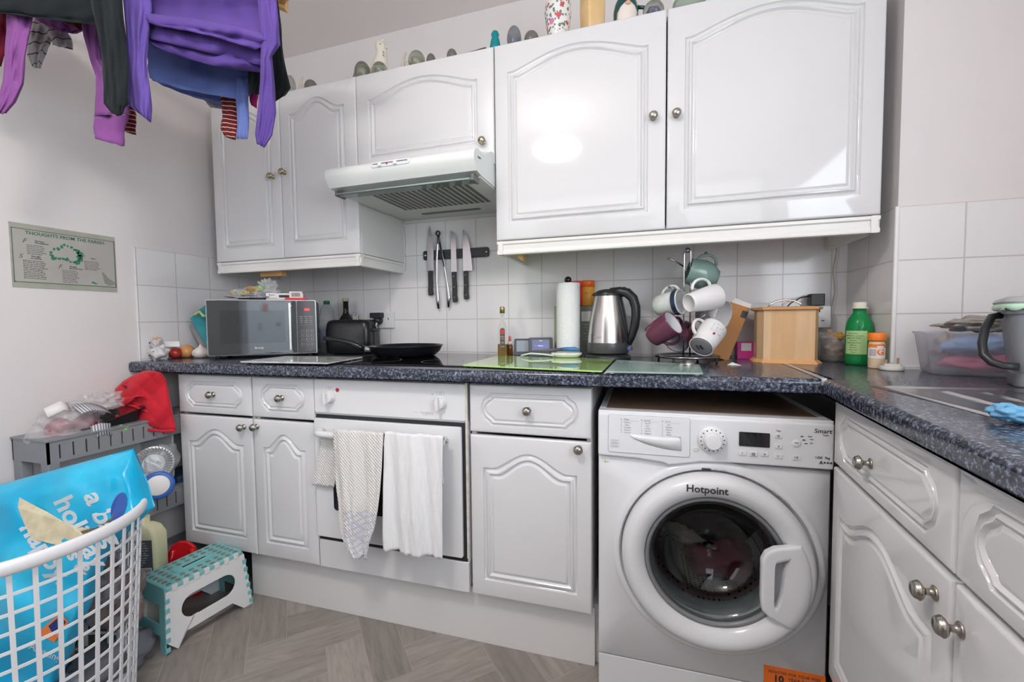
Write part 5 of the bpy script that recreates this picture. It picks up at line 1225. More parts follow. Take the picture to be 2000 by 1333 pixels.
# plastic pot with garlic and ginger
p = on_top(2.0,0) ; p = on_z(1629,704,WTOP+.0); p = Vector((2.552,-.105,WTOP+.0004))
t = thing('plastic_pot', 'clear plastic pot of ginger and garlic next to the green bottle', 'plastic pot', p)
MB().lathe([(0,.0),(.033,.0),(.037,.008),(.040,.075),(.0415,.077)], n=36, cap=(True,False)).build('pot', mat('pot_film', (.85,.85,.85), .12, trans=.9, ior=1.1), t, solid=.0012)
b = MB(); rn = random.Random(9)
crumple('garlic_cloves', mat('clove_skin', (.60,.44,.36), .5), (-.003,-.006,.048), .025, 5, t, .5, sc=(1,1,.9)); crumple('ginger', mat('ginger', (.45,.33,.20), .7), (.008,.006,.028), .026, 8, t, .5, sc=(1,1,.8))
crumple('orange_peel', mat('orange_peel', (.72,.38,.06), .5), (.012,0,.085), .017, 4, t, .5, sc=(1.2,.8,.7)); crumple('crisp_film', FILM, (-.012,0,.075), .026, 5, t, .6, 5, sc=(.9,.9,1)); crumple('peel_scrap', mat('peach_scrap', (.68,.46,.28), .6), (-.012,.0,.098), .009, 3, t, .4)
# green bottle
p = Vector((2.583,-.205,WTOP+.0004)); zt = zat(1677,591,p)
t = thing('disinfectant_bottle', 'translucent green bottle with cream cap and pale label', 'bottle', p, radians(-18))
MB().lathe([(0,0),(.030,0),(.034,.004),(.0345,.02),(.0332,.026),(.0345,.034),(.0345,.105),(.0345,.112),(.033,.125),(.029,.142),(.020,.155),(.0165,.162),(.0165,.170),(.018,.171),(.0165,.174)], n=48).build('body', mat('green_pet', (.015,.33,.09), .08, trans=.35, ior=1.3), t)
MB().lathe([(.0215,.1735),(.0215,.1765),(.0175,.178),(.0175,zt-.002),(.016,zt),(0,zt)], n=32).build('cap', mat('cream_cap', (.72,.70,.58), .4), t)
label_arc(.0346, -1.15, .55, .034, .106, mat('pale_green_label', (.42,.62,.28), .4), 'label', t)
for k in range(9): arc_text(['Directions','shake before use and','apply with cloth','Caution','keep away from','children','contains','rinse well','1 litre'][k], .0055, .0348, .098-.0072*k, t, mat('dark_green_ink', (.05,.16,.05), .5), -.45)
# orange lidded jar
p = Vector((2.588,-.305,WTOP+.0004))
t = thing('herb_jar', 'spice jar with bright orange lid in front of the green bottle', 'jar', p, radians(-21))
ORL = mat('orange_plastic', (.90,.22,.02), .35)
MB().lathe([(0,0),(.0185,0),(.0195,.003),(.0195,.068),(.0180,.074),(.017,.078)], n=36).build('jar', mat('jar_glass', (.72,.55,.38), .08), t)
MB().lathe([(.0205,.079),(.0213,.082),(.0213,.098),(.0195,.102),(0,.102)], n=36).build('lid', ORL, t)
label_arc(.0197, -1.3, 1.2, .030, .064, CARD, 'label', t); label_arc(.0198, -1.3, 1.2, .060, .070, ORL, 'label_band', t)
label_arc(.0199, .02, .80, .029, .065, CARD, 'letter_panel', t)
arc_text('G', .024, .0201, .047, t, ORL, .42, 'letter', bold=.0012)
b = MB(); x = -.9
while x < -.12: b.loft([[(.0201*sin(x+d_), -.0201*cos(x+d_), z) for d_ in (0,.035)] for z in (.036,.056)], closed=False); x += .085
b.build('barcode', INK, t)
# white three-pin plug lying prongs-up
p = on_z(1741,716,WTOP+.002); p.z = WTOP+.0004
t = thing('power_plug', 'white plug standing pins-up on the worktop beside the chimney corner', 'plug', (2.604,-.352,p.z), radians(-10)); t.scale = (.85,.85,.9)
MB().lathe([(0,0),(.031,0),(.032,.003),(.032,.010),(.029,.013),(0,.0135)], n=36).build('plug_body', mat('ivory_plastic', (.66,.64,.60), .4), t)
MB().rbox(-.022,.022,-.016,.018,.0135,.020,.006).build('pin_face', mat('ivory_plastic', (.66,.64,.60), .4), t)
for x, y, h_ in ((-.014,.004,.012),(.014,-.006,.018)): MB().box(x-.003,x+.003,y-.002,y+.002,.020,.020+h_).build('pin', mat('brass_pin', (.32,.22,.14), .4, metal=.7), t)
# sponge tub
t = thing('storage_tub', 'translucent plastic tub of sponges and cloths against the chimney tiles', 'storage tub', (2.758,-.410,WTOP+.0004), radians(-14))
b = MB(); rings = []
for z, x_, y_ in ((0,.095,.058),(.004,.099,.062),(.100,.112,.072),(.104,.116,.076),(.107,.116,.076)):
    m_ = MB().rbox(-x_,x_,-y_,y_,0,1,.022,5); N = len(m_.v)//2; rings.append([(q_[0],q_[1],z) for q_ in m_.v[:N]])
b.loft(rings, cap=(True,False)).build('tub', mat('milky_tub', (.80,.80,.86), .22, trans=.75, ior=1.08, alpha=.62), t, solid=.0015)
CL = [('sponge','pink',(.75,.22,.34),(.015,-.010,.026),(1.75,1.15,.50)),('cloth','blue',(.28,.42,.65),(-.005,-.006,.070),(1.6,1.1,.55)),('cloth','yellow',(.58,.60,.45),(.05,.008,.060),(1,.8,.25)),('cloth','taupe',(.42,.35,.33),(-.058,.012,.070),(.55,.7,.7))]
for i, (nm, cn, col, c_, sc_) in enumerate(CL):
    o = crumple('cleaning_'+nm, mat('cloth_'+cn, col, .9), Vector((0,0,0)), .042, 40+i, None, .35, 3, sc=sc_)
    o.matrix_world = Matrix.Translation(Vector((2.758,-.410,WTOP+.004))) @ Matrix.Rotation(radians(-14),4,'Z') @ Matrix.Translation(c_)
    tag(o, {'pink':'pink sponge at the bottom of the translucent tub','blue':'blue cloth above the pink sponge in the translucent tub','yellow':'thin pale yellow cloth folded in the translucent tub','taupe':'taupe cloth at the left end of the translucent tub'}[cn], nm, 'cleaning things in the tub')
o = crumple('folded_bag', mat('silver_brown_film', (.34,.31,.28), .3, metal=.2, bump=('noise', 25, .8)), Vector((2.765,-.405,WTOP+.126)), .055, 52, None, .6, 5, sc=(1.25,.7,.32)); tag(o, 'crumpled grey-brown plastic bag lying on top of the translucent tub', 'plastic bag')
# grey food caddy
p = Vector((2.770,-.646,WTOP+.0004))
t = thing('food_caddy', 'grey plastic food waste caddy with black carry handle at the right edge', 'food caddy', p, radians(-25))
GP = mat('grey_plastic', (.20,.21,.235), .45)
b = MB(); rings = []
for z, x_, y_ in ((0,.078,.060),(.004,.081,.063),(.030,.084,.066),(.031,.082,.064),(.150,.094,.074),(.152,.099,.079),(.160,.099,.079)):
    m_ = MB().rbox(-x_,x_,-y_,y_,0,1,.025,5); N = len(m_.v)//2; rings.append([(q_[0],q_[1],z) for q_ in m_.v[:N]])
b.loft(rings, cap=(True,True)).build('bucket', GP, t, auto=35)
b = MB(); rings = []
for z, x_, y_ in ((.172,.104,.084),(.176,.106,.086),(.182,.102,.082),(.187,.09,.07)):
    m_ = MB().rbox(-x_,x_,-y_,y_,0,1,.028,5); N = len(m_.v)//2; rings.append([(q_[0],q_[1],z) for q_ in m_.v[:N]])
b.loft(rings).build('lid', mat('lid_grey', (.36,.37,.38), .5), t, auto=35)
b = MB(); NN = 60; m_ = MB().rbox(-.103,.103,-.083,.083,0,1,.028,14); N = len(m_.v)//2; r0_ = m_.v[:N]
b.loft([[(x*1.0,y*1.0,.173) for x,y,_ in r0_], [(x*1.03,y*1.03,.168) for x,y,_ in r0_], [(x*1.03,y*1.03,.164-.006*abs(sin(i*.35))-max(0,x*.22-y*.06)) for i,(x,y,_) in enumerate(r0_)]], cap=(False,False)).build('green_liner', mat('mint_liner', (.45,.68,.50), .4), t, solid=.001)
b = MB().tube([(-.099,.0,.148),(-.112,-.010,.146),(-.123,-.03,.120),(-.128,-.05,.090),(-.126,-.062,.066),(-.115,-.07,.052),(-.098,-.072,.046),(-.078,-.072,.045)], .0075, 10); b.build('carry_handle', BLACKP, t)
# ---- sink drainer
sk = thing('sink_drainer', 'stainless steel sink drainer set in the right worktop', 'sink', (0,0,WTOP))
SS = mat('sink_steel', (.58,.57,.56), .20, metal=1, bump=('noise', 14, .08))
p0, p1, p2 = Vector((2.415,-.698)), Vector((2.965,-.652)), Vector((2.372,-1.30))
ex_ = (p1-p0).normalized(); ey_ = Vector((ex_.y,-ex_.x)); Wd, Ln = .50, .88
def sp_(a, c_, z=0): q_ = p0+ex_*a+ey_*c_; return (q_.x, q_.y, z)
b = MB(); nx, ny = 90, 140; g_ = []
def hz_(a, c_):
    e = min(a, c_, Wd-a, Ln-c_); z = .003
    if e < .006: z = .0006+.0024*sin(max(0,e)/.006*pi/2)
    if e > .012: z = .003-.0024*min(1,(e-.012)/.014)
    if .045 < c_ < .43 and .06 < a < Wd-.06:
        f = (c_-.05)/.38; k = (a-.07-.03*(1-f)**2)/(.062)
        fade = min(1,(c_-.045)/.02)*min(1,(.43-c_)/.02)
        z += .0038*max(0,cos(2*pi*k))**3*fade
    e2_ = min(a-.12, Wd-.12-a, c_-.56, .79-c_)
    if e2_ > 0: z -= .12*min(1, e2_/.03)
    return z
vs = [[b.v.append(sp_(Wd*i/nx, Ln*j/ny, hz_(Wd*i/nx, Ln*j/ny))) for i in range(nx+1)] for j in range(ny+1)]
for j in range(ny):
    for i in range(nx): b.f.append((j*(nx+1)+i, (j+1)*(nx+1)+i, (j+1)*(nx+1)+i+1, j*(nx+1)+i+1)); b.mi.append(0); b.sm.append(True)
b.build('drainer', SS, sk)
p = on_z(1990,838,WTOP+.005)
o = crumple('dish_cloth', mat('blue_cloth', (.13,.33,.52), .9), Vector((2.437,-1.040,WTOP+.015)), .020, 61, None, .4, 4, sc=(1.2,1,.55)); tag(o, 'blue cloth crumpled on the steel drainer at the right edge', 'dish cloth')
# ------------------------------------------------------------------ pendant lamp (hangs between camera and wall units)
t = thing('pendant_lamp', 'lit flat round pendant lamp hanging from the ceiling, reflected in the wall cabinet door', 'pendant lamp', LAMP)
MB().ball((0,0,0), .150,.150,.045, n=40).build('lamp_shade', mat('lit_shade', (.9,.9,.88), .4, emit=(1,.94,.885), es=LAMP_STRENGTH), t)
MB().tube([(0,0,.048),(0,0,ZC-LAMP.z-.02)], .004, 8).build('cord', WPLAS, t)
MB().lathe([(.05,ZC-LAMP.z-.022),(.045,ZC-LAMP.z-.001),(0,ZC-LAMP.z-.001)], n=24).build('ceiling_rose', WPLAS, t)
# fridge freezer and door behind the camera: what the microwave door mirrors
t = thing('fridge_freezer', 'tall pale grey fridge freezer with magnets, behind the camera and mirrored in the microwave', 'fridge', (1.62,-3.3,0))
FRM = mat('fridge_enamel', (.42,.46,.50), .3)
MB().box(0,.6,0,.62,.02,1.85).build('casing', FRM, t, bevel=.004)
for z0, z1 in ((.03,.72),(.73,1.84)): MB().rbox(.002,.598,.625,.665,z0,z1,.01,axis='y').build('door', FRM, t, bevel=.004)
rn = random.Random(3)
MG_ = [('black oval',.10,1.52),('grey square photo',.24,1.50),('dark crimson',.46,1.58),('brown notched',.20,1.36),('tall charcoal',.36,1.42),('small olive',.31,1.30),('dark boat-shaped',.17,1.20),('taupe portrait',.12,1.02),('pale blue note',.30,1.04),('black dragon-shaped',.44,.98),('white round',.50,1.40),('blue-green note',.48,1.22)]
for k, (nm_, x, z) in enumerate(MG_):
    pass; w_, h_ = rn.uniform(.03,.07), rn.uniform(.03,.08)
    o = MB().rbox(-w_/2,w_/2,0,.004,-h_/2,h_/2,.004,axis='y').build('fridge_magnet', mat('magnet_%d' % (k%5), [(.08,.09,.10),(.35,.12,.12),(.35,.33,.30),(.22,.28,.34),(.50,.48,.45)][k%5], .6), loc=(1.62+x,-2.6342,z)); o.rotation_euler[1] = rn.uniform(-.3,.3)
    tag(o, nm_+' magnet stuck on the grey fridge freezer door', 'fridge magnet', 'magnets on the fridge door')
t = thing('tall_prop', 'tall dark brown cupboard added beside the fridge freezer for a dark microwave reflection', 'prop', (1.00,-3.3,0))  # added unseen so the microwave door reflects something dark
MB().box(0,.60,0,.55,.0,1.95).build('casing', mat('prop_dark', (.05,.045,.04), .5), t, bevel=.003)
for x0 in (.003,.303): MB().box(x0,x0+.294,.551,.570,.05,1.93).build('door', mat('prop_dark', (.05,.045,.04), .5), t, bevel=.003)
t = MB().box(.12,.90,-3.599,-3.56,.002,2.02).box(.05,.12,-3.599,-3.55,0,2.08).box(.90,.97,-3.599,-3.55,0,2.08).box(.05,.97,-3.599,-3.55,2.02,2.09).build('door_1', mat('door_grey', (.09,.095,.09), .5), bevel=.002); struct(t)
# ------------------------------------------------------------------ poster on the left wall
sg = thing('wall_poster', 'pale green laminated print with dark border and verses on the left wall', 'poster', (.0006,-.964,1.178))
# local x = along +Y (viewed left to right), z up
SW, SH = .288, .210
MXs = Matrix(((0,0,1,0),(1,0,0,0),(0,1,0,0),(0,0,0,1)))     # text plane -> faces +x, right = +y
def onx(y, z, x=.0022, rot=0): return Matrix.Translation((x, y, z)) @ MXs @ Matrix.Rotation(rot, 4, 'Z')
MB().box(0,.0014,0,SW,0,SH).build('sheet', mat('poster_sage', (.40,.40,.34), .25, vary=(10,(.33,.36,.30),.35,.65)), sg)
MB().box(.0014,.0018,.006,SW-.004,.020,SH-.018).build('panel', mat('poster_panel', (.43,.43,.39), .3, vary=(5,(.39,.38,.355),.4,.6)), sg)
b = MB()
for y0,y1,z0,z1 in ((.004,SW-.002,.017,.0195),(.004,SW-.002,SH-.019,SH-.0165),(.004,.0065,.017,SH-.017),(SW-.006,SW-.0025,.017,SH-.017)): b.box(.0016,.0021,y0,y1,z0,z1)
b.build('border', mat('poster_grey_green', (.13,.16,.13), .5), sg)
DG = mat('poster_green', (.06,.17,.11), .5)
b = MB(); join(b, text_mb('THOUGHTS FROM THE PARISH', .0155, onx(.145,SH-.029), bold=.0003)); b.build('title', DG, sg)
b = MB(); PT = [(.10,.125,6),(.108,.137,5),(.118,.140,6),(.128,.148,6),(.135,.156,5),(.145,.153,4),(.155,.150,5),(.163,.143,5),(.172,.140,9),(.180,.130,10),(.176,.120,9),(.180,.110,8),(.170,.100,9),(.160,.098,5),(.150,.100,5),(.140,.106,7),(.130,.107,5),(.120,.106,7),(.108,.106,9),(.101,.114,7)]
rn = random.Random(8)
for y, z, r in PT:
    N = 9; b.add([(.0022, y+r*.001*(rn.uniform(.5,1.25))*cos(2*pi*k/N), z+r*.001*(rn.uniform(.5,1.25))*sin(2*pi*k/N)) for k in range(N)], [tuple(range(N))])
b.build('green_border_picture', mat('poster_emerald', (.04,.20,.12), .5), sg)
b = MB(); b.add([(.0022,.205,.030),(.0022,.214,.035),(.0022,.222,.028),(.0022,.228,.034),(.0022,.222,.024)], [(0,4,2,1),(2,4,3)]); b.build('green_bird', mat('poster_emerald', (.04,.20,.12), .5), sg)
b = MB(); b.add([(.0021,.240,.070),(.0021,.246,.072),(.0021,.262,.050),(.0021,.280,.038),(.0021,.282,.028),(.0021,.262,.022),(.0021,.248,.030)], [(0,6,5,4,3,2,1)]); b.build('praying_hands', mat('poster_hands', (.25,.26,.22), .5), sg)
b = MB(); INKP = mat('poster_ink', (.10,.11,.10), .6)
def stanza(y, z, h1, lines, w_, cap):
    join(b, text_mb(cap, .020, onx(y-.012,z+.004), shear=.35)); join(b, text_mb(h1, .0062, onx(y+.014,z+.004), bold=.0002, align='LEFT'))
    for k in range(lines): join(b, text_mb(['give me a good heart','and mind to see clearly','let me not worry long','about this fussy thing','keep me now and always','with a little laughter','so that I may be glad','and of some use to all'][k%8], .0047 if w_ < .07 else .0060, onx(y-.006, z-.008-.0058*k), align='LEFT'))
stanza(.045,.150,'The hope\nThe happiness',6,.06,'F'); stanza(.034,.098,'The night\nat evening',11,.10,'S'); stanza(.132,.075,'Thought\nabove the stars',8,.06,'F'); stanza(.196,.115,'Peace',6,.06,'F')
b.build('verses', INKP, sg)
# ------------------------------------------------------------------ grey slim trolley along the left wall
TG = mat('trolley_grey', (.23,.235,.25), .5)
tr = thing('slim_trolley', 'grey plastic slotted storage trolley standing along the left wall', 'trolley', (.008,-.992,0))
TX, TY = .182, .86
def tier(zb, zt_):
    b = MB(); n_sl = 24; y0 = .030; pitch = (TY-.05)/n_sl
    # long slotted sides built as posts between rails
    for x0, x1 in ((TX-.005,TX),(0,.005)):
        b.box(x0,x1,.0,TY,zt_-.018,zt_).box(x0,x1,0,TY,zb,zb+.012)
        y = 0
        for k in range(n_sl+1):
            ys = y0+k*pitch; b.box(x0,x1,y,ys-.0022,zb+.012,zt_-.018); y = ys+.0022
        b.box(x0,x1,y,TY,zb+.012,zt_-.018)
    b.box(0,TX,0,.006,zb,zt_).box(0,TX,TY-.006,TY,zb,zt_).box(.005,TX-.005,.006,TY-.006,zb,zb+.004)
    b.box(-.002,TX+.004,-.003,TY,zt_-.004,zt_+.001)
    b.build('tray', TG, tr, auto=30)
for zb, zt_ in ((.620,.694),(.335,.412),(.060,.135)): tier(zb, zt_)
for x in (.000, TX-.040):
    for y in (0, TY-.03):
        for z0, z1 in ((.135,.335),(.412,.620)):
            MB().rbox(x,x+.040,y,y+.03,z0,z1,.004).build('corner_post', TG, tr)
for x in (.02,TX-.02):
    for y in (.03,TY-.03): MB().lathe([(.022,-.010),(.022,.010)], n=24, M=RY).build('castor', BLACKP, tr, loc=(x,y,.0225)); MB().box(x-.004,x+.004,y-.004,y+.004,.04,.062).build('castor_stem', BLACKP, tr)
# top tray contents
Zt = .625
t = thing('grocery_bag', 'clear bag of red onions with striped paper labels in the top trolley tray', 'food bag', (.100,-.898,Zt))
RED_ON = mat('onion_red', (.22,.035,.065), .35, vary=(25,(.30,.07,.10),.4,.6))
for i, c_ in enumerate(((-.03,-.03,.040),(.03,-.045,.038),(.0,.02,.045),(.035,.035,.040),(-.03,.06,.040),(.02,.060,.038),(.0,-.02,.085),(.01,.045,.085))): MB().ball(c_, .037,.036,.032, n=20, fn=lambda d: 1+.12*max(0,d.z)**6).build('red_onion', RED_ON, t)
crumple('bag_film', FILM, (0,.005,.068), .085, 71, t, .35, 4, n=64, sc=(.80,.98,.85)); crumple('knotted_neck', FILM, (.0,.09,.150), .05, 75, t, .7, 6, sc=(.6,1.2,.6))
STR = mat('striped_paper', (.62,.62,.66), .6); nt, b_ = nodes(STR); wv = nt.nodes.new('ShaderNodeTexWave'); wv.bands_direction = 'Y'; wv.inputs['Scale'].default_value = 42; wv.inputs['Distortion'].default_value = .6; tc = nt.nodes.new('ShaderNodeTexCoord'); nt.links.new(tc.outputs['Object'], wv.inputs['Vector'])
r_ = nt.nodes.new('ShaderNodeValToRGB'); r_.color_ramp.elements[0].position = .3; r_.color_ramp.elements[0].color = (.14,.14,.17,1); r_.color_ramp.elements[1].position = .5; r_.color_ramp.elements[1].color = (.60,.60,.64,1); nt.links.new(wv.outputs['Fac'], r_.inputs[0]); nt.links.new(r_.outputs[0], b_.inputs['Base Color'])
def bent(name, m, pts, w_dir, th=.0012, par=None):
    b = MB(); b.loft([[Vector(p_) for p_ in pts], [Vector(p_)+Vector(w_dir) for p_ in pts]], closed=False); return b.build(name, m, par, solid=th)
bent('striped_label', STR, [(.078,.00,.135),(.080,.03,.142),(.079,.06,.132),(.076,.085,.118)], (-.045,.0,.022), par=t)
bent('striped_label', STR, [(.084,.02,.088),(.088,.045,.094),(.086,.075,.086)], (.004,.0,-.042), par=t)
bent('price_tag', CARD, [(.030,-.06,.132),(.034,-.02,.150),(.030,.0,.140)], (-.02,.0,.028), par=t)
crumple('green_tag', mat('green_film', (.22,.60,.12), .4), (.080,.118,.058), .016, 3, t, .5, sc=(.6,1,.7))
tray = thing('black_tray', 'black plastic food tray tilted behind the onions in the trolley', 'tray', (.105,-.785,Zt+.045), 0, rx=.22)
b = MB(); rings = []
for z, x_, y_ in ((0,.045,.070),(.005,.050,.075),(.055,.066,.092),(.058,.073,.099),(.056,.073,.099)):
    m_ = MB().rbox(-x_,x_,-y_,y_,0,1,.022,5); N = len(m_.v)//2; rings.append([(q_[0],q_[1],z) for q_ in m_.v[:N]])
b.loft(rings, cap=(True,False)).build('tray', mat('tray_black', (.02,.02,.022), .3), tray, solid=.0015)
# red quilted oven glove
GLV = mat('red_quilt', (.52,.008,.022), .85, sheen=.1)
t = thing('oven_glove', 'red quilted double oven glove hanging over the trolley end beside the cabinet', 'oven glove', at(285,790,1.62))
def px_shape(name, m, par, rows, d0, th, bulge, seed=0, quilt=True, n=40, dgrad=(0,0)):
    """padded cloth between left and right photo-measured edges: rows of (uL, uR, v)"""
    rows2 = []
    for a, c_ in zip(rows, rows[1:]):
        for k in range(6): rows2.append(tuple(a[q]+(c_[q]-a[q])*k/6 for q in range(len(a))))
    rows2.append(rows[-1]); F_, B2 = [], []
    for j, r_ in enumerate(rows2):
        uL, uR, vL = r_[:3]; vR = r_[3] if len(r_) > 3 else vL
        for i in range(n+1):
            s_ = i/n; u = uL+(uR-uL)*s_; v = vL+(vR-vL)*s_; e = (4*s_*(1-s_))**.45*min(1, (j+.3)/4, (len(rows2)-1-j+.3)/4)**.5
            w_ = bulge*e+(.022 if quilt else .004)*noise.noise(Vector((u*.022+seed, v*.022, seed)))*e
            if quilt: w_ += .0065*e*(abs(sin((u+v)*.085))**.5*abs(sin((u-v)*.085))**.5)
            F_.append(at(u, v, d0+dgrad[0]*(s_-.5)+dgrad[1]*(j/len(rows2)-.5)-th/2*0-w_)); B2.append(at(u, v, d0+th*e+.001+dgrad[0]*(s_-.5)+dgrad[1]*(j/len(rows2)-.5)))
    w1 = n+1; H = len(rows2); b = MB(); org = par.location if par else Vector()
    b.v = [tuple(p_-org) for p_ in F_+B2]; o_ = len(F_)
    for j in range(H-1):
        for i in range(n):
            b.f.append((j*w1+i, (j+1)*w1+i, (j+1)*w1+i+1, j*w1+i+1)); b.f.append((o_+j*w1+i, o_+j*w1+i+1, o_+(j+1)*w1+i+1, o_+(j+1)*w1+i))
        b.f.append((j*w1, o_+j*w1, o_+(j+1)*w1, (j+1)*w1)); b.f.append((j*w1+n, (j+1)*w1+n, o_+(j+1)*w1+n, o_+j*w1+n))
    for i in range(n):
        b.f.append((i, i+1, o_+i+1, o_+i)); q_ = (H-1)*w1; b.f.append((q_+i, o_+q_+i, o_+q_+i+1, q_+i+1))
    b.mi = [0]*len(b.f); b.sm = [True]*len(b.f)
    return b.build(name, m, par)
px_shape('pad', GLV, t, [(280,300,725,724),(262,316,732,729),(240,324,745,740),(225,328,760,757),(223,331,776,775),(229,336,794,797),(231,341,808,822),(233,345,817,838),(258,334,831,846)], 1.64, .030, .030, 3)
px_shape('cuff_fold', GLV, t, [(236,286,776,775),(230,268,790,772),(229,262,803,782)], 1.60, .012, .014, 5)
px_shape('glove_opening_shade', mat('glove_shadow', (.16,.004,.01), .9), t, [(238,262,752,758),(243,266,758,763),(252,268,765,768)], 1.612, .008, .003, 5, False)  # dark red sheet paints the shade inside the glove mouth
MB().tube([at(u,v,1.60)-t.location for u,v in ((227,812),(240,822),(262,833),(290,840),(320,843),(340,842))], .0055, 8).tube([at(u,v,1.605)-t.location for u,v in ((230,792),(245,790),(262,794),(280,802),(306,810))], .004, 8).build('piping', GLV, t)
# things in the second tier
SV = mat('foil', (.60,.60,.61), .38, metal=.9, bump=('noise', 60, .5))
t = thing('foil_dishes', 'stack of round foil dishes in a clear bag in the middle trolley tier', 'foil dishes', at(300,906,1.63), 0)
RT_ = Matrix.Rotation(radians(-38), 3, 'Z') @ Matrix.Rotation(radians(80), 3, 'Y')
b = MB(); rings = []; n = 72
for r, z, fl in ((.034,0,0),(.037,.003,0),(.039,.004,1),(.057,.016,1),(.062,.018,0),(.064,.017,0)): rings.append([RT_ @ Vector((r*cos(2*pi*k/n), r*sin(2*pi*k/n), z+(.0035 if (k%2 and fl) else 0))) for k in range(n)])
b.loft(rings, cap=(True,False), sm=False).build('dish', SV, t, solid=.0006)
crumple('clear_bag', FILM, (.0,.03,.0), .06, 81, t, .3, 4, n=48, sc=(.5,.9,1.0))
slab_item('white_board', 'plain whitish board standing behind the foil dishes in the trolley', 'board', [(250,873,1.76),(336,848,1.70),(338,930,1.70),(300,1000,1.72),(262,1000,1.76)], 0, .008, mat('dull_white', (.52,.52,.52), .6))
t = thing('blue_lid_tub', 'round white tub edge with blue rim lying in the middle trolley tier', 'tub', at(309,948,1.585), 0)
MB().lathe([(.0,-.002),(.044,-.002),(.048,.002),(.050,.006),(.050,.012),(.042,.014),(0,.014)], n=40, M=RT_).build('lid', mat('rim_blue', (.03,.12,.42), .35), t)
MB().lathe([(0,.0145),(.036,.0145),(.035,.0155),(0,.0155)], n=40, M=RT_).build('white_face', CARD, t)
tag(MB().rbox(.03,.17,-.60,-.40,.345,.44,.02).build('navy_shade_bundle', mat('navy_plastic', (.02,.05,.11), .4), bevel=.01), 'dark blue bundle doubling as shade at the cabinet end of the middle trolley tier', 'bundle')  # dark bundle also fills in the deep shade at this end
tag(crumple('red_cloth', mat('red_fabric', (.45,.02,.03), .8), Vector((.10,-.88,.385)), .05, 14, None, .4, sc=(1.1,1.8,.7)), 'red folded cloth in the middle trolley tier behind the blue bag', 'cloth')
# cream bottle with dark label, box, red dustpan on the floor in front of the trolley
t = thing('washing_liquid_bottle', 'cream plastic container with a dark text label between the trolley and the step stool', 'bottle', Vector((.275,-.795,.165)), radians(22))
CRM = mat('cream_plastic', (.58,.56,.36), .35)
b = MB(); rings = []
for z, x_, y_ in ((0,.058,.030),(.006,.062,.034),(.15,.062,.034),(.178,.050,.028),(.19,.032,.02),(.192,.02,.018),(.215,.02,.018)):
    m_ = MB().rbox(-x_,x_,-y_,y_,0,1,.016,5); N = len(m_.v)//2; rings.append([(q_[0],q_[1],z) for q_ in m_.v[:N]])
b.loft(rings).build('body', CRM, t)
MB().box(-.045,.052,-.0350,-.0338,.025,.145).build('label', mat('charcoal_print', (.09,.09,.095), .5), t)
b = MB()
for k in range(11): join(b, text_mb(['WASHING LIQUID','directions for use: pour','into the drawer and select','a programme. Do not mix.','Rinse hands after use','KEEP AWAY FROM EYES','contains perfume, soap','see back for details','care line open daily','store upright','750 ml'][k], .0068, onf(.003, .135-.0085*k, -.0353)))
b.build('label_text', mat('label_pale', (.5,.5,.5), .5), t)
MB().box(.010,.048,-.0356,-.0348,.030,.048).build('barcode_panel', CARD, t)
b = MB(); x = .013
while x < .045: b.box(x,x+.0012,-.0360,-.0354,.033,.046); x += .0026
b.build('barcode', INK, t)
t = thing('cardboard_carton', 'white and cream carton under the cream container', 'carton', Vector((.275,-.80,0)), radians(22)); MB().box(-.075,.075,-.045,.05,.001,.163).build('box', mat('carton_pale', (.60,.57,.50), .6), t, bevel=.001)
b = MB(); join(b, text_mb('brazil', .030, onf(-.01,.06,-.0462), bold=.0008)); b.box(-.06,.05,-.0464,-.0455,.020,.026); b.build('lettering', INK, t)
RDP = mat('red_gloss', (.55,.01,.015), .2)
t = thing('red_dustpan', 'glossy red plastic dustpan standing behind the step stool', 'dustpan', Vector((.262,-.655,.001)), radians(25))
b = MB(); out = [(-.055,0),(.055,0),(.062,.10),(.055,.16),(.042,.195),(.02,.215),(-.01,.220),(-.04,.205),(-.06,.16)]
b.prism(out, -.006, .006, lambda a,c,d: (a,d,c)).build('pan', RDP, t, bevel=.004, seg=3)
MB().tube([(.03,-.006,.19),(.05,-.012,.15),(.058,-.014,.09),(.058,-.014,.03)], .009, 10).build('rim', RDP, t)
MB().tube([(-.03,-.006,.19),(-.045,-.012,.13),(-.04,-.014,.05)], .009, 10).build('rim', RDP, t)
# ------------------------------------------------------------------ folding step stool
st = thing('step_stool', 'turquoise spotted folding step stool with white sides beside the laundry basket', 'step stool', (0,0,0))
AQ = mat('aqua_plastic', (.20,.50,.51), .45); AQD = mat('grey_dot', (.20,.22,.19), .5); SWH = mat('stool_white', (.72,.72,.72), .45)
SA, SB = Vector((.492,-.872,0)), Vector((.522,-.618,0))       # near and far top corner on the camera side
ez = (SB-SA).normalized(); ep = Vector((-ez.y, ez.x, 0))       # along, across (towards the wall)
st.location = SA; st.rotation_euler[2] = math.atan2(ez.y, ez.x)
SL = (SB-SA).length; SWd = .160
ZT = .205
b = MB().rbox(0,SL,-.002,SWd+.002,ZT-.013,ZT,.016,4); b.build('top_plate', AQ, st, bevel=.003)
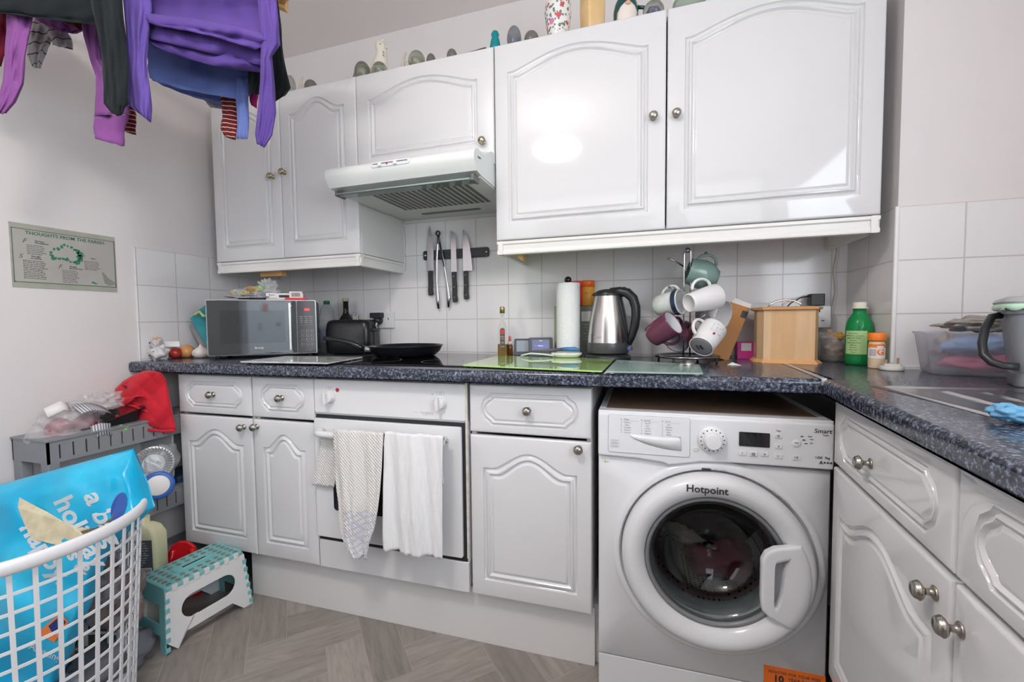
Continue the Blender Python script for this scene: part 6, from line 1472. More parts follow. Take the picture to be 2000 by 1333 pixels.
# dots, handle slot, edge tabs
b = MB()
for i in range(9):
    for j in range(6):
        x, y = .020+i*(SL-.04)/8, .018+j*(SWd-.036)/5
        if j in (2,3) and 2 <= i <= 6: continue
        if (i+j)%1 == 0: b.lathe([(0,ZT+.0002),(.0085,ZT+.0002),(.0080,ZT+.0008),(0,ZT+.0009)], c=(x,y,0), n=12)
o = b.build('grip_dots', AQD, st); o['label'] = 'grey grip dots'
MB().rbox(SL*.26,SL*.74,SWd/2-.016,SWd/2+.016,ZT,ZT+.004,.012,4).build('handle_rim', AQ, st, bevel=.0015)
MB().rbox(SL*.36,SL*.66,SWd/2-.0035,SWd/2+.0035,ZT+.0040,ZT+.0046,.003).build('handle_slot', DARKGAP, st)
def side(name, yy0, yy1, m, flare):
    """long side panel with an oval window; leans outward to the floor"""
    N = 60; b = MB(); zt_ = ZT-.0135
    def outp():
        P = [(0.0,zt_),(-.014,.0),(.020,.0),(.030,.034),(.042,.040)]
        P += [(SL-.042,.040),(SL-.030,.034),(SL-.020,.0),(SL+.014,0),(SL,zt_)]
        q = []
        per = [0]
        for i in range(len(P)): a = P[i]; c_ = P[(i+1)%len(P)]; per.append(per[-1]+sqrt((a[0]-c_[0])**2+(a[1]-c_[1])**2))
        cx, cz = SL/2, .118
        for k in range(N):
            an = 2*pi*k/N; dx, dz = cos(an), sin(an); best = 9
            for i in range(len(P)):
                a, c_ = P[i], P[(i+1)%len(P)]; ex2, ez2 = c_[0]-a[0], c_[1]-a[1]; det = dx*(-ez2)+dz*ex2
                if abs(det) < 1e-9: continue
                tt = ((a[0]-cx)*(-ez2)+(a[1]-cz)*ex2)/det; ss = (dx*(a[1]-cz)-dz*(a[0]-cx))/det
                if tt > 0 and -1e-6 <= ss <= 1+1e-6: best = min(best, tt) if tt > .0 else best
            q.append((cx+dx*best, cz+dz*best))
        for c_ in P:
            i = min(range(N), key=lambda i: (q[i][0]-c_[0])**2+(q[i][1]-c_[1])**2); q[i] = c_
        return q
    O2 = outp(); I2 = []
    for k in range(N):
        an = 2*pi*k/N; hw, hr = .088, .037
        dx, dz = cos(an), sin(an); x = max(-hw+hr, min(hw-hr, dx*hw*1.15)); 
        # stadium
        tt = min(hr/abs(dz) if abs(dz) > 1e-6 else 9, 9)
        px_, pz_ = dx*tt, dz*tt
        if abs(px_) > hw-hr:
            cxx = (hw-hr)*(1 if dx > 0 else -1); bq = -dx*cxx; cq = cxx*cxx-hr*hr; tt = -bq+sqrt(max(0,bq*bq-cq)); px_, pz_ = dx*tt, dz*tt
        I2.append((SL/2+px_, .112+pz_))
    def yv(z, y): return y-flare*(zt_-z)
    rings = [[(x, yv(z,yy0), z) for x, z in O2], [(x, yv(z,yy0), z) for x, z in I2], [(x, yv(z,yy1), z) for x, z in I2], [(x, yv(z,yy1), z) for x, z in O2], [(x, yv(z,yy0), z) for x, z in O2]]
    b.loft([r for r in rings], sm=False, cap=(False,False)); return b.build(name, m, st, bevel=.001)
side('side_panel', -.001, .004, SWH, .10); side('side_panel', SWd-.004, SWd+.001, SWH, -.10)
for k in range(7): 
    x = .018+k*(SL-.05)/6.2; MB().rbox(x,x+.017,-.0045,.006,ZT-.0165,ZT+.0008,.002).build('hinge_tab', SWH, st)
for xe, sx in ((0,-1),(SL,1)):      # end panels with alternating knuckles
    b = MB(); zt_ = ZT-.008; f = .014/zt_
    vs = []
    for z, c_ in ((zt_,0),(.0,1)): pass
    def endp(z): return xe+sx*f*(zt_-z)
    def Pq(y, z, o_=0): return (endp(z)+sx*o_, y-(.10*(zt_-z) if y < SWd/2 else -.10*(zt_-z)), z)
    for (ya, yb, za, zb) in ((.006,.035,.0,zt_),(SWd-.035,SWd-.006,.0,zt_),(.035,SWd-.035,.145,zt_),(.035,SWd-.035,.05,.085)):
        vs = [Pq(ya,za),Pq(yb,za),Pq(yb,zb),Pq(ya,zb),Pq(ya,za,-.004),Pq(yb,za,-.004),Pq(yb,zb,-.004),Pq(ya,zb,-.004)]
        b.add(vs, [(0,1,2,3),(7,6,5,4),(0,4,5,1),(1,5,6,2),(2,6,7,3),(3,7,4,0)])
    b.build('end_panel', AQ, st)
    for ys_ in (.0, SWd):
        for k in range(6):
            z = .006+k*.030; yy = ys_-(.10*(zt_-z)*(1 if ys_ == 0 else -1)); xx = endp(z)
            MB().rbox(xx-(.002 if sx < 0 else .012),xx+(.012 if sx < 0 else .002),yy-.0022,yy+.0022,z,z+.015,.001).build('hinge_knuckle', AQ, st, bevel=.001)
# ------------------------------------------------------------------ laundry basket
bk = thing('laundry_basket', 'white plastic lattice laundry basket at the lower left edge', 'laundry basket', (.455,-1.205,.0))
LB = mat('basket_white', (.74,.74,.76), .35)
BR0, BR1, BZ = .225, .262, .565
def br(z): return BR0+(BR1-BR0)*z/BZ
def wall_pt(a, z, off=0): return ((br(z)+off)*cos(a), (br(z)+off)*sin(a), z)
b = MB().tube([wall_pt(2*pi*k/96, BZ-.012, .006) for k in range(96)], .0085, 10, closed=True); b.v = [(x, y, (z-BZ+.012)*1.9+BZ-.012) for x, y, z in b.v]; b.build('rim', LB, bk)
NV = 44
for k in range(NV):
    a = 2*pi*(k+.5)/NV; w_ = .0042; b = MB(); rings = []
    for z in (.012,.15,.30,.45,BZ-.015):
        r = br(z); rings.append([((r+o_)*cos(a)-s_*w_*sin(a), (r+o_)*sin(a)+s_*w_*cos(a), z) for o_, s_ in ((-.0015,-1),(-.0015,1),(.002,1),(.002,-1))])
    b.loft(rings, sm=False); b.build('upright_rib', LB, bk)
for j in range(12):
    z = .035+j*.0415; b = MB(); n = 88
    b.loft([[wall_pt(2*pi*k/n, z+dz, do) for k in range(n)] for dz, do in ((-.0035,-.0012),(-.0035,.0014),(.0035,.0014),(.0035,-.0012),(-.0035,-.0012))], sm=False, cap=(False,False)); b.build('lattice_hoop', LB, bk)
MB().lathe([(0,.002),(BR0,.002),(BR0+.003,.012),(BR0,.016),(0,.006)], n=64).build('base', LB, bk)
# blue carrier bag in the basket
BGB = mat('bag_blue', (.0,.36,.62), .28, vary=(3.2,(.04,.52,.78),.45,.62), bump=('noise', 7, .5))
bg = thing('carrier_bag', 'bright blue printed carrier bag with white lettering leaning out of the laundry basket', 'carrier bag', at(100,1100,1.2))
def bag_edges(t_):
    L_ = [(-70,966),(-75,1040),(-80,1120),(-80,1200),(-80,1290),(-80,1380)]
    R_ = [(262,876),(290,945),(303,990),(215,1075),(178,1180),(118,1330)]
    k = t_*5; i = min(4, int(k)); f = k-i
    return [(A[i][0]+(A[i+1][0]-A[i][0])*f, A[i][1]+(A[i+1][1]-A[i][1])*f) for A in (L_, R_)]
def bag_depth(u, v):
    return 1.185+.0*u-.020*noise.noise(Vector((u*.006, v*.008, 2)))-.012*noise.noise(Vector((u*.018, v*.016, 5)))-.06*exp(-((u-60)/210)**2-((v-1130)/190)**2)-.0002*max(0, v-990)
b = MB(); NU, NVv = 60, 60; F_, B2 = [], []
for j in range(NVv+1):
    (uL,vL),(uR,vR) = bag_edges(j/NVv)
    for i in range(NU+1):
        s_ = i/NU; u, v = uL+(uR-uL)*s_, vL+(vR-vL)*s_; e = min(1, (1-s_)*9, j/NVv*9)**.6
        F_.append(at(u, v, bag_depth(u, v)+.05*(1-e))-bg.location); B2.append(at(u, v, 1.185+.05+.06*e)-bg.location)
w1 = NU+1; b.v = [tuple(p_) for p_ in F_+B2]; o_ = len(F_)
for j in range(NVv):
    for i in range(NU): b.f.append((j*w1+i,(j+1)*w1+i,(j+1)*w1+i+1,j*w1+i+1)); b.f.append((o_+j*w1+i,o_+j*w1+i+1,o_+(j+1)*w1+i+1,o_+(j+1)*w1+i))
    for i in (0,NU): b.f.append((j*w1+i, o_+j*w1+i, o_+(j+1)*w1+i, (j+1)*w1+i))
for i in range(NU):
    for j in (0,NVv): b.f.append((j*w1+i, j*w1+i+1, o_+j*w1+i+1, o_+j*w1+i))
b.mi = [0]*len(b.f); b.sm = [True]*len(b.f); bagb = b.build('bag_body', BGB, bg)
def on_bag(name, mesh, m, off=.0015):
    """print: vertices given in photo spots, laid on the bag surface"""
    vs = []
    for u, v, q in mesh.v: vs.append(tuple(at(u, v, bag_depth(u, v)-off-abs(q)*.0)-bg.location))
    mesh.v = vs; return mesh.build(name, m, bagb)
def px_text(txt, size, u, v, ang, shear=0, bold=0): 
    """ang in degrees clockwise on the photo"""
    a = radians(ang); b = text_mb(txt, size, Matrix.Identity(4), bold=bold, shear=shear, align='LEFT')
    # drop back faces
    b.v = [(u+x*cos(a)+y*sin(a), v+x*sin(a)-y*cos(a), z) for x, y, z in b.v]; return b
WPR = mat('white_print', (.93,.94,.95), .4)
for s_, sz, u, v, an in (('a bag', 54, 178, 962, 66),('holiday', 54, 118, 972, 60),('happy.', 54, 50, 1022, 56),('s &', 40, 140, 1078, 60)):
    on_bag('lettering', px_text(s_, sz, u, v, an, shear=.1, bold=1.5), WPR)
on_bag('leaf_print', MB().add([(232+13*cos(a)*1+ (27*sin(a))*.35, 990-27*sin(a)+5*cos(a), 0) for a in [2*pi*k/24 for k in range(24)]], [tuple(reversed(range(24)))]), mat('royal_blue', (.01,.06,.30), .35), .0018)
on_bag('shoe_print', MB().add([(x, y, 0) for x, y in ((38,972),(62,985),(92,1000),(128,1022),(160,1030),(190,1040),(178,1062),(150,1070),(120,1068),(85,1058),(60,1052),(46,1020),(35,992))], [tuple(range(13))]), mat('cream_print2', (.62,.56,.38), .5, vary=(30,(.50,.44,.30),.4,.6)), .0010)
on_bag('lace_print', MB().add([(150,1040,0),(190,1030,0),(215,1015,0),(222,1000,0),(224,1003,0),(217,1020,0),(192,1036,0),(152,1046,0)], [tuple(range(8))]), mat('twig', (.12,.09,.06), .6), .0020)
on_bag('badge_edge', MB().add([(x, y, 0) for x, y in ((118,1198),(134,1215),(106,1256),(72,1238))], [(0,1,2,3)]), mat('badge_orange', (.85,.22,.05), .4), .0018)
on_bag('badge', MB().add([(x, y, 0) for x, y in ((117,1204),(129,1216),(104,1250),(79,1237))], [(0,1,2,3)]), mat('badge_navy', (.01,.03,.18), .4), .0026)
on_bag('lettering', px_text('ALDI', 15, 92, 1240, -22, bold=.5), WPR, .0034)
on_bag('lettering', px_text('Amazing', 19, 58, 1262, 24, bold=.4), WPR, .0030)
# other things in the basket below the bag
tag(crumple('basket_clothing', mat('grey_garment', (.16,.165,.19), .9), at(215,1290,1.30), .09, 91, None, .4, 3, sc=(1,1,.6)), 'dark grey garment in the bottom of the laundry basket', 'clothing')
tag(crumple('basket_clothing', mat('brownish_garment', (.24,.17,.16), .9, vary=(30,(.32,.30,.30),.5,.6)), at(222,1160,1.30), .065, 95, None, .4, 3, sc=(1,1,1.6)), 'brown and grey garment bunched against the right side of the laundry basket', 'clothing')
tag(crumple('basket_clothing', mat('pale_garment', (.45,.50,.58), .9), Vector((.46,-1.20,.05)), .13, 98, None, .35, 3, sc=(1,1,.38)), 'pale blue garment spread at the bottom of the laundry basket', 'clothing')
# ------------------------------------------------------------------ washing hanging from the ceiling airer
def fabric(name, col, stripe=None, rough=.9, vary=None):
    M = mat(name, tuple(q*.62 for q in col), rough, sheen=.04, bump=('noise', 55, .12), spec=.2); nt, b = nodes(M)
    if stripe:
        ax, per, frac, c2, ang = stripe
        tc = nt.nodes.new('ShaderNodeTexCoord'); mp = nt.nodes.new('ShaderNodeMapping'); mp.inputs['Rotation'].default_value = ang; nt.links.new(tc.outputs['Object'], mp.inputs[0])
        sp = nt.nodes.new('ShaderNodeSeparateXYZ'); nt.links.new(mp.outputs[0], sp.inputs[0])
        st_ = stripes(nt, sp.outputs[ax], per, frac); mx = nt.nodes.new('ShaderNodeMix'); mx.data_type = 'RGBA'
        nt.links.new(st_, mx.inputs[0]); mx.inputs[6].default_value = (*[q*.7 for q in col],1); mx.inputs[7].default_value = (*c2,1); nt.links.new(mx.outputs[2], b.inputs['Base Color'])
    return M
PURP = fabric('purple_jersey', (.125,.070,.34)); VIOL = fabric('orchid_jersey', (.36,.12,.42)); BLK = fabric('black_jersey', (.012,.018,.022))
BLUE = fabric('blue_jersey', (.17,.24,.60)); MRN = fabric('crimson_jersey', (.20,.012,.035)); LIL = fabric('violet_jersey', (.155,.095,.43))
WST = fabric('white_striped', (.60,.58,.60), (2, .030, .90, (.02,.02,.04), (0,.12,0))); RST = fabric('red_striped', (.17,.018,.022), (2, .0125, .84, (.62,.50,.40), (0,-.15,0)))
PNK = fabric('pink_jersey', (.60,.03,.20))
def cloth(parent, name, m, rows, th=.016, folds=3, amp=.005, seed=0, n=36, open_end=True, sag=0):
    """soft double layer of cloth: rows (uL, vL, uR, vR, depth[, depthR])"""
    fine = []
    for a, c in zip(rows, rows[1:]):
        a = tuple(a)+((a[4],) if len(a) == 5 else ()); c = tuple(c)+((c[4],) if len(c) == 5 else ())
        L = sqrt((a[0]-c[0])**2+(a[1]-c[1])**2)+sqrt((a[2]-c[2])**2+(a[3]-c[3])**2); K = max(2, int(L/14))
        for k in range(K): t = k/K; fine.append(tuple(a[q]+(c[q]-a[q])*t for q in range(6)))
    last = rows[-1]; fine.append(tuple(last)+((last[4],) if len(last) == 5 else ()))
    b = MB(); rings = []; org = parent.location
    for j, (uL, vL, uR, vR, dL, dR) in enumerate(fine):
        ring = []; f = j/len(fine)
        for k in range(2*n):
            a = 2*pi*k/(2*n); s = .5-.5*cos(a); side = -1 if sin(a) > 0 else 1
            e = abs(sin(a))**.6
            fold = amp*(.45*sin(folds*pi*s*1.3+seed+f*2.3)+.2*sin(folds*pi*s*3.1+seed*2+f*5.6))+amp*2.2*noise.noise(Vector((s*2.2+seed, f*3.0, seed)))+amp*1.3*noise.noise(Vector((s*6+f*3, f*5-s*2, seed+4)))
            wob = 1.5*sin(f*9+seed)+2.0*noise.noise(Vector((f*4, seed, side)))
            u = uL+(uR-uL)*s+wob*(.3+.7*(1-e)); v = vL+(vR-vL)*s + (sag*sin(pi*s)) + 2*noise.noise(Vector((s*5, seed, 3)))*f
            ring.append(at(u, v, dL+(dR-dL)*s+side*th/2*e+fold*e)-org)
        rings.append(ring)
    b.loft(rings, cap=(False, False)); 
    return b.build(name, m, parent, solid=.0012)
def garment(name, label, cat, u, v, d, group='washing hanging from the airer'):
    return thing(name, label, cat, at(u, v, d), 0, group)
# big purple top
g = garment('long_sleeved_top', 'large purple long-sleeved top, nearest and widest of the hanging washing', 'top', 400, 90, 1.15)
cloth(g, 'body', PURP, [(270,-75,530,-75,1.16),(272,-20,534,-20,1.15),(280,10,530,20,1.14),(286,42,528,60,1.13),(288,75,522,130,1.13)], .03, 4, .008, 1, 60)
cloth(g, 'rolled_hem', PURP, [(286,26,536,70,1.10),(290,44,532,82,1.09),(310,52,500,98,1.095)], .022, 5, .006, 4, 60, sag=-6)
cloth(g, 'lower_fold', PURP, [(284,58,520,100,1.14),(286,78,512,128,1.13),(300,92,508,142,1.135)], .02, 3, .006, 7, 60, sag=8)
cloth(g, 'sleeve', PURP, [(500,-40,536,-30,1.09),(506,20,546,50,1.085),(512,80,548,88,1.09),(509,120,531,110,1.09),(508,160,535,165,1.095),(503,215,538,220,1.10),(499,262,532,264,1.10),(503,281,517,289,1.10)], .026, 2, .005, 2)
cloth(g, 'sleeve', LIL, [(232,-60,290,-50,1.12),(240,0,296,20,1.11),(246,60,290,72,1.11),(250,120,288,120,1.11),(250,170,293,175,1.11),(252,206,295,214,1.11),(264,216,293,239,1.11)], .028, 2, .005, 5)
cloth(g, 'cuff_lining', fabric('purple_inside', (.05,.02,.16)), [(500,268,516,272,1.108),(506,282,515,286,1.106)], .012, 1, .001, 3, 12)
# blue top beneath
g = garment('long_sleeved_top', 'mid blue long-sleeved top hanging below the large purple top', 'top', 400, 160, 1.24)
cloth(g, 'body', BLUE, [(284,60,500,130,1.25),(286,100,498,150,1.25),(290,140,492,182,1.245),(300,158,480,196,1.24)], .03, 4, .006, 3, 50, sag=4)
cloth(g, 'lower_layer', BLUE, [(290,120,480,168,1.28),(292,152,462,196,1.28),(320,168,440,206,1.28)], .02, 3, .005, 9, 50, sag=3)
cloth(g, 'sleeve', BLUE, [(462,150,488,150,1.23),(462,200,485,200,1.23),(463,240,485,240,1.23),(463,271,484,272,1.23)], .018, 1, .003, 2, 20)
# orchid top (left, two sleeves)
g = garment('long_sleeved_top', 'orchid pink long-sleeved top with thick cuffs, left part of the washing', 'top', 120, 120, 1.22)
cloth(g, 'body', VIOL, [(60,-30,190,-10,1.26),(62,20,182,30,1.25),(70,40,176,55,1.25),(100,52,150,66,1.25)], .03, 3, .006, 3, 40, sag=4)
cloth(g, 'sleeve', VIOL, [(158,20,208,30,1.20),(162,70,206,80,1.20),(176,115,204,115,1.20),(190,150,232,150,1.20),(186,190,244,195,1.20),(184,226,253,222,1.20)], .034, 2, .005, 6)
cloth(g, 'cuff', VIOL, [(183,226,250,224,1.20),(184,250,244,255,1.20),(185,271,241,286,1.20)], .024, 1, .002, 1, 28)
cloth(g, 'sleeve', VIOL, [(10,0,66,10,1.12),(14,60,60,60,1.12),(10,110,50,110,1.12),(4,160,44,165,1.12),(-8,205,30,200,1.12),(-14,222,12,222,1.12)], .034, 2, .005, 8)
# black top
g = garment('long_sleeved_top', 'black long-sleeved top across the upper left of the washing', 'top', 150, 20, 1.10)
cloth(g, 'body', BLK, [(-60,-70,240,-70,1.12),(-60,-20,240,-10,1.11),(-60,18,236,30,1.10),(10,26,225,52,1.10)], .03, 4, .006, 2, 60, sag=2)
cloth(g, 'sleeve', BLK, [(176,-40,238,-30,1.07),(182,20,240,20,1.07),(192,70,244,75,1.07),(200,120,248,120,1.07),(204,170,250,170,1.07),(204,202,251,204,1.07),(216,218,244,210,1.07),(230,227,238,224,1.07)], .026, 2, .005, 4)
# dark tops behind the purple
g = garment('long_sleeved_top', 'black top behind the right edge of the large purple top', 'top', 545, 130, 1.26)
cloth(g, 'body', BLK, [(440,-40,540,-40,1.22),(470,90,530,100,1.20),(486,140,520,150,1.20),(486,180,506,186,1.20)], .03, 2, .005, 4, 30)
cloth(g, 'sleeve', BLK, [(515,-30,540,-20,1.25),(526,50,546,40,1.25),(532,100,552,90,1.25),(535,150,562,150,1.25),(534,176,566,172,1.25),(538,198,556,186,1.25)], .028, 2, .006, 5)
g = garment('crimson_top', 'crimson top at the far upper left of the washing', 'top', 5, 80, 1.2)
cloth(g, 'body', MRN, [(-40,0,26,10,1.18),(-40,60,20,60,1.18),(-40,100,12,100,1.18),(-40,130,2,130,1.18)], .03, 2, .005, 4, 24)
g = garment('crimson_top', 'dark crimson cloth glimpsed under the black top at left', 'top', 150, 45, 1.22)
cloth(g, 'body', MRN, [(110,20,184,30,1.215),(120,42,182,50,1.215),(140,50,176,66,1.215)], .02, 2, .005, 4, 24)
# white striped top
g = garment('striped_top', 'white top with thin dark stripes at left of the washing', 'striped top', 80, 90, 1.3)
cloth(g, 'body', WST, [(50,20,120,30,1.30),(52,60,110,60,1.30),(52,85,92,95,1.30),(52,110,90,105,1.30),(66,132,80,134,1.30)], .03, 2, .006, 3, 30)
cloth(g, 'sleeve', WST, [(90,50,130,60,1.29),(96,70,138,72,1.29),(104,88,143,98,1.29)], .02, 1, .004, 3, 24)
# red striped top, two cuffs visible
g = garment('striped_top', 'dark red top with cream stripes, seen only below its neighbours', 'striped top', 430, 230, 1.3)
cloth(g, 'body', RST, [(300,120,460,150,1.33),(318,166,440,185,1.33),(335,172,400,196,1.33)], .02, 2, .004, 4, 40, sag=2)
cloth(g, 'sleeve', RST, [(433,180,464,185,1.27),(434,225,463,225,1.27),(433,252,463,256,1.27),(440,268,460,274,1.27)], .022, 1, .003, 4, 24)
cloth(g, 'sleeve', RST, [(240,190,262,195,1.27),(244,225,264,225,1.27),(244,258,266,264,1.27)], .018, 1, .002, 4, 20)
g = garment('pink_garment', 'small bright pink cloth glimpsed between the blue and purple sleeves', 'top', 496, 190, 1.26)
cloth(g, 'body', PNK, [(488,160,504,160,1.25),(488,190,503,188,1.25),(492,206,502,212,1.25)], .01, 1, .002, 4, 14)
g = garment('pale_garment', 'pale grey cloth hem below the blue top', 'top', 415, 205, 1.32)
cloth(g, 'body', fabric('pale_grey_jersey', (.50,.48,.54)), [(395,160,440,170,1.31),(400,195,436,200,1.31),(412,210,436,213,1.31)], .01, 1, .002, 4, 18)
# wooden airer: two end brackets and rails hung from the ceiling
ar = thing('clothes_airer', 'wooden ceiling clothes airer, one rail end showing at the top', 'clothes airer', at(420,-60,1.2))
def rail(a, c, r=.011): return MB().tube([a-ar.location, c-ar.location], r, 10).build('rail', PINE, ar)
e0, e1 = at(-160,-60,1.16), at(600,-48,1.16)
for dd in (-.09, .0, .09): rail(at(-260,-88,1.13+dd), at(640,-72,1.13+dd))
P_ = [at(528,-10,1.30), at(557,-4,1.30), at(557,18,1.30), at(538,10,1.30)]
nb_ = FW*.018
b = MB(); b.add([q-ar.location for q in P_]+[q-ar.location+nb_ for q in P_], [(0,1,2,3),(7,6,5,4),(0,4,5,1),(1,5,6,2),(2,6,7,3),(3,7,4,0)]); b.build('end_bracket', PINE, ar, bevel=.001)
q0, q1 = at(545,5,1.31), at(640,-74,1.13)
MB().tube([q0-ar.location, q1-ar.location], .010, 8).build('end_bracket_arm', PINE, ar)
for u, v in ((620,-74),(-200,-90)):
    q = at(u, v, 1.13); MB().tube([q-ar.location, Vector((q.x,q.y,ZC))-ar.location], .003, 6).build('cord', CARD, ar)
# ------------------------------------------------------------------ ornaments on top of the wall units
ZU = 2.0135
def ontop(u, y=-.29): 
    d = at(u, 60, 1)-CAM; k = (y-CAM.y)/d.y
    return Vector((CAM.x+d.x*k, y, ZU+.0004))
def zat3(u, v, p): 
    d = at(u, v, 1)-CAM; k = (p.y-CAM.y)/d.y; return CAM.z+d.z*k-p.z
PG = mat('glass_grey', (.55,.56,.52), .05, trans=.85, ior=1.35); 
def weight(label, u, v, r, col, core, y=-.285, tall=1.):
    p = ontop(u, y); h = max(.02, zat3(u, v, p)); t = thing('glass_paperweight', label, 'paperweight', p, 0, 'glass paperweights on the wall cabinets')
    MB().ball((0,0,h/2), r, r, h/2, n=28, fn=lambda d: 1).build('glass', col, t)
    if core: MB().ball((0,0,h*.42), r*.55, r*.55, h*.25, n=14, fn=lambda d: 1+.2*sin(9*d.x)*sin(8*d.y)).build('inner_colour', core, t)
    return t
GG = mat('paperweight_sage', (.55,.57,.50), .03, trans=.85, ior=1.4); GGD = mat('paperweight_smoke', (.22,.20,.19), .04, trans=.35, ior=1.3)
cor = mat('pale_core', (.55,.56,.44), .4)
weight('sage glass paperweight at the left foot of the white bird', 706,121, .032, GG, cor); weight('sage glass paperweight at the right foot of the white bird', 740,122, .031, GG, cor)
weight('largest sage glass paperweight, right of the white bird', 813,100, .033, GG, cor); weight('small dark paperweight right of the sage one', 841,105, .018, GGD, None)
weight('small dark paperweight nearest the right edge of the hood cabinet', 882,96, .020, GGD, None)
weight('small dark paperweight above the second left cabinet door', 604,157, .026, GGD, None); weight('pale glass ball by the hanging black sleeve', 563,148, .024, PG, None)
weight('grey low paperweight between the teal glass and the floral vase', 1038,61, .026, GGD, None); weight('grey glass paperweight with blue centre right of the gnome mug', 1276,3, .034, GG, mat('cobalt_core', (.04,.06,.35), .3))
weight('pale green glass piece at the right end near the camera', 1345,-12, .05, mat('pale_green_glass', (.55,.66,.55), .06, trans=.6, ior=1.3), None)
t = weight('tall egg-shaped smoky glass with teal base', 1004,51, .026, mat('smoky_glass', (.30,.30,.34), .04, trans=.5, ior=1.3), mat('teal_core', (.0,.25,.32), .3))
t = thing('glass_bird', 'small turquoise glass bird at the left corner of the large cabinet', 'ornament', ontop(967)); h = zat3(967,61,t.location)
TQ = mat('turquoise_glass', (.0,.28,.32), .06, trans=.25)
MB().lathe([(.012,0),(.018,.01),(.021,.022),(.016,h*.62),(.012,h*.72),(.015,h*.84),(.011,h*.96),(0,h)], n=24).build('body', TQ, t); MB().ball((-.016,0,.018), .018,.010,.010, n=12).build('tail', TQ, t)
def snail(label, u, v):
    p = ontop(u); h = zat3(u, v, p); t = thing('ceramic_snail', label, 'ornament', p, 0, 'pale shell ornaments on the wall cabinets'); m_ = mat('shell_beige', (.55,.50,.42), .3)
    MB().tube([(-.012,0,.0),(-.010,0,h*.5),(-.004,0,h*.85),(.004,0,h)], [.009,.007,.005,.003], 10).build('neck', m_, t); MB().ball((.014,0,h*.30), .020,.014,h*.30, n=16).build('shell', m_, t)
snail('pale curled shell ornament left of the largest sage paperweight', 790, 103); snail('pale curled shell ornament beside the dark paperweight at far left', 587, 150)
# white bird ornament
p = ontop(738,-.24); t = thing('bird_ornament', 'cream ceramic bird standing above the hood cabinet', 'ornament', p, radians(5)); h = zat3(745,79,p)
CR = mat('cream_ceramic', (.72,.68,.58), .25)
b = MB(); rings = []; n = 28
for cx_1, r, ry_, z in ((.0,.030,.028,.0),(.0,.036,.030,.02),(.002,.040,.032,h*.30),(.006,.032,.028,h*.48),(.012,.024,.022,h*.64),(.015,.021,.020,h*.76),(.013,.023,.021,h*.85),(.010,.019,.018,h*.94),(.006,.008,.008,h*.99)):
    rings.append([(cx_1+r*cos(2*pi*k/n), ry_*sin(2*pi*k/n), z) for k in range(n)])
b.loft(rings).build('body', CR, t)
MB().tube([(-.02,0,h*.30),(-.05,0,h*.28),(-.075,0,h*.22),(-.095,0,h*.14)], [.026,.020,.013,.004], 12).build('tail', CR, t)
b = MB(); b.lathe([(.006,0),(.0035,.010),(0,.016)], n=10, M=Matrix.Rotation(radians(105),3,'Y'), c=(.033,-.006,h*.83)); b.build('beak', CR, t)
for dy in (-.020,): MB().ball((.020,dy,h*.86), .0022, n=8).build('eye', INK, t)
for k in range(3): MB().ball((-.004+.011*k,0,h*.99+.001*k), .008,.004,.006, n=10).build('crest', CR, t)
for k in range(2): MB().tube([(.030,-.020,h*.70-.012*k),(.036,-.017,h*.66-.012*k)], .0010, 6).build('fold_line', INK, t)
# glass dish edge left of the bird
p = ontop(692); t = thing('glass_dish', 'upright rim of a clear glass dish left of the cream bird', 'dish', p); MB().lathe([(.0,-.002),(.04,-.002),(.045,.002)], n=32, M=Matrix.Rotation(pi/2,3,'X')).build('dish', PG, t, loc=(.012,.03,.045), solid=.002)
# thin dark stick lying along the cabinet edge
o = MB().tube([(1.20,-.30,ZU+.012),(1.40,-.315,ZU+.016)], .004, 8).build('dark_stick', mat('dark_wood', (.10,.04,.03), .5)); tag(o, 'thin dark wooden stick lying along the top of the hood cabinet', 'stick')
# floral ginger jar
FLO = mat('floral_glaze', (.80,.78,.76), .12); nt, b_ = nodes(FLO); tc = nt.nodes.new('ShaderNodeTexCoord')
def blob(scale, thr, col, prev, seed, metric=None):
    mp = nt.nodes.new('ShaderNodeMapping'); mp.inputs['Location'].default_value = (seed, seed*.7, seed*1.3); nt.links.new(tc.outputs['Object'], mp.inputs[0])
    v = nt.nodes.new('ShaderNodeTexVoronoi'); v.inputs['Scale'].default_value = scale; nt.links.new(mp.outputs[0], v.inputs['Vector'])
    n_ = nt.nodes.new('ShaderNodeTexNoise'); n_.inputs['Scale'].default_value = scale*2; nt.links.new(mp.outputs[0], n_.inputs['Vector'])
    s_ = mth(nt, 'ADD', v.outputs['Distance'], mth(nt, 'MULTIPLY', n_.outputs['Fac'], .35)); f_ = mth(nt, 'LESS_THAN', s_, thr)
    mx = nt.nodes.new('ShaderNodeMix'); mx.data_type = 'RGBA'; nt.links.new(f_, mx.inputs[0]); mx.inputs[7].default_value = (*col,1)
    if prev is None: mx.inputs[6].default_value = (.80,.78,.76,1)
    else: nt.links.new(prev, mx.inputs[6])
    return mx.outputs[2]
c1 = blob(80, .50, (.20,.21,.21), None, 1.); c1 = blob(60, .50, (.14,.22,.18), c1, 4.); c1 = blob(34, .46, (.60,.10,.12), c1, 7.); c1 = blob(24, .44, (.62,.22,.38), c1, 12.3)
nt.links.new(c1, b_.inputs['Base Color'])
p = ontop(1090,-.27); t = thing('floral_vase', 'white bulbous vase painted with pink and red flowers on the large wall cabinet', 'vase', p)
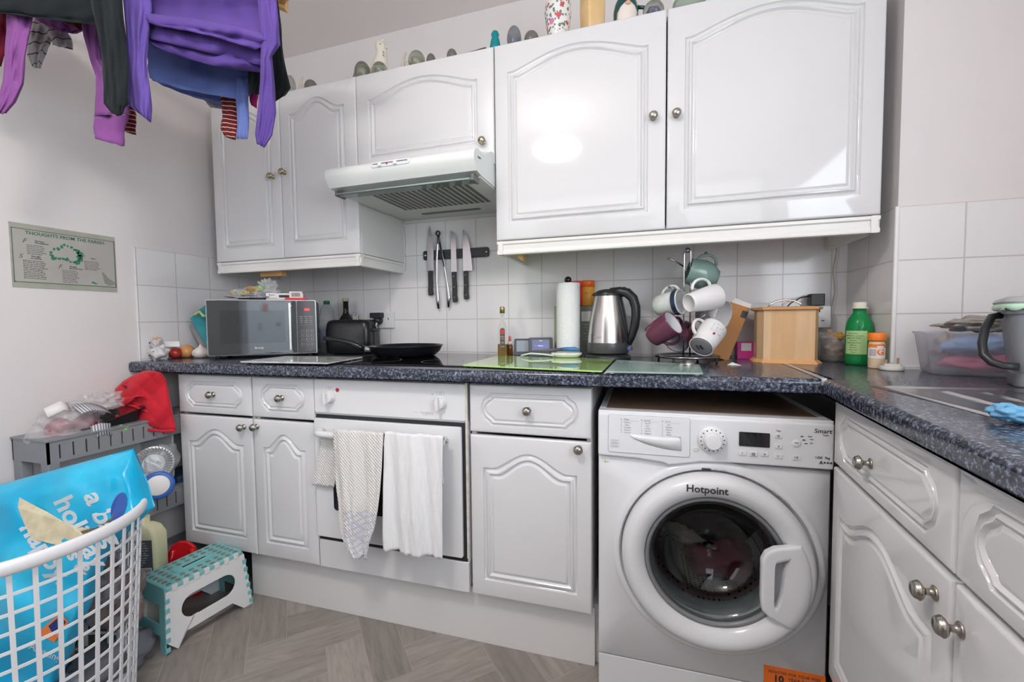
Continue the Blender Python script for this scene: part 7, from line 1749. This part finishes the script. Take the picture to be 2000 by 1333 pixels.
hv = zat3(1090,-8,p)
MB().lathe([(.026,0),(.028,.004),(.032,.012),(.043,hv*.45),(.047,hv*.65),(.044,hv*.82),(.030,hv*.95),(.021,hv),(.021,hv*1.10),(.025,hv*1.13),(.022,hv*1.135)], n=48, cap=(True,False)).build('vase_body', FLO, t)
# pale wooden block vase
p = ontop(1157,-.27); t = thing('wooden_vase', 'square pale honey-coloured wooden vase on the large wall cabinet', 'vase', p, radians(38)); hh_ = .16
b = MB(); rings = []
for z, w_ in ((0,.030),(.02,.0315),(.10,.033),(hh_,.032)):
    m_ = MB().rbox(-w_,w_,-w_,w_,0,1,.007,4); N = len(m_.v)//2; rings.append([(q_[0],q_[1],z) for q_ in m_.v[:N]])
b.loft(rings).build('vase_body', mat('honey_wood', (.72,.46,.20), .25, vary=(6,(.78,.60,.36),.35,.7)), t)
# gnome mug: green hooded figure with white beard and handle
p = ontop(1222,-.27); t = thing('gnome_mug', 'dark green hooded gnome mug with a white beard and side handle', 'mug', p, radians(12))
DGN = mat('bottle_green_glaze', (.01,.07,.07), .12)
MB().lathe([(.030,0),(.036,.004),(.040,.03),(.041,.06),(.036,.085),(.024,.11),(0,.13)], n=40).build('mug_body', DGN, t)
b = MB(); rings = []
for z, a0 in ((.004,.75),(.02,.95),(.04,.85),(.055,.55),(.066,.18)): r_ = {.004:.0368,.02:.0392,.04:.0412,.055:.0416,.066:.0410}[z]; rings.append([(r_*sin(a0*(k/10*2-1)), -r_*cos(a0*(k/10*2-1))-.003, z) for k in range(11)])
b.loft(rings, closed=False).build('beard', mat('beard_white', (.74,.68,.62), .3), t, solid=.005)
MB().ball((0,-.045,.062), .009,.008,.008, n=12).build('nose', mat('nose_peach', (.70,.38,.28), .3), t)
MB().ball((-.030,-.024,.004), .010,.008,.005, n=10).build('boot', mat('boot_red', (.55,.05,.04), .3), t)
MB().tube([(.036,-.004,.074),(.058,-.006,.070),(.066,-.006,.048),(.060,-.005,.024),(.040,-.004,.014)], .006, 10).build('handle', DGN, t)
